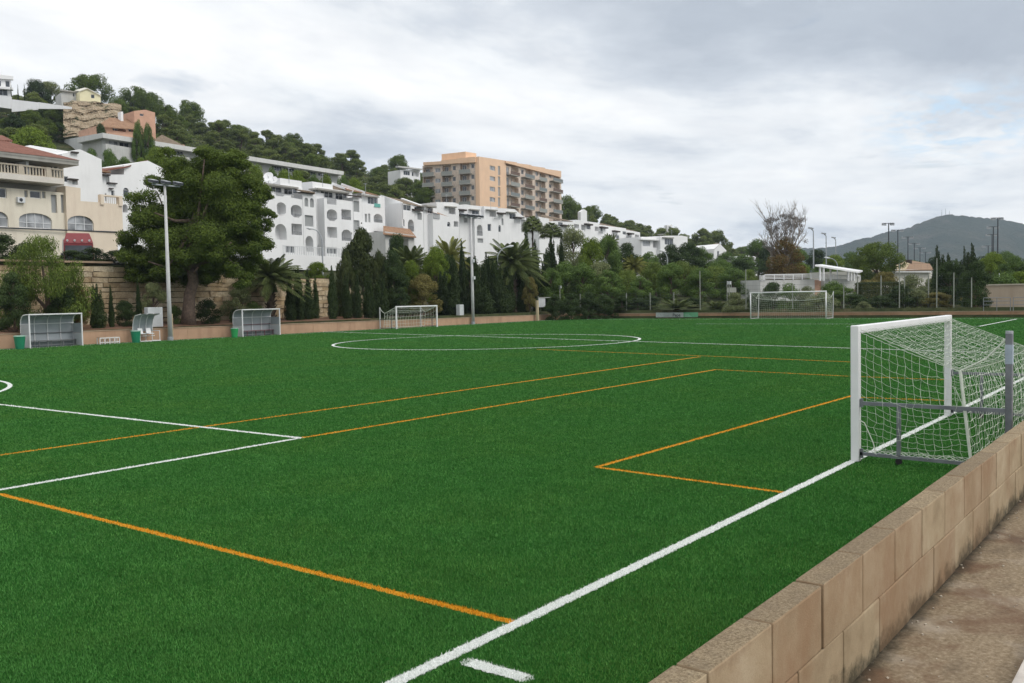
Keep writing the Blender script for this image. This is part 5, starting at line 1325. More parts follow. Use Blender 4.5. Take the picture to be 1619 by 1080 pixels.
# ---------------------------------------------------------------- vegetation
def foliage(name, dark, light, trans=0.22, sc=1.2, brown=None):
    t = NT(name); P = t.gen()
    oi = t.n('ShaderNodeObjectInfo').outputs['Random']
    c = t.ramp(t.noise(P, sc, 4, 0.7), [(0.3, dark), (0.72, light)])
    c = t.mix(t.ramp(t.noise(P, sc*9, 2, 0.6), [(0.35, 0.55), (0.6, 0.0)]), c, tuple(k*.45 for k in dark))
    c = t.mix(t.ramp(t.noise(P, sc*14, 2, 0.6), [(0.62, 0.0), (0.8, 0.5)]), c, tuple(min(1, k*1.5) for k in light))
    c = t.mix(t.ramp(oi, [(0.0, 0.0), (1.0, 0.4)]), c, tuple(k*.62 for k in dark))
    if brown: c = t.mix(t.ramp(t.noise(P, sc*1.3, 3, 0.6, rot=(1, 2, 0)), [(0.5, 0.0), (0.62, 0.7)]), c, brown)
    a = t.n('ShaderNodeBsdfPrincipled'); t.l(c, a.inputs['Base Color']); a.inputs['Roughness'].default_value = 0.65; a.inputs['Specular IOR Level'].default_value = 0.10
    b = t.n('ShaderNodeBsdfTranslucent'); t.l(c, b.inputs['Color'])
    m = t.n('ShaderNodeMixShader'); m.inputs[0].default_value = trans; t.l(a.outputs[0], m.inputs[1]); t.l(b.outputs[0], m.inputs[2])
    t.l(m.outputs[0], t.out.inputs['Surface']); return t.mat
LF = {
 'pine': foliage('pine_needles', (0.0674, 0.1080, 0.0225), (0.2144, 0.2830, 0.0488)),
 'pinefar': foliage('pine_needles_far', (0.0932, 0.1287, 0.0365), (0.2484, 0.2958, 0.0729), sc=0.35),
 'lime': foliage('lime_leaves', (0.1065, 0.1619, 0.0210), (0.2662, 0.3619, 0.0510)),
 'pepper': foliage('drooping_leaves', (0.1022, 0.1533, 0.0330), (0.2683, 0.3505, 0.0693)),
 'dark': foliage('dark_leaves', (0.0288, 0.0489, 0.0182), (0.0863, 0.1338, 0.0405), 0.12),
 'cyp': foliage('cypress_scales', (0.0230, 0.0412, 0.0144), (0.0715, 0.1028, 0.0306), 0.1, 2.0),
 'green': foliage('green_leaves', (0.0733, 0.1326, 0.0308), (0.1972, 0.2892, 0.0688)),
 'olive': foliage('olive_leaves', (0.1470, 0.1753, 0.0743), (0.3184, 0.3505, 0.1650)),
 'feather': foliage('feathery_leaves', (0.0426, 0.0610, 0.0210), (0.1278, 0.1524, 0.0510)),
 'brown': foliage('browning_leaves', (0.1278, 0.0857, 0.0300), (0.3195, 0.2000, 0.0675), brown=(0.1065, 0.1143, 0.0300)),
 'palm': foliage('palm_leaflets', (0.0469, 0.0686, 0.0210), (0.1810, 0.2191, 0.0675), 0.1),
 'palmy': foliage('palm_leaflets_yellow', (0.1278, 0.1429, 0.0330), (0.3195, 0.3239, 0.0825), 0.15),
 'khaki': foliage('khaki_leaves', (0.1491, 0.1333, 0.0420), (0.3195, 0.2762, 0.0930)),
}
M['bark'] = plain('bark', (0.12, 0.085, 0.065), 0.95, 0, 0.4, 5, 0.8)
M['bark_grey'] = plain('bark_grey', (0.24, 0.21, 0.185), 0.95, 0, 0.25, 3, 0.6)
M['palmbark'] = plain('palm_bark', (0.075, 0.055, 0.038), 0.95, 0, 0.4, 8, 0.8)
def leafmesh(name, C, N, w, h, mat, rs, long_dir=None):
    """diamond leaf clumps; C centres, N normals"""
    n = len(C); N = N/(np.linalg.norm(N, axis=1, keepdims=True)+1e-9)
    T = rs.normal(size=(n, 3)) if long_dir is None else long_dir+rs.normal(size=(n, 3))*.25
    T = T-N*np.sum(T*N, axis=1, keepdims=True); T /= np.linalg.norm(T, axis=1, keepdims=True)+1e-9
    B = np.cross(N, T)
    w = (w*rs.uniform(.6, 1.4, n))[:, None]; h = (h*rs.uniform(.6, 1.4, n))[:, None]
    k = rs.uniform(-.3, .3, (n, 1))
    V = np.stack([C-T*h, C+B*w+T*h*k, C+T*h, C-B*w+T*h*k], axis=1).reshape(-1, 3)
    me = bpy.data.meshes.new(name)
    me.vertices.add(4*n); me.vertices.foreach_set('co', V.astype(np.float32).ravel())
    me.loops.add(4*n); me.loops.foreach_set('vertex_index', np.arange(4*n, dtype=np.int32))
    me.polygons.add(n); me.polygons.foreach_set('loop_start', np.arange(0, 4*n, 4, dtype=np.int32))
    me.update(calc_edges=True); me.materials.append(mat)
    return me
def lobes_to_leaves(L, n, rs, jn=0.55, shell=(0.72, 1.05)):
    """L: (cx,cy,cz,rx,ry,rz); leaves near the surface of each lobe, more on big lobes"""
    L = np.array(L); wt = (L[:, 3]*L[:, 5]); wt /= wt.sum()
    idx = rs.choice(len(L), n, p=wt)
    d = rs.normal(size=(n, 3)); d /= np.linalg.norm(d, axis=1, keepdims=True)
    r = rs.uniform(shell[0], shell[1], n); o_ = rs.rand(n) < .16; r[o_] *= rs.uniform(1.0, 1.38, o_.sum()); r = r[:, None]
    C = L[idx, :3]+d*L[idx, 3:6]*r
    N = d+rs.normal(size=(n, 3))*jn; N[:, 2] += .25
    return C, N
def branchmesh(name, paths, mat):
    m = MB()
    for pts, r in paths: m.tube(pts, r, 6, cap=False)
    me = bpy.data.meshes.new(name); me.from_pydata(m.v, [], m.f); me.materials.append(mat)
    me.polygons.foreach_set('use_smooth', [True]*len(me.polygons)); return me
def crown_lobes(rs, n, z0, z1, prof, lr, flat=.75, wob=.15):
    """lobes spread through an envelope; prof(t) gives the radius at height fraction t"""
    L = []
    for k in range(n):
        t = rs.uniform(0, 1)**.85; R0 = prof(t); a = rs.uniform(0, 2*math.pi); q = math.sqrt(rs.uniform(.15, 1))
        r = lr*rs.uniform(.65, 1.35); rad = max(0, R0-r*.7)*q*(1+rs.uniform(-wob, wob))
        L.append((rad*math.cos(a), rad*math.sin(a), z0+(z1-z0-lr*.7)*t+lr*.25, r, r, r*flat))
    return L
PROTO = {}
def proto(kind, var=0):
    key = (kind, var)
    if key in PROTO: return PROTO[key]
    rs = np.random.RandomState(100+var*17+sum(ord(c) for c in kind))
    mat = None; crown = None; trunk = None
    if kind in ('pine', 'pinefar', 'lime', 'olive', 'green', 'darktree', 'brown', 'khaki', 'feather'):
        low = {'pine': .26, 'pinefar': .20, 'lime': .12, 'olive': .22, 'green': .05, 'darktree': .03, 'brown': .08, 'khaki': .05, 'feather': .04}[kind]
        prof = {'pine': lambda t: .5*math.sin(math.pi*(.12+.80*t))**.6, 'pinefar': lambda t: .5*math.sin(math.pi*(.15+.78*t))**.6,
                'feather': lambda t: .5*math.sin(math.pi*(.25+.72*t))**.8}.get(kind, lambda t: .5*math.sin(math.pi*(.22+.74*t))**.55)
        nl = {'pinefar': 30, 'olive': 30, 'feather': 40}.get(kind, 46)
        L = crown_lobes(rs, nl, low, 1.0, prof, .122 if kind != 'feather' else .10, .72 if kind != 'feather' else 1.1)
        nn = {'pinefar': 9000, 'olive': 9000, 'feather': 18000, 'pine': 19000}.get(kind, 18000)
        C, N = lobes_to_leaves(L, nn, rs)
        s = {'pinefar': .0145, 'olive': .0105, 'feather': .009}.get(kind, .0095)
        ld = None; hh = s*1.3
        if kind == 'feather': ld = np.array([[0, 0, 1.0]]); hh = .026
        mt = {'darktree': 'dark', 'pine': 'pine', 'pinefar': 'pinefar'}.get(kind, kind)
        crown = leafmesh('crown', C, N, s, hh, LF[mt], rs, ld)
        paths = [([(0, 0, 0), (.01, 0, low*.6), (-.01, .01, .5), (0, 0, .8)], [.032, .026, .016, .006])]
        for l in L[::2]:
            z = max(low*.6, l[2]-.22); paths.append(([(0, 0, z), (l[0]*.5, l[1]*.5, (z+l[2])/2), (l[0], l[1], l[2])], [.012, .009, .003]))
        trunk = branchmesh('trunk', paths, M['bark'])
    elif kind == 'cypress' or kind == 'cypress_wide':
        L = []
        wide = kind == 'cypress_wide'
        for st in range(9 if wide else 4):
            a0 = rs.uniform(0, 6.28); off = (rs.uniform(.05, .30) if wide else rs.uniform(0, .14)) if st else 0
            top = rs.uniform(.62, .97) if st else 1.0
            for q in range(9 if wide else 14):
                t_ = (q+.5)/(9 if wide else 14)*top; rad = (.24 if wide else .36)*min(1, (t_*6)**.6)*max(.05, (1-t_/top*.97))**.62
                a1 = rs.uniform(0, 6.28); o_ = rad*.35
                L.append((off*math.cos(a0)*(1-.3*t_)+o_*math.cos(a1), off*math.sin(a0)*(1-.3*t_)+o_*math.sin(a1), t_, rad, rad, .085))
        C, N = lobes_to_leaves(L, 15000 if wide else 9000, rs, .6, (.6, 1.12)); ok = (C[:, 2] > .01) & (C[:, 2] < 1.0); C, N = C[ok], N[ok]
        crown = leafmesh('crown', C, N, .017, .020, LF['cyp'], rs, np.array([[0, 0, 1.0]]))
        trunk = branchmesh('trunk', [([(0, 0, 0), (0, 0, .5), (0, 0, .9)], [.05, .03, .01])], M['bark'])
    elif kind == 'pepper':
        L = crown_lobes(rs, 44, .10, 1.0, lambda t: .5*math.sin(math.pi*(.30+.66*t))**.6, .115, .9)
        C, N = lobes_to_leaves(L, 26000, rs, .7, (.6, 1.1))
        C[:, 2] -= rs.uniform(0, .05, len(C)); C[:, 2] = np.maximum(C[:, 2], .02)
        crown = leafmesh('crown', C, N, .0042, .017, LF['pepper'], rs, np.array([[0, 0, 1.0]]))
        trunk = branchmesh('trunk', [([(0, 0, 0), (.02, 0, .3), (-.1, .05, .75)], [.035, .028, .008]), ([(.02, 0, .25), (.2, .05, .6), (.28, 0, .8)], [.02, .012, .004]), ([(.02, 0, .22), (-.2, -.1, .5), (-.3, -.05, .7)], [.02, .012, .004])], M['bark'])
    elif kind == 'bush' or kind == 'bush_olive' or kind == 'bush_dark':
        L = crown_lobes(rs, 22, .0, 1.0, lambda t: .5*math.sin(math.pi*(.35+.60*t))**.6, .17, .8)
        C, N = lobes_to_leaves(L, 6500, rs); C[:, 2] = np.maximum(C[:, 2], .0)
        crown = leafmesh('crown', C, N, .014, .020, LF[{'bush': 'green', 'bush_olive': 'olive', 'bush_dark': 'dark'}[kind]], rs)
        trunk = branchmesh('stem', [([(0, 0, 0), (.1, 0, .3), (.2, .1, .6)], [.02, .015, .006]), ([(0, 0, 0), (-.1, .05, .3), (-.2, .1, .6)], [.02, .015, .006])], M['bark'])
    elif kind == 'hedge':
        n = 9000; C = np.stack([rs.uniform(-.5, .5, n), rs.uniform(-.5, .5, n), rs.uniform(0, 1, n)], 1)
        k = rs.randint(0, 3, n); s = rs.choice([-1, 1], n)
        C[k == 0, 0] = .5*s[k == 0]; C[k == 1, 1] = .5*s[k == 1]; C[k == 2, 2] = 1.0; C += rs.normal(size=C.shape)*.02
        N = np.zeros_like(C); N[k == 0, 0] = s[k == 0]; N[k == 1, 1] = s[k == 1]; N[k == 2, 2] = 1; N += rs.normal(size=C.shape)*.6
        crown = leafmesh('crown', C, N, .012, .03, LF['feather'], rs)
        trunk = branchmesh('stem', [([(0, 0, 0), (0, 0, .8)], [.03, .01])], M['bark'])
    elif kind in ('date', 'datey', 'fan', 'lowpalm'):
        # unit: crown radius .5 in xy; z from 0 to 1
        mt = LF['palmy' if kind == 'datey' else 'palm']
        cz = {'date': .55, 'datey': .55, 'fan': .80, 'lowpalm': .06}[kind]
        nf = {'date': 70, 'datey': 60, 'fan': 46, 'lowpalm': 34}[kind]
        Cs, Ns, Ts = [], [], []; V = []
        m = MB()
        for f in range(nf):
            az = f*2.399+rs.uniform(-.2, .2); el = (1.35-1.75*((f+.5)/nf)**.9) if kind != 'lowpalm' else 1.3-1.0*((f+.5)/nf)
            if kind == 'fan':
                L_ = .26; d = np.array([math.cos(az)*math.cos(el*1.1), math.sin(az)*math.cos(el*1.1), math.sin(el*1.1)*.35])
                c = np.array([0, 0, cz])+d*L_; m.tube([(0, 0, cz), tuple(c)], .004, 3, cap=False)
                side = np.cross(d, [0, 0, 1.0]); side /= np.linalg.norm(side)+1e-9; dn = d/np.linalg.norm(d)
                for q in range(16):
                    an = (q-7.5)/7.5*1.75; dd = dn*math.cos(an)+side*math.sin(an); dd[2] = dd[2]*.35-.02-.05*abs(an)
                    tip = c+dd*.21; mid = c+dd*.12; w_ = np.cross(dd, [0, 0, 1.0]); w_ = w_/(np.linalg.norm(w_)+1e-9)*.016
                    tip[2] -= .03
                    m.quad(c, mid+w_, tip, mid-w_)
            else:
                L_ = .56*rs.uniform(.85, 1.1); pts = []
                droop = .55 if kind != 'lowpalm' else .42; hz = .60 if kind != 'lowpalm' else .95
                for q in range(13):
                    s = q/12; h = s*L_*math.cos(el*.92)*(1+.0*s); z = cz+s*L_*hz*math.sin(el)*1.25-droop*L_*s*s*(1.0 if el < .9 else .75)*hz
                    pts.append(np.array([h*math.cos(az), h*math.sin(az), z+.02]))
                m.tube(pts, [.0055*(1-.8*q/12) for q in range(13)], 3, cap=False)
                for q in range(1, 12):
                    for half in (0, .5):
                        p = pts[q]+(pts[q+1]-pts[q])*half; tg = pts[q+1]-pts[q]; tg /= np.linalg.norm(tg)+1e-9
                        sd = np.cross(tg, [0, 0, 1.0]); sd /= np.linalg.norm(sd)+1e-9; s = (q+half)/12
                        ll = .13*math.sin(math.pi*min(1, .12+s*.86))**.6*(1-.25*s)
                        for sg in (-1, 1):
                            e_ = p+(sd*sg*.8+tg*.75)*ll*.72; e_[2] -= ll*.30; w_ = tg*.0075
                            m.quad(p-w_, p+w_, e_+w_*.6, e_-w_*.3)
        if kind in ('date', 'datey'):
            for f in range(26):     # dead hanging fronds
                az = f*2.399; m.tube([(0, 0, cz), (.05*math.cos(az), .05*math.sin(az), cz-.05), (.085*math.cos(az), .085*math.sin(az), cz-.17)], .008, 3)
        me = bpy.data.meshes.new('crown'); me.from_pydata(m.v, [], m.f); me.materials.append(mt); crown = me
        pth = [([(0, 0, 0), (0, 0, cz*.5), (0, 0, cz)], [.055 if kind != 'fan' else .028]*2+[.07 if kind != 'fan' else .03])]
        if kind != 'lowpalm':
            for k in range(60):
                z = cz*(k+1)/60; a = k*2.4; r = .058 if kind != 'fan' else .029
                pth.append(([(r*.8*math.cos(a), r*.8*math.sin(a), z-.015), (r*1.35*math.cos(a), r*1.35*math.sin(a), z+.012)], [.012, .005]))
        trunk = branchmesh('trunk', pth, M['palmbark'])
    PROTO[key] = (crown, trunk)
    return PROTO[key]
def put(kind, var, loc, W, H, name, label, cat='tree', group=None, rz=0.0):
    cr, tr = proto(kind, var)
    t = thing(name, loc, label, cat, group, rz); t.scale = (W, W, H)
    a = bpy.data.objects.new('crown', cr); link(a, t)
    b = bpy.data.objects.new('trunk', tr) if name not in ('shrub', 'hedge') else bpy.data.objects.new('stem', tr); link(b, t)
    return t
def onY(u, y): q = ray(u, 480); return (y-CAM[1])/q[1]
vrng = random.Random(77)
def plant(kind, u, vtop, w, pos, name, label, cat='tree', group=None, var=None, zb=None):
    D = onY(u, pos[1]) if isinstance(pos, tuple) else pos
    p = atD(u, 480, D); z = terr(p[0], p[1]) if zb is None else zb
    H = atD(u, vtop, D)[2]-z; W = w/FOC*D
    return put(kind, vrng.randrange(2) if var is None else var, (p[0], p[1], z-.05), W, max(.4, H), name, label, cat, group, vrng.uniform(0, 6.28))
Y = lambda y: ('y', y)
# ---- belt along the side wall
plant('pepper', 74, 374, 142, Y(60.6), 'pepper_tree', 'light green drooping-leaved tree behind the large dugout', var=0)
plant('darktree', 22, 432, 62, Y(59.6), 'shrub', 'dark shrub at the left edge in front of the drooping-leaved tree', 'shrub')
plant('darktree', 100, 455, 60, Y(59.4), 'shrub', 'dark shrub directly behind the right end of the large dugout', 'shrub')
plant('brown', 122, 452, 40, Y(60), 'shrub', 'brownish shrub under the right side of the drooping-leaved tree', 'shrub')
plant('bush_dark', 6, 371, 66, Y(66.5), 'shrub', 'dark rounded bush on top of the retaining wall at the left edge', 'shrub')
plant('bush_dark', 45, 384, 50, Y(67), 'shrub', 'dark bush on the retaining wall behind the drooping-leaved tree', 'shrub')
plant('bush_dark', 150, 392, 56, Y(66), 'shrub', 'dark bush on the retaining wall just under the red truck', 'shrub')
plant('bush_dark', 116, 396, 52, Y(65.6), 'shrub', 'dark bush on the retaining wall directly before the truck windscreen', 'shrub')
plant('bush_dark', 186, 396, 50, Y(66), 'shrub', 'dark bush on the retaining wall under the white van', 'shrub')
plant('bush_dark', 222, 392, 46, Y(66), 'shrub', 'dark bush on the retaining wall left of the mast', 'shrub')
plant('cypress_wide', 153, 447, 30, Y(60), 'cypress', 'bushy short cypress right of the large dugout')
plant('cypress', 175.5, 449, 13, Y(60), 'cypress', 'thin short cypress before the stone wall, above the low white bench')
plant('darktree', 197, 474, 40, Y(60.2), 'shrub', 'low dark shrub between the thin cypress and the officials shelter', 'shrub')
plant('cypress', 219, 437, 15, Y(60.5), 'cypress', 'dark slender cypress left of the small olive tree')
plant('olive', 243, 446, 46, Y(60.4), 'olive_tree', 'small grey-green olive tree just left of the left mast', var=1)
plant('bush', 276, 482, 26, Y(60.6), 'shrub', 'sparse shrub between the left mast and the pine trunk', 'shrub')
plant('bush_dark', 327, 474, 46, Y(60.6), 'shrub', 'rounded dark green shrub right of the big pine trunk', 'shrub')
plant('bush_dark', 371, 488, 22, Y(59.8), 'shrub', 'small dark shrub immediately left of the dugout with maroon bench', 'shrub')
plant('olive', 378, 455, 62, Y(62), 'olive_tree', 'airy small tree behind the dugout with maroon bench', var=0)
plant('bush', 400, 478, 36, Y(61), 'shrub', 'reddish-stemmed shrub left of the palm trunk', 'shrub')
plant('date', 428, 384, 122, Y(61.5), 'date_palm', 'date palm with arching fronds right of the big pine', var=0)
for u, v, w, y, l in ((459, 428, 24, 60.4, 'dark cypress just right of the date palm trunk'), (473, 420, 26, 60.8, 'dark cypress, second right of the date palm'), (487, 424, 24, 60.5, 'dark cypress, third right of the date palm'), (499, 434, 18, 61, 'dark cypress, fourth right of the date palm, beside the lime shrub'),
                      (526, 419, 25, 60.4, 'pointed isolated dark cypress left of the feathery tree'), (548, 430, 24, 60.4, 'dark cypress at the left foot of the feathery tree'), (564, 425, 22, 60.2, 'dark cypress in front of the feathery tree, left one'), (583, 428, 28, 60.3, 'dark cypress in front of the feathery tree, right one'), (603, 432, 32, 60.3, 'dark cypress left of the layered conifer')):
    plant('cypress' if w < 25 else 'cypress_wide', u, v, w, Y(y), 'cypress', l, 'tree', 'cypress hedge along the side wall')
plant('lime', 502, 414, 44, Y(65.5), 'lime_shrub', 'yellow-green leafy shrub between the dark cypresses and the isolated cypress', 'shrub')
plant('feather', 574, 371, 88, Y(65), 'tamarisk_tree', 'tall dark feathery tree in front of the big white block', var=0)
plant('feather', 548, 398, 46, Y(63), 'tamarisk_tree', 'smaller feathery tree at the left of the tall feathery tree', var=1)
plant('feather', 600, 402, 46, Y(63), 'tamarisk_tree', 'smaller feathery tree at the right of the tall feathery tree', var=1)
plant('darktree', 624, 398, 52, Y(62), 'conifer', 'dark layered conifer left of the far side goal', var=1)
plant('khaki', 669, 434, 66, Y(60.6), 'shrub', 'khaki-brown bushy shrub above the far side goal', 'shrub')
plant('darktree', 634, 455, 40, Y(60.2), 'shrub', 'dark shrub behind the left post of the far side goal', 'shrub')
plant('lime', 652, 412, 44, 96, 'lime_shrub', 'yellow-green shrub behind the khaki shrub', 'shrub')
plant('date', 651, 366, 82, 102, 'date_palm', 'low dark date palm in front of the gap between white blocks', var=1)
plant('datey', 712, 352, 72, 108, 'date_palm', 'yellowish date palm left of the right mast', var=0)
plant('darktree', 630, 370, 50, 106, 'dark_tree', 'dark tree directly right of the big white block', var=0)
plant('lime', 690, 392, 50, 100, 'lime_shrub', 'yellow-green tree below the yellowish palm', 'tree')
for u, v, w, pos, l in ((698, 428, 36, Y(61), 'dark cypress, leftmost of the tall mass by the right mast'), (716, 402, 34, Y(62), 'dark cypress immediately left of the right mast'), (731, 380, 24, Y(64), 'tall pointed dark cypress touching the right mast'), (752, 404, 30, Y(61.5), 'dark cypress immediately right of the right mast'), (770, 398, 30, Y(62), 'dark cypress, second right of the right mast'), (786, 406, 28, Y(61), 'dark cypress under the curved street lamp'), (804, 412, 32, Y(61), 'dark cypress below the large arching palm'), (822, 408, 30, Y(62), 'dark cypress between the large arching palm and the fan palms'), (716, 452, 40, Y(59.4), 'low dark cypress clump behind the right mast cabinet'), (765, 450, 44, Y(59.5), 'low dark cypress clump right of the right mast'), (800, 452, 40, Y(59.5), 'low dark cypress clump at the right end of the side wall'), (828, 452, 26, Y(60), 'low dark cypress beside the pale shrub')):
    plant('cypress_wide', u, v, w, pos, 'cypress', l, 'tree', 'cypress mass along the right part of the side wall')
for u, v, w, y, l in ((703, 402, 60, 65.5, 'dark leafy tree behind the leftmost cypresses of the tall mass'), (744, 408, 60, 65, 'dark leafy tree behind the right mast'), (778, 410, 60, 65, 'dark leafy tree behind the cypresses under the street lamp'), (818, 414, 60, 65, 'dark leafy tree behind the right end cypresses')):
    plant('darktree', u, v, w, Y(y), 'dark_tree', l)
plant('date', 811, 356, 112, 110, 'date_palm', 'large dark arching date palm against the third white block', var=0)
plant('cypress', 834, 352, 26, 119, 'cypress', 'tall dark cypress under the taller fan palm')
plant('cypress', 848, 378, 26, 116, 'cypress', 'dark cypress between the two fan palms')
plant('cypress_wide', 862, 400, 30, 114, 'cypress', 'dark bushy cypress right of the white car')
plant('cypress_wide', 872, 372, 30, 128, 'cypress', 'green-dark cypress under the shorter fan palm')
plant('cypress', 889, 366, 18, 126, 'cypress', 'dark narrow cypress left of the pale half-bare tree')
plant('fan', 844, 331, 42, 138, 'fan_palm', 'taller pale fan palm below the orange tower block', var=0)
plant('fan', 873, 342, 48, 134, 'fan_palm', 'shorter darker fan palm right of the taller one', var=1)
plant('olive', 908, 360, 66, 128, 'olive_tree', 'pale half-bare grey-green tree in front of the fourth white block', var=0)
plant('lime', 936, 377, 52, 122, 'lime_tree', 'yellow-green rounded tree right of the pale half-bare tree', var=0)
plant('green', 962, 374, 58, 134, 'green_tree', 'deep green rounded tree below the fourth white block', var=1)
plant('darktree', 990, 386, 60, 142, 'dark_tree', 'very dark rounded tree right of the deep green one', var=1)
plant('date', 966, 353, 34, 176, 'date_palm', 'dark small palm against the fourth white block', var=1)
plant('datey', 1003, 392, 52, 140, 'date_palm', 'yellowish palm below the right end of the fourth white block', var=1)
plant('khaki', 838, 438, 28, Y(58.8), 'shrub', 'pale green small shrub at the corner of the side wall', 'shrub')
mid = [('green', 872, 424, 50, 113), ('green', 893, 414, 66, 116), ('green', 922, 416, 70, 114), ('olive', 948, 414, 60, 118), ('green', 962, 426, 60, 113), ('pepper', 990, 424, 60, 117), ('green', 1012, 436, 50, 113), ('pepper', 1037, 412, 58, 128), ('green', 1062, 416, 60, 122), ('pepper', 1084, 410, 66, 130), ('green', 1108, 424, 60, 120), ('pepper', 1132, 418, 64, 126), ('green', 1160, 424, 64, 122), ('darktree', 1060, 388, 56, 165), ('darktree', 1090, 384, 64, 168), ('green', 1112, 390, 50, 170), ('pepper', 1186, 426, 50, 130), ('darktree', 1168, 410, 56, 160), ('green', 1028, 398, 50, 160), ('darktree', 925, 392, 40, 132), ('green', 1140, 412, 60, 150)]
kl = {'green': 'green leafy', 'olive': 'grey-green', 'pepper': 'light green drooping', 'darktree': 'dark bushy'}
for k, (kd, u, v, w, D) in enumerate(mid):
    where = 'left of' if u < 1037 else 'right of'
    n_ = ['first', 'second', 'third', 'fourth', 'fifth', 'sixth', 'seventh', 'eighth', 'ninth', 'tenth', 'eleventh', 'twelfth']
    same = sorted([q for q in mid if q[0] == kd], key=lambda q: q[1]); r_ = same.index((kd, u, v, w, D))
    plant(kd, u, v, w, D, 'garden_tree', '%s tree behind the end fence, %s of its kind from the left' % (kl[kd], n_[r_]), 'tree', 'trees behind the end fence')
hedge_l = [(878, 466), (903, 464), (930, 462), (957, 465), (983, 468), (1008, 470), (1030, 466), (1098, 470)]
for k, (u, v) in enumerate(hedge_l):
    plant('darktree', u, v, 40, 106+k*.5, 'shrub', 'dark hedge shrub behind the end fence, %s from the left' % n_[k], 'shrub', 'hedge shrubs behind the end fence')
plant('lowpalm', 1070, 456, 84, 104, 'low_palm', 'low trunkless palm behind the fence above the banner', 'palm')
plant('lowpalm', 1133, 458, 72, 103, 'low_palm', 'low trunkless palm behind the fence right of the banner', 'palm')
sh = [(1165, 462, 44, 'bush_olive', 100), (1196, 464, 46, 'bush_dark', 99), (1222, 448, 44, 'bush_dark', 104), (1248, 450, 44, 'bush', 102), (1275, 452, 40, 'bush_olive', 101), (1300, 462, 56, 'bush_olive', 96), (1330, 448, 56, 'green', 98), (1352, 466, 50, 'bush_dark', 94), (1366, 476, 30, 'bush_olive', 92), (1392, 468, 56, 'bush_dark', 93), (1425, 452, 60, 'bush_dark', 94), (1452, 458, 60, 'bush_olive', 93), (1480, 462, 56, 'khaki', 92), (1440, 434, 56, 'bush_olive', 112), (1400, 430, 56, 'khaki', 114), (1372, 440, 50, 'khaki', 112), (1470, 440, 40, 'bush_olive', 110), (1315, 444, 44, 'bush', 110)]
nm = {'bush_olive': 'grey-green', 'bush_dark': 'dark', 'bush': 'mid green', 'green': 'green leafy', 'khaki': 'pale khaki'}
for k, (u, v, w, kd, D) in enumerate(sh):
    same = sorted([q for q in sh if q[3] == kd]); r_ = same.index((u, v, w, kd, D))
    plant(kd, u, v, w, D, 'shrub', '%s shrub behind the end wall near the full-size goal, %s from the left' % (nm[kd], n_[r_]), 'shrub', 'shrubs behind the end wall')
t = plant('hedge', 1388, 447, 66, 104, 'hedge', 'clipped dark box hedge behind the fence at the right', 'hedge', var=0); t.scale[1] *= .3; t.rotation_euler[2] = R(-40)
for u, v, w, D, l in ((1482, 387, 24, 114, 'tall pointed dark cypress, leftmost at the right edge group'), (1499, 399, 18, 116, 'smaller pointed cypress right of the leftmost tall one'), (1524, 389, 15, 112, 'thin dark cypress in the middle of the right group'), (1537, 384, 24, 111, 'broad-topped dark cypress, rightmost of the right group'), (1512, 408, 34, 113, 'short dark cypress filling the middle of the right group'), (1491, 402, 40, 109, 'bushy dark cypress before the two leftmost pointed ones'), (1531, 398, 44, 108, 'bushy dark cypress before the broad-topped one')):
    plant('cypress' if w < 25 else 'cypress_wide', u, v, w, D, 'cypress', l, 'tree', 'cypresses behind the right end')
plant('darktree', 1502, 412, 70, 100, 'dark_tree', 'large very dark tree behind the fence at the right', var=0)
plant('darktree', 1542, 414, 62, 90, 'dark_tree', 'large very dark tree overhanging the tan wall at the right', var=1)
plant('khaki', 1538, 462, 44, 95, 'shrub', 'brownish shrub beside the tan wall at the right', 'shrub')
plant('lime', 1568, 400, 54, 135, 'lime_tree', 'light green tree behind the tan wall, left one', var=1)
plant('green', 1600, 404, 60, 130, 'green_tree', 'green tree behind the tan wall, right one', var=0)
plant('lime', 1612, 430, 44, 112, 'lime_shrub', 'pale green bush on top of the tan wall at the right edge', 'shrub')
plant('bush', 1585, 432, 60, 112, 'shrub', 'mid green bush on top of the tan wall', 'shrub')
plant('pine', 1386, 380, 78, 150, 'pine_tree', 'rounded dark green pine in front of the mountain', var=0)
bgt = [(1200, 379, 60, 250, 'green'), (1228, 402, 56, 200, 'darktree'), (1262, 393, 50, 215, 'green'), (1292, 396, 60, 230, 'darktree'), (1318, 404, 52, 220, 'lime'), (1342, 398, 56, 240, 'green'), (1300, 418, 50, 180, 'green'), (1265, 416, 44, 175, 'lime'), (1175, 402, 50, 230, 'green'), (1152, 398, 50, 260, 'green'), (1216, 390, 50, 240, 'darktree'), (1446, 412, 50, 260, 'green'), (1478, 408, 50, 255, 'darktree'), (1330, 424, 60, 170, 'green'), (1590, 398, 60, 220, 'green'), (1560, 405, 60, 230, 'darktree')]
for k, (u, v, w, D, kd) in enumerate(bgt):
    same = sorted([q for q in bgt if q[4] == kd]); r_ = same.index((u, v, w, D, kd))
    plant(kd, u, v, w, D, 'background_tree', '%s background tree around the terrace building, %s from the left' % ({'green': 'mid green', 'darktree': 'dark', 'lime': 'yellow-green'}[kd], n_[r_]), 'tree', 'background trees at the foot of the mountain')
plant('brown', 1243, 376, 66, 172, 'browning_tree', 'rust-brown leafed tree at the foot of the dead tree', var=0)

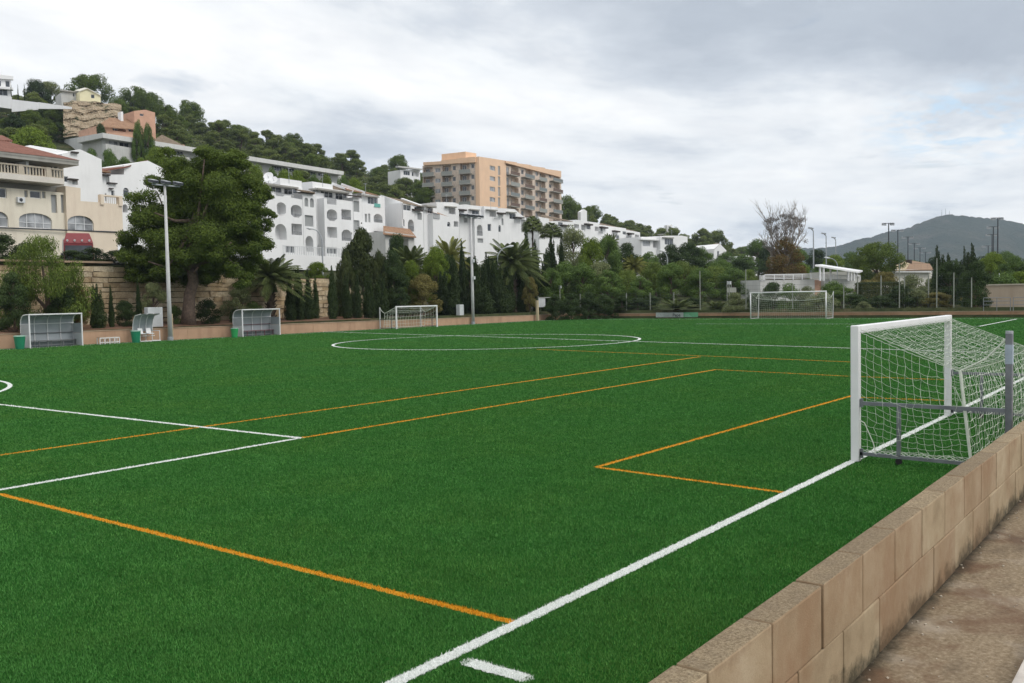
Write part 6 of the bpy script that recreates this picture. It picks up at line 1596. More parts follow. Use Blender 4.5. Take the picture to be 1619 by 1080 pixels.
# ---- big Aleppo pine, built at full size
def big_pine():
    rs = np.random.RandomState(5); D = onY(297, 59.6); b = atD(297, 480, D); z0 = 1.0; S = D/FOC
    t = thing('pine_tree', (b[0], b[1], z0), 'biggest pine, with a broad uneven crown and bare trunk behind the side wall', 'tree')
    # lobes given by where foliage masses sit: (u, v, r px, depth offset)
    base = [(330, 245, 26), (300, 262, 30), (270, 272, 30), (360, 262, 30), (385, 262, 26), (400, 280, 22), (245, 285, 28), (415, 300, 20), (225, 318, 28), (205, 350, 26), (196, 378, 22), (215, 395, 26), (250, 330, 40), (290, 310, 42), (330, 300, 42), (370, 305, 40), (395, 335, 34), (404, 370, 26), (398, 395, 24), (260, 370, 42), (300, 365, 46), (345, 360, 46), (375, 370, 38), (235, 410, 30), (205, 412, 20), (270, 410, 34), (310, 405, 38), (345, 405, 34), (372, 415, 26), (240, 430, 22), (215, 435, 18), (385, 440, 18), (290, 432, 24), (330, 428, 22), (262, 240, 16), (318, 236, 14), (345, 248, 18), (378, 244, 18), (405, 322, 18), (412, 350, 16), (190, 395, 16), (230, 355, 30), (330, 330, 40), (420, 300, 12), (428, 330, 12), (200, 430, 18), (350, 385, 36), (300, 285, 36)]
    right = R2[:3]*1.0; fwd = np.array([math.cos(YAW), math.sin(YAW), 0])
    L = []
    for u, v, r in base:
        u = 308+(u-308)*.93; r = r*.95
        for q in range(7):
            du, dv = rs.uniform(-r, r)*.58, rs.uniform(-r, r)*.50; rr = r*rs.uniform(.36, .66)*S
            e = math.sqrt(max(.05, 1-((u+du-305)/128)**2-((v+dv-345)/125)**2)) ; dep = rs.uniform(-.42, 1)*5.6*e
            p = atD(u+du, v+dv+4, D)-np.array([b[0], b[1], z0])+fwd*dep
            L.append((p[0], p[1], p[2], rr, rr, rr*.70))
    C, N = lobes_to_leaves(L, 330000, rs, .6, (.5, 1.15))
    me = leafmesh('crown', C, N, .038, .085, LF['pine'], rs)
    link(bpy.data.objects.new('crown', me), t)
    P = lambda u, v, dd=0: tuple(atD(u, v, D)-np.array([b[0], b[1], z0])+fwd*dd)
    m = MB()
    tr = [(0, 0, -.1), P(298, 490), P(300, 465), P(306, 445), P(303, 425), P(300, 395), P(306, 350), P(315, 300)]
    m.tube(tr, [.62, .47, .43, .41, .38, .30, .20, .08], 14)
    for k, (u, v, dd) in enumerate(((250, 415, -2), (225, 380, 1.5), (345, 415, 1.5), (375, 385, -1.5), (385, 330, 2), (260, 340, -2), (240, 300, 1), (350, 290, -1.5), (390, 270, 1), (330, 255, -1), (280, 275, 2), (280, 430, -2.5), (330, 425, -2.5), (240, 425, 2), (375, 430, 2))):
        s = tr[4+k % 3]; e = P(u, v, dd); mid_ = tuple((np.array(s)+np.array(e))/2+np.array([0, 0, -.3])); m.tube([s, mid_, e], [.20, .12, .04], 8)
    m.build('trunk', M['bark'], t, smooth=True)
big_pine()

# ---- dead tree
def dead_tree():
    rs = random.Random(8); D = 172; u0 = 1243; b = atD(u0, 480, D); z0 = terr(b[0], b[1]); S = D/FOC
    H = atD(u0, 336, D)[2]-z0
    t = thing('dead_tree', (b[0], b[1], z0), 'tall mostly leafless grey tree with a bushy top rising above the others', 'tree')
    m = MB(); tips = []
    rt = np.array([R2[0], R2[1], 0]); rt /= np.linalg.norm(rt); fw = np.array([math.cos(YAW), math.sin(YAW), 0])
    def br(p, d, L, r, lev):
        pts = [p]; q = np.array(p)
        for k in range(4):
            d = d+np.array([rs.gauss(0, .10), rs.gauss(0, .10), .06]); d /= np.linalg.norm(d); q = q+d*L/4; pts.append(q)
        m.tube(pts, [r, r*.85, r*.7, r*.55, r*.4], 5 if lev < 2 else 3, cap=False)
        if lev < 4:
            for k in range(4 if lev else 7):
                s = rs.uniform(.35, 1); i = min(3, int(s*4)); o = pts[i]+(pts[i+1]-pts[i])*(s*4-i)
                a = rs.uniform(-1, 1); sp = .50 if lev else .42
                nd = d*1.0+rt*a*sp*1.3+fw*rs.uniform(-1, 1)*sp*.8; nd[2] = abs(nd[2])*.9+.15; nd /= np.linalg.norm(nd)
                br(o, nd, L*rs.uniform(.45, .66), r*.5, lev+1)
        else: tips.append(pts[-1])
    br(np.zeros(3), np.array([0, 0, 1.0]), H*.52, .36, 0)
    for a in (-.38, -.15, .18, .42): br(np.array([0, 0, H*.3]), (np.array([0, 0, 1.0])+rt*a)/1.1, H*.50, .2, 1)
    m.build('trunk', M['bark_grey'], t)
    r2 = np.random.RandomState(3); C = []
    L = []
    for k in range(17):
        a = -1+2*k/16; x = a*24*S; v = 341+abs(a)*7+r2.uniform(-2, 4)
        p = atD(u0-2+a*30, v, D)-np.array([b[0], b[1], z0]); L.append((p[0], p[1], p[2], .62, .62, .45))
    for (u, v) in ((1217, 352), (1214, 362), (1250, 365), (1255, 375), (1220, 372), (1240, 380), (1248, 350), (1258, 350)): p = atD(u, v, D)-np.array([b[0], b[1], z0]); L.append((p[0], p[1], p[2], .7, .7, .9))
    for k in range(26): p = atD(u0+r2.uniform(-30, 34), r2.uniform(343, 382), D)-np.array([b[0], b[1], z0]); L.append((p[0], p[1], p[2], .55, .55, .5))
    C, N = lobes_to_leaves(L, 7500, r2, .9, (.2, 1.2))
    me = leafmesh('crown', C, N, .04, .10, foliage('dry_grey_leaves', (.17, .15, .125), (.30, .27, .235)), r2); link(bpy.data.objects.new('crown', me), t)
dead_tree()

# ---- wooded hillside
bpy.context.view_layer.update()
BOX = []
for o in list(COL.objects):
    if o.type == 'EMPTY' and o.parent is None and o.get('category') in ('building', 'house', 'rock slope', 'shed', 'kiosk'):
        P = []
        for c in o.children:
            if c.type == 'MESH': P += [np.array(c.matrix_basis @ Vector(k)) for k in c.bound_box]
        P = np.array(P); BOX.append((o.matrix_world.inverted(), P.min(0)-3.0, P.max(0)+3.0))
def inside(x, y):
    for mi, lo, hi in BOX:
        p = mi @ Vector((x, y, 0))
        if lo[0] < p.x < hi[0] and lo[1] < p.y < hi[1]: return True
    return False
def keep(u, v, w, D):
    """keeps lines of sight to the houses on the slope: True when a tree here would stand before one"""
    if D < 190 and 150 < u < 560:
        f = 210+.160*(u-162); lim = f+ (24 if u < 300 else (12 if u < 430 else 9))
        if v < lim: return True
    if D < 190 and 95 < u < 165 and v < 236-(u-100)*.1: return True
    if D < 225 and 146-w/2 < u < 246+w/2 and v < 207: return True
    if D < 232 and 108 < u < 160+w/2 and v < 205: return True
    if D < 226 and u < 118+w/3 and v < 175: return True
    if D < 262 and 668-w/2 < u < 752 and v < 300+(u-668)*.25: return True
    if D < 262 and 752 <= u < 868 and v < 330: return True
    if D < 330 and 630-w/2 < u < 664+w/2 and v < 279: return True
    return False
LM = [(10, 135, 'the hilltop white house'), (65, 168, 'the bright white terrace wall'), (140, 150, 'the yellow hilltop house'), (145, 190, 'the terraced rock slope'), (228, 186, 'the terracotta tower'), (185, 196, 'the terracotta villa roof'), (266, 222, 'the hipped brown villa roof'), (60, 219, 'the yellow-green umbrella tree'), (125, 228, 'the long building gable wall'), (200, 230, 'the left half of the long building'), (290, 236, 'the long slab roof above the big pine'), (430, 256, 'the middle of the long slab roof'), (530, 272, 'the right tip of the long slab roof'), (310, 178, 'the lone skyline pine'), (471, 225, 'the tallest skyline pine'), (435, 278, 'the satellite dishes'), (500, 288, 'the roofs of the big white block'), (580, 300, 'the brown tiled roof of the big block'), (635, 310, 'the blank side wall'), (648, 272, 'the small flat-roofed white house'), (637, 252, 'the solitary airy pine'), (700, 310, 'the left base of the orange tower'), (757, 322, 'the flat parapets of the third block'), (880, 320, 'the right foot of the orange tower'), (845, 335, 'the taller fan palm'), (925, 340, 'the brown roof of the fourth block'), (1000, 362, 'the right end of the fourth block'), (1060, 358, 'the small white ridge house'), (1060, 372, 'the separate white block'), (1138, 392, 'the white gabled house'), (1192, 406, 'the house left of the dead tree'), (1100, 372, 'the two dark gabled-house pines')]
def near(u, v):
    a, b, n = min(LM, key=lambda q: (q[0]-u)**2+((q[1]-v)*1.6)**2); dx, dy = u-a, v-b
    if abs(dx) < 14 and abs(dy) < 9: return 'right beside '+n
    d = 'above ' if abs(dy) > abs(dx)*.8 and dy < 0 else ('below ' if abs(dy) > abs(dx)*.8 else ('left of ' if dx < 0 else 'right of '))
    f = math.hypot(dx, dy)
    return ('just ' if f < 22 else ('a little way ' if f < 42 else 'well '))+d+n
def forest():
    rs = random.Random(31); pts = []; n = 0; tries = 0
    while n < 262 and tries < 60000:
        tries += 1
        u = rs.uniform(-25, 1240); D0 = np.interp(u, TU, TD0); Dr = np.interp(u, TU, TDR)
        D = D0+6+(Dr+4-D0-6)*rs.random()**.75
        p = atD(u, 480, D); x, y = p[0], p[1]
        if inside(x, y): continue
        big = rs.random(); H = 4.8+2.2*big if D < 300 else 5.2+2.8*big; W = H*rs.uniform(1.0, 1.4)
        if any((x-a)**2+(y-b)**2 < (.36*(W+w_))**2 for a, b, w_ in pts): continue
        z = terr(x, y); v = HZ(u)-(z+H-CAM[2])/D*FOC; w = W/D*FOC
        if keep(u, v, w, D): continue
        pts.append((x, y, W)); n += 1
        zone = 'left of the long white building' if u < 160 else ('around the long white building' if u < 430 else ('on the wooded ridge left of the orange tower' if u < 700 else ('on the ridge behind the orange tower' if u < 900 else 'on the low wooded ridge at the right')))
        kd = rs.choice(['pinefar']*17+['pine']*3); var = rs.randrange(4)
        put(kd, var, (x, y, z-.4), W, H, 'pine_tree', ('broad low pine ' if W > H*1.1 else 'rounded pine ')+near(u, v), 'tree', 'pines %s' % zone, rs.uniform(0, 6.28))
forest()
ORD = ['first', 'second', 'third', 'fourth', 'fifth', 'sixth', 'seventh', 'eighth', 'ninth', 'tenth']
_by = {}
for o in COL.objects:
    if o.parent is None and o.name.startswith('pine_tree') and o.get('group'): _by.setdefault(o['label'], []).append(o)
for lab, os_ in _by.items():
    if len(os_) > 1:
        os_.sort(key=lambda o: uD(o.location.x, o.location.y)[0])
        for k, o in enumerate(os_[:10]):
            kind_, rel = lab.split(' pine ')
            new = '%s from left of %s pines %s' % (ORD[k], kind_.replace('broad low', 'broad'), rel.replace('a little way ', ''))
            o['label'] = new if len(new.split()) <= 16 else new.replace('the ', '', 1)
for kd, u, v, w, D, nme, lab in (('pine', 155, 118, 54, 244, 'pine_tree', 'large round pine behind the yellow hilltop house'), ('darktree', 71, 130, 42, 238, 'dark_tree', 'dark spreading tree on the hilltop left of the yellow house'), ('olive', 94, 133, 32, 236, 'olive_tree', 'grey-green tree immediately left of the yellow house'), ('cypress', 32.5, 138, 6, 232, 'cypress', 'left of three small cypresses beside the hilltop white house'), ('cypress', 43, 137, 6, 232, 'cypress', 'middle of three small cypresses beside the hilltop white house'), ('cypress', 53, 135, 6, 232, 'cypress', 'right of three small cypresses beside the hilltop white house'),
        ('pine', 226, 140, 36, 240, 'pine_tree', 'double-crowned pine above the terracotta villa, left crown'), ('pine', 243, 146, 28, 238, 'pine_tree', 'pine above the terracotta tower, right of the double-crowned one'), ('pine', 195, 158, 34, 236, 'pine_tree', 'dark pine between the yellow house and the terracotta villa'), ('pine', 310, 161, 36, 275, 'pine_tree', 'pine standing up alone on the skyline right of the terracotta villa'), ('pine', 272, 166, 40, 255, 'pine_tree', 'dark pine just right of the terracotta tower'), ('pine', 386, 198, 40, 315, 'pine_tree', 'skyline pine above the middle of the long white building'), ('pine', 471, 212, 36, 345, 'pine_tree', 'tallest skyline pine above the right end of the long white building'), ('pine', 635, 245, 34, 340, 'pine_tree', 'solitary airy pine left of the orange tower block'), ('lime', 60, 205, 84, 160, 'lime_tree', 'bright yellow-green umbrella-shaped tree above the cream building'), ('green', 228, 192, 24, 196, 'green_tree', 'round green tree in front of the terracotta tower'), ('green', 244, 198, 24, 196, 'green_tree', 'round green tree right of the terracotta tower'), ('bush_dark', 170, 201, 26, 199, 'shrub', 'dark shrub under the arches of the terracotta villa'),
        ('pine', 888, 306, 56, 250, 'pine_tree', 'large bushy pine at the right foot of the orange tower'), ('pine', 862, 322, 40, 248, 'pine_tree', 'pine in front of the right balconies of the orange tower'), ('pine', 915, 322, 44, 262, 'pine_tree', 'pine right of the large bushy one beside the orange tower'), ('pine', 937, 324, 34, 270, 'pine_tree', 'pointed pine on the skyline right of the orange tower'), ('pinefar', 1112, 363, 40, 330, 'pine_tree', 'dark pine above the white gabled house, left one'), ('pinefar', 1136, 366, 42, 334, 'pine_tree', 'dark pine above the white gabled house, right one'), ('pine', 700, 300, 40, 250, 'pine_tree', 'pine before the left balconies of the orange tower'), ('pine', 726, 306, 40, 248, 'pine_tree', 'pine below the left corner of the orange tower'), ('pine', 752, 312, 36, 246, 'pine_tree', 'pine at the foot of the orange corner of the tower'), ('pine', 640, 283, 34, 322, 'pine_tree', 'pine in front of the small flat-roofed white house, left one'), ('pine', 660, 284, 34, 320, 'pine_tree', 'pine in front of the small flat-roofed white house, right one'), ('pinefar', 1046, 362, 34, 385, 'pine_tree', 'pine on the ridge left of the small ridge house'), ('pinefar', 1066, 361, 32, 384, 'pine_tree', 'pine on the ridge in front of the small ridge house'), ('pinefar', 910, 334, 36, 284, 'pine_tree', 'pine in front of the tiny white house fragment, left one'), ('pinefar', 930, 336, 34, 284, 'pine_tree', 'pine in front of the tiny white house fragment, right one'), ('darktree', 80, 170, 38, 221, 'dark_tree', 'dark tree below the middle of the bright white terrace wall'), ('pine', 99, 173, 36, 221, 'pine_tree', 'pine below the right end of the bright white terrace wall'), ('pine', 113, 183, 30, 219, 'pine_tree', 'pine at the left edge of the terraced rock slope'), ('darktree', 104, 196, 32, 214, 'dark_tree', 'dark tree at the lower left of the terraced rock slope'), ('pine', 86, 190, 36, 212, 'pine_tree', 'pine above the yellow-green umbrella tree'), ('pine', 60, 176, 38, 219, 'pine_tree', 'pine below the left half of the bright white terrace wall'), ('darktree', 35, 184, 44, 215, 'dark_tree', 'dark tree high on the slope near the left edge'), ('pine', 676, 296, 40, 255, 'pine_tree', 'pine left of the base of the orange tower'),
        ('lime', 345, 251, 40, 170, 'lime_tree', 'yellow-green tree under the slab roof just right of the big pine top'), ('green', 372, 257, 42, 172, 'green_tree', 'green tree under the slab roof above the big pine'), ('green', 436, 268, 38, 172, 'green_tree', 'green tree under the slab roof near the satellite dishes'), ('lime', 478, 273, 40, 174, 'lime_tree', 'yellow-green tree before the middle windows of the slab roof'), ('green', 502, 278, 36, 176, 'green_tree', 'green tree under the slab roof, fourth from its right tip'), ('lime', 522, 280, 38, 178, 'lime_tree', 'yellow-green tree near the right tip of the slab roof'), ('green', 545, 279, 40, 180, 'green_tree', 'green tree at the very right tip of the slab roof'), ('lime', 566, 285, 40, 182, 'lime_tree', 'yellow-green tree just past the right tip of the slab roof'), ('green', 205, 250, 40, 168, 'green_tree', 'green tree under the left glazing of the long building'), ('lime', 232, 252, 38, 168, 'lime_tree', 'yellow-green tree under the middle glazing of the long building'), ('lime', 284, 258, 44, 168, 'lime_tree', 'yellow-green tree under the right glazing of the long building'), ('green', 155, 237, 36, 166, 'green_tree', 'green tree before the gable wall of the long building'), ('lime', 410, 262, 46, 165, 'lime_tree', 'yellow-green tree below the long white building, right of the big pine'), ('lime', 455, 272, 46, 168, 'lime_tree', 'yellow-green tree behind the roofs of the big white block'), ('lime', 256, 236, 50, 165, 'lime_tree', 'yellow-green tree under the left part of the long white building'), ('green', 180, 238, 40, 165, 'green_tree', 'green tree behind the white gabled block')):
    if kd in ('pine', 'darktree', 'olive', 'pinefar'):
        while True:
            p = atD(u, 480, D); H = atD(u, v, D)[2]-terr(p[0], p[1])
            if H < 1.2*w/FOC*D or D > np.interp(u, TU, TDR)+5: break
            D += 3
        if H > 1.2*w/FOC*D: w = H/1.2/D*FOC
    plant(kd, u, v, w, D, nme, lab, 'tree' if nme != 'shrub' else 'shrub')
def undergrowth():
    rs = np.random.RandomState(12); C = []; N = []
    n = 0
    r = random.Random(4)
    while n < 7500:
        u = r.uniform(-40, 1260); D0 = np.interp(u, TU, TD0); Dr = np.interp(u, TU, TDR); D = D0-25+(Dr+5-D0+25)*r.random()
        p = atD(u, 480, D)
        if (p[0] < EX and p[1] < 66) or inside(p[0], p[1]): continue
        z = terr(p[0], p[1]); s = r.uniform(.7, 2.0); k = 30
        d = rs.normal(size=(k, 3)); d /= np.linalg.norm(d, axis=1, keepdims=True); d[:, 2] = np.abs(d[:, 2])
        C.append(np.array([p[0], p[1], z])+d*np.array([s, s, s*.8])); N.append(d+rs.normal(size=(k, 3))*.5); n += 1
    C = np.concatenate(C); N = np.concatenate(N)
    me = leafmesh('undergrowth', C, N, .16, .22, LF['pinefar'], rs)
    o = bpy.data.objects.new('undergrowth', me); link(o)
    tag(o, 'low green scrub covering the slopes between the trees', 'scrub', kind='stuff')
undergrowth()
# ---------------------------------------------------------------- end fence, banner, lamps and far masts
M['wire'] = plain('fence_wire', (0.10, 0.12, 0.11), 0.6, 0.3, 0.1, 3)
M['post_pale'] = plain('fence_post_pale', (0.26, 0.27, 0.235), 0.7, 0, 0.12, 3)
def fence(pts, top, zb, name, label, wires, cell=None, r=0.006, pr=.05):
    """posts with horizontal and crossing wires between them; pts are ground x, y of the posts"""
    t = thing(name, (pts[0][0], pts[0][1], zb), label, 'fence'); O = np.array([pts[0][0], pts[0][1], zb])
    for k, p in enumerate(pts):
        h = top[k]; m = MB(); a = np.array([p[0], p[1], zb])-O; m.tube([a, a+np.array([0, 0, h])], pr, 8); m.build('post', M['post_pale'], t)
    m = MB()
    for k in range(len(pts)-1):
        a = np.array([*pts[k], zb])-O; b = np.array([*pts[k+1], zb])-O; h = min(top[k], top[k+1])
        for q in range(wires): z = .05+(h-.1)*q/(wires-1); m.tube([a+np.array([0, 0, z]), b+np.array([0, 0, z])], r*1.6, 3, cap=False)
        if cell:
            L = np.linalg.norm(b-a); n = int(L/cell)
            for q in range(n):
                c = a+(b-a)*(q+.5)/n; m.tube([c+np.array([0, 0, .05]), c+np.array([0, 0, h-.05])], r, 3, cap=False)
    m.build('mesh_panel', M['wire'], t); return t
zw = 0.6
E1 = [(EX+.35, at(u, 480, 0, EX+.35)[1]) for u in (934, 953, 991, 1027, 1064.5)]
fence([(EX+.35, at(u, 480, 0, EX+.35)[1]) for u in (887, 917.5, 953, 990.5, 1028, 1065.5)], [2.35]*6, zw, 'chain_link_fence', 'chain-link fence with pale posts on the end wall, left of the banner', 9, .35, .004)
fence([(EX+.35, at(u, 480, 0, EX+.35)[1]) for u in (1107, 1179.5, 1253, 1334, 1422, 1481, 1508, 1536)], [4.6, 4.6, 2.9, 2.9, 4.6, 5.0, 3.6, 3.1], zw, 'chain_link_fence', 'taller chain-link fence with tall pale posts behind the full-size goal', 8, .5, .004)
fence([(EX+5, at(u, 480, 0, EX+5)[1]) for u in (1356, 1393, 1430, 1468)], [3.6]*4, .6, 'chain_link_fence', 'second row of fence posts by the clipped hedge', 6, .6, .004, .06)
pts = [(90.8, at(u, 480, 0, 90.8)[1]) for u in (1560, 1598, 1640)]
t = thing('steel_railing', (EX-.1, at(1562, 480, 0, EX)[1], .6), 'thin steel railing in front of the tan wall at the right edge', 'railing'); O = np.array(t.location)
for k, (ua, ub) in enumerate(((1555, 1597.5), (1602, 1650))):
    a = at(ua, 480, 0, EX+.1); b = at(ub, 480, 0, EX+.1); m = MB(); a = np.array([a[0], a[1], .6])-O; b = np.array([b[0], b[1], .6])-O
    for z in (.9, .55, 1.2): m.tube([a+[0, 0, z], b+[0, 0, z]], .03, 5)
    for q in range(3): c = a+(b-a)*q/2; m.tube([c, c+[0, 0, 1.2]], .035, 5)
    m.build('panel', M['rail'], t)
# gate frame and sign at the corner
p = at(890, 480, 0, 96.5); q = at(851, 480, 1, 58.2)
t = thing('gate_frame', (q[0], q[1], .6), 'pale tubular gate frame at the corner of the side and end walls', 'gate'); O = np.array(t.location)
b = np.array([EX+.3, at(887, 480, 0, EX+.3)[1], .6])-O
m = MB(); m.tube([(0, 0, 0), (0, 0, 2.2)], .05, 6); m.build('post', M['post_pale'], t)
m = MB(); m.tube([(0, 0, 2.0), (b[0], b[1], 2.0)], .06, 6); m.build('top_rail', M['post_pale'], t)
m = MB(); k = b*.30; m.hexa([(0.1, 0, .9), (k[0], k[1], .9), (k[0]+.02, k[1]+.03, .9), (.12, .03, .9), (0.1, 0, 2.0), (k[0], k[1], 2.0), (k[0]+.02, k[1]+.03, 2.0), (.12, .03, 2.0)]); m.build('board', M['panel_light'], t)
# banner on the end wall
def text(body, size, mat, loc, rot, name, parent, ext=0.004, bold=0.0):
    cu = bpy.data.curves.new(name, 'FONT'); cu.body = body; cu.size = size; cu.extrude = ext; cu.offset = bold; cu.align_x = 'LEFT'
    cu.materials.append(mat); o = bpy.data.objects.new(name, cu)
    dg = bpy.context.evaluated_depsgraph_get; COL.objects.link(o); bpy.context.view_layer.update()
    me = bpy.data.meshes.new_from_object(o.evaluated_get(dg())); COL.objects.unlink(o); bpy.data.objects.remove(o)
    q = bpy.data.objects.new(name, me); link(q, parent); q.location = loc; q.rotation_euler = rot; return q
xa = EX-.06
y0, y1, y2 = (at(u, 498, 0, xa)[1] for u in (1037, 1080.5, 1103.5))
z0, z1 = at(1060, 503.3, 0, xa)[2], at(1060, 494.2, 0, xa)[2]
z0 = max(z0, .01); z1 = min(z1, .66)
t = thing('banner', (xa, y0, 0), 'pale grey and green advertising banner hung on the end wall', 'banner', None, -math.pi/2)
m = MB(); m.box(0, y0-y1, 0, .03, z0, z1); m.build('grey_sheet', plain('banner_grey', (.50, .53, .52), .6, 0, .05, 1), t)
m = MB(); m.box(y0-y1+.004, y0-y2, 0, .03, z0, z1); m.build('green_sheet', plain('banner_green', (.13, .36, .20), .6, 0, .1, 2), t)
h = z1-z0
M['ink'] = plain('ink', (.10, .12, .12), .7, 0, .05, 5); M['inkl'] = plain('ink_light', (.34, .38, .37), .7, 0, .05, 5); M['inkg'] = plain('ink_green', (.34, .56, .42), .7, 0, .05, 5)
W_ = y0-y1
text('Son', h*.70, M['inkl'], (W_*.28, -.004, z0+h*.28), (R(90), 0, 0), 'lettering', t, .002)
text('Pepe', h*.78, M['ink'], (W_*.61, -.004, z0+h*.30), (R(90), 0, 0), 'lettering', t, .002, .012)
m = MB(); n = 16
for k in range(n-3):
    a, b = 2*math.pi*k/n, 2*math.pi*(k+1)/n; R0, R1 = h*.34, h*.27; cx, cz = W_*.13, z0+h*.5
    m.quad((cx+R0*math.cos(a), -.004, cz+R0*math.sin(a)), (cx+R0*math.cos(b), -.004, cz+R0*math.sin(b)), (cx+R1*math.cos(b), -.004, cz+R1*math.sin(b)), (cx+R1*math.cos(a), -.004, cz+R1*math.sin(a)))
m.build('emblem', M['inkl'], t)
m = MB()
for k in range(3): m.box(W_+.15, W_+1.0-.15*k, -.006, -.002, z0+h*(.25+.2*k), z0+h*(.33+.2*k))
m.build('small_print', M['inkg'], t)

# street lamps
def street_lamp(u, vb, vt, du, D, label, arm_dv=0, single=True):
    a = atD(u, 480, D); S = D/FOC; zb = terr(a[0], a[1]); zt = atD(u, vt, D)[2]
    t = thing('street_lamp', (a[0], a[1], zb), label, 'street lamp'); rt = np.array([R2[0], R2[1], 0]); rt /= np.linalg.norm(rt)
    H = zt-zb; L = abs(du)*S; sg = 1 if du > 0 else -1
    pts = [(0, 0, 0), (0, 0, H*.8)]+[tuple(rt*sg*L*(1-math.cos(x))*.8+np.array([0, 0, H*.8+H*.2*math.sin(x)])) for x in (.3, .7, 1.1, 1.5)]
    m = MB(); m.tube(pts, [.10, .08, .07, .065, .06, .055], 8); m.build('pole', M['galv'], t)
    e = np.array(pts[-1]); f = e+rt*sg*L*.45+np.array([0, 0, .12])
    m = MB(); m.tube([tuple(e-rt*sg*.1), tuple((e+f)/2), tuple(f)], [.07, .17, .08], 8); q = m.build('lamp_head', M['frame'], t)
street_lamp(787.5, 430, 391, 22, 106, 'curved grey street lamp in front of the large arching palm')
street_lamp(1056, 440, 397, -11, 130, 'curved pale street lamp below the separate white block')
street_lamp(1324, 440, 408, -17, 150, 'pale arched street lamp above the terrace canopy')
street_lamp(512, 410, 362, -20, 108, 'pale street lamp in front of the stair tower of the big white block')
street_lamp(858, 440, 408, -3, 145, 'small pale street lamp by the white car')
for u, vt, D, lab in ((1156-3, 450, 108, 'short pale post with a floodlight, left of the full-size goal'), (885.3, 456, 112, 'short pale floodlight post above the gate'), (1488, 440, 104, 'short pale floodlight post before the dark trees at the right')):
    a = atD(u, 480, D); zb = terr(a[0], a[1]); H = atD(u, vt, D)[2]-zb
    t = thing('floodlight_post', (a[0], a[1], zb), lab, 'floodlight post'); m = MB(); m.tube([(0, 0, 0), (0, 0, H)], .07, 8); m.build('pole', M['post_pale'], t)
    m = MB(); m.box(-.15, .15, -.2, .2, H, H+.35); m.build('floodlight', M['panel_light'], t, bevel=.03)
t = thing('goal', tuple(atD(1153, 480, 113)[:2])+(1.2,), 'white basketball-style frame with slatted board among the shrubs left of the far goal', 'frame')
m = MB(); m.box(-.6, 2.0, -.05, .05, 1.6, 2.2); m.build('board', M['post_pale'], t)
for X in (-.6, 0.6): m = MB(); m.tube([(X, 0, 0), (X, 0, 3.0)], .05, 6); m.build('post', M['post_pale'], t)
t.name = 'board_frame'

# far floodlight masts
def far_mast(u, vt, D, arm, label, col='dark_metal', group='tall floodlight masts beyond the end', r=.16, single=False):
    a = atD(u, 480, D); zb = terr(a[0], a[1]); H = atD(u, vt, D)[2]-zb
    t = thing('floodlight_mast', (a[0], a[1], zb), label, 'floodlight mast', group); rt = np.array([R2[0], R2[1], 0]); rt /= np.linalg.norm(rt)
    m = MB(); m.tube([(0, 0, 0), (0, 0, H)], [r, r*.6], 8); m.build('pole', M[col], t)
    if single:
        m = MB(); m.tube([(0, 0, H-.1), tuple(-rt*arm+np.array([0, 0, H+.5]))], .10, 6); m.build('arm', M[col], t)
        m = MB(); e = -rt*arm+np.array([0, 0, H+.5]); m.bar(tuple(e-rt*.5+[0, 0, .1]), tuple(e+rt*.5-[0, 0, .1]), .5, .28); m.build('floodlight', M['galv'], t)
    else:
        m = MB(); m.bar(tuple(-rt*arm+[0, 0, H]), tuple(rt*arm+[0, 0, H]), .10, .10); m.build('cross_arm', M[col], t)
        for s in (-1, 1):
            c = rt*s*arm*.8; m = MB(); w = arm*.36
            m.hexa([tuple(c-rt*w+[0, 0, H-.42]), tuple(c+rt*w+[0, 0, H-.42]), tuple(c+rt*w+[.2, .25, H-.35]), tuple(c-rt*w+[.2, .25, H-.35]), tuple(c-rt*w+[0, 0, H+.05]), tuple(c+rt*w+[0, 0, H+.05]), tuple(c+rt*w+[.2, .25, H+.1]), tuple(c-rt*w+[.2, .25, H+.1])]); m.build('floodlight', M['galv'], t)
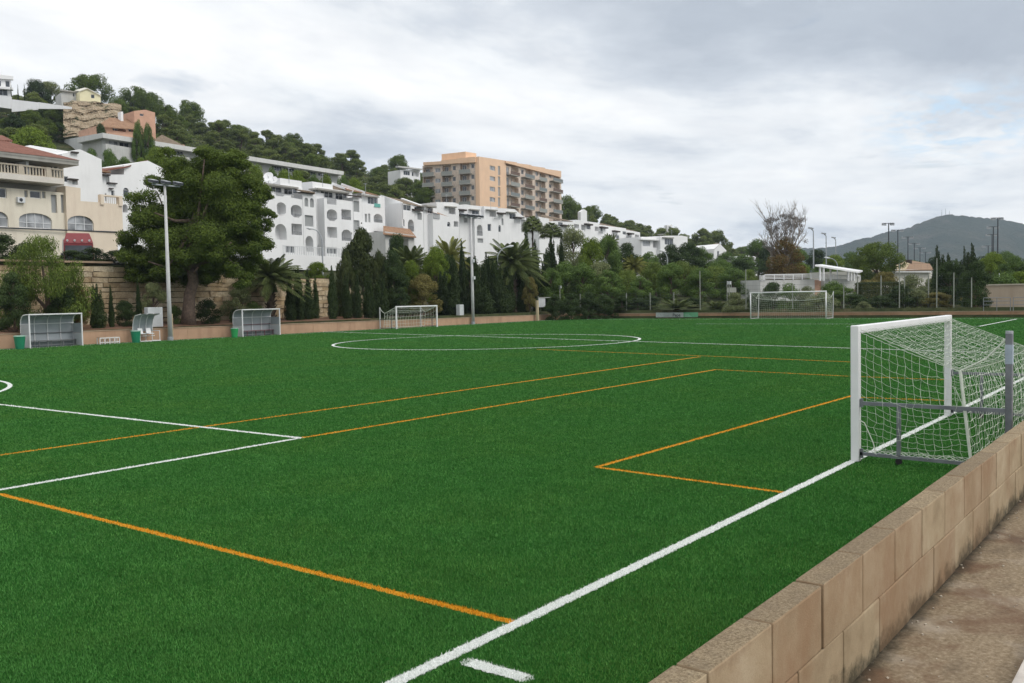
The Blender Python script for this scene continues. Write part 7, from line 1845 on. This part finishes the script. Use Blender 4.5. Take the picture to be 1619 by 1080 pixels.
for u, v, D, lab in ((1286.5, 365, 190, 'left of three grey single-arm masts right of the dead tree'), (1306.5, 373, 215, 'middle of three grey single-arm masts right of the dead tree'), (1321.5, 379, 240, 'right and lowest of three grey single-arm masts right of the dead tree')):
    far_mast(u, v, D, .55, lab, 'galv', 'grey single-arm masts right of the dead tree', .17, True)
for u, v, D, lab in ((1405, 353.5, 175, 'tallest dark twin-lamp mast, first from the left before the mountain'), (1419.5, 364, 200, 'dark twin-lamp mast, second from the left before the mountain'), (1435.5, 375, 230, 'dark twin-lamp mast, third from the left before the mountain'), (1445.5, 385, 270, 'dark twin-lamp mast, fourth from the left before the mountain'), (1454.5, 392, 300, 'dark twin-lamp mast, fifth from the left before the mountain'), (1463, 399, 330, 'dark twin-lamp mast, sixth and smallest of the left row'),
                     (1577, 345, 165, 'tallest dark mast of the right group before the mountain'), (1570, 359, 195, 'dark mast, left neighbour of the tallest in the right group'), (1568, 371, 225, 'dark lower mast behind the two tall ones of the right group'), (1562, 389, 260, 'smallest dark mast of the right group')):
    far_mast(u, v, D, .95*D/175, lab)
p = atD(1580, 470, 112)
a = atD(1580, 432, 112); t = thing('pipe_post', (a[0], a[1], .6), 'thin white post standing on the tan wall at the right edge', 'post'); m = MB(); m.tube([(0, 0, 0), (0, 0, a[2]-.6)], .05, 6); m.build('pole', M['frame'], t)
# ornamental fence of the garden below the big white block
t = thing('garden_wall', tuple(atD(480, 480, 108)[:2])+(7.2,), 'white garden wall with pale railing at the foot of the big white block', 'wall', None, R(8))
m = MB(); m.box(-3, 13, 0, .25, -.8, .9); m.build('wall', M['wwall'], t)
m = MB()
for k in range(54): m.box(-3+k*.3, -2.95+k*.3, .1, .15, .9, 1.9)
m.box(-3, 13, .09, .16, 1.85, 1.92); m.build('railing', M['frame'], t)

# ---------------------------------------------------------------- air
def haze():
    m = MB(); m.box(-300, 4200, -3000, 4200, -6, 420)
    o = m.build('haze', None); o.data.materials.clear()
    t = NT('haze_air'); v = t.n('ShaderNodeVolumePrincipled'); v.inputs['Density'].default_value = 0.00012; v.inputs['Color'].default_value = (0.70, 0.84, 1.0, 1); v.inputs['Anisotropy'].default_value = 0.0
    t.l(v.outputs[0], t.out.inputs['Volume']); o.data.materials.append(t.mat)
    tag(o, kind='stuff')
    return o
haze()
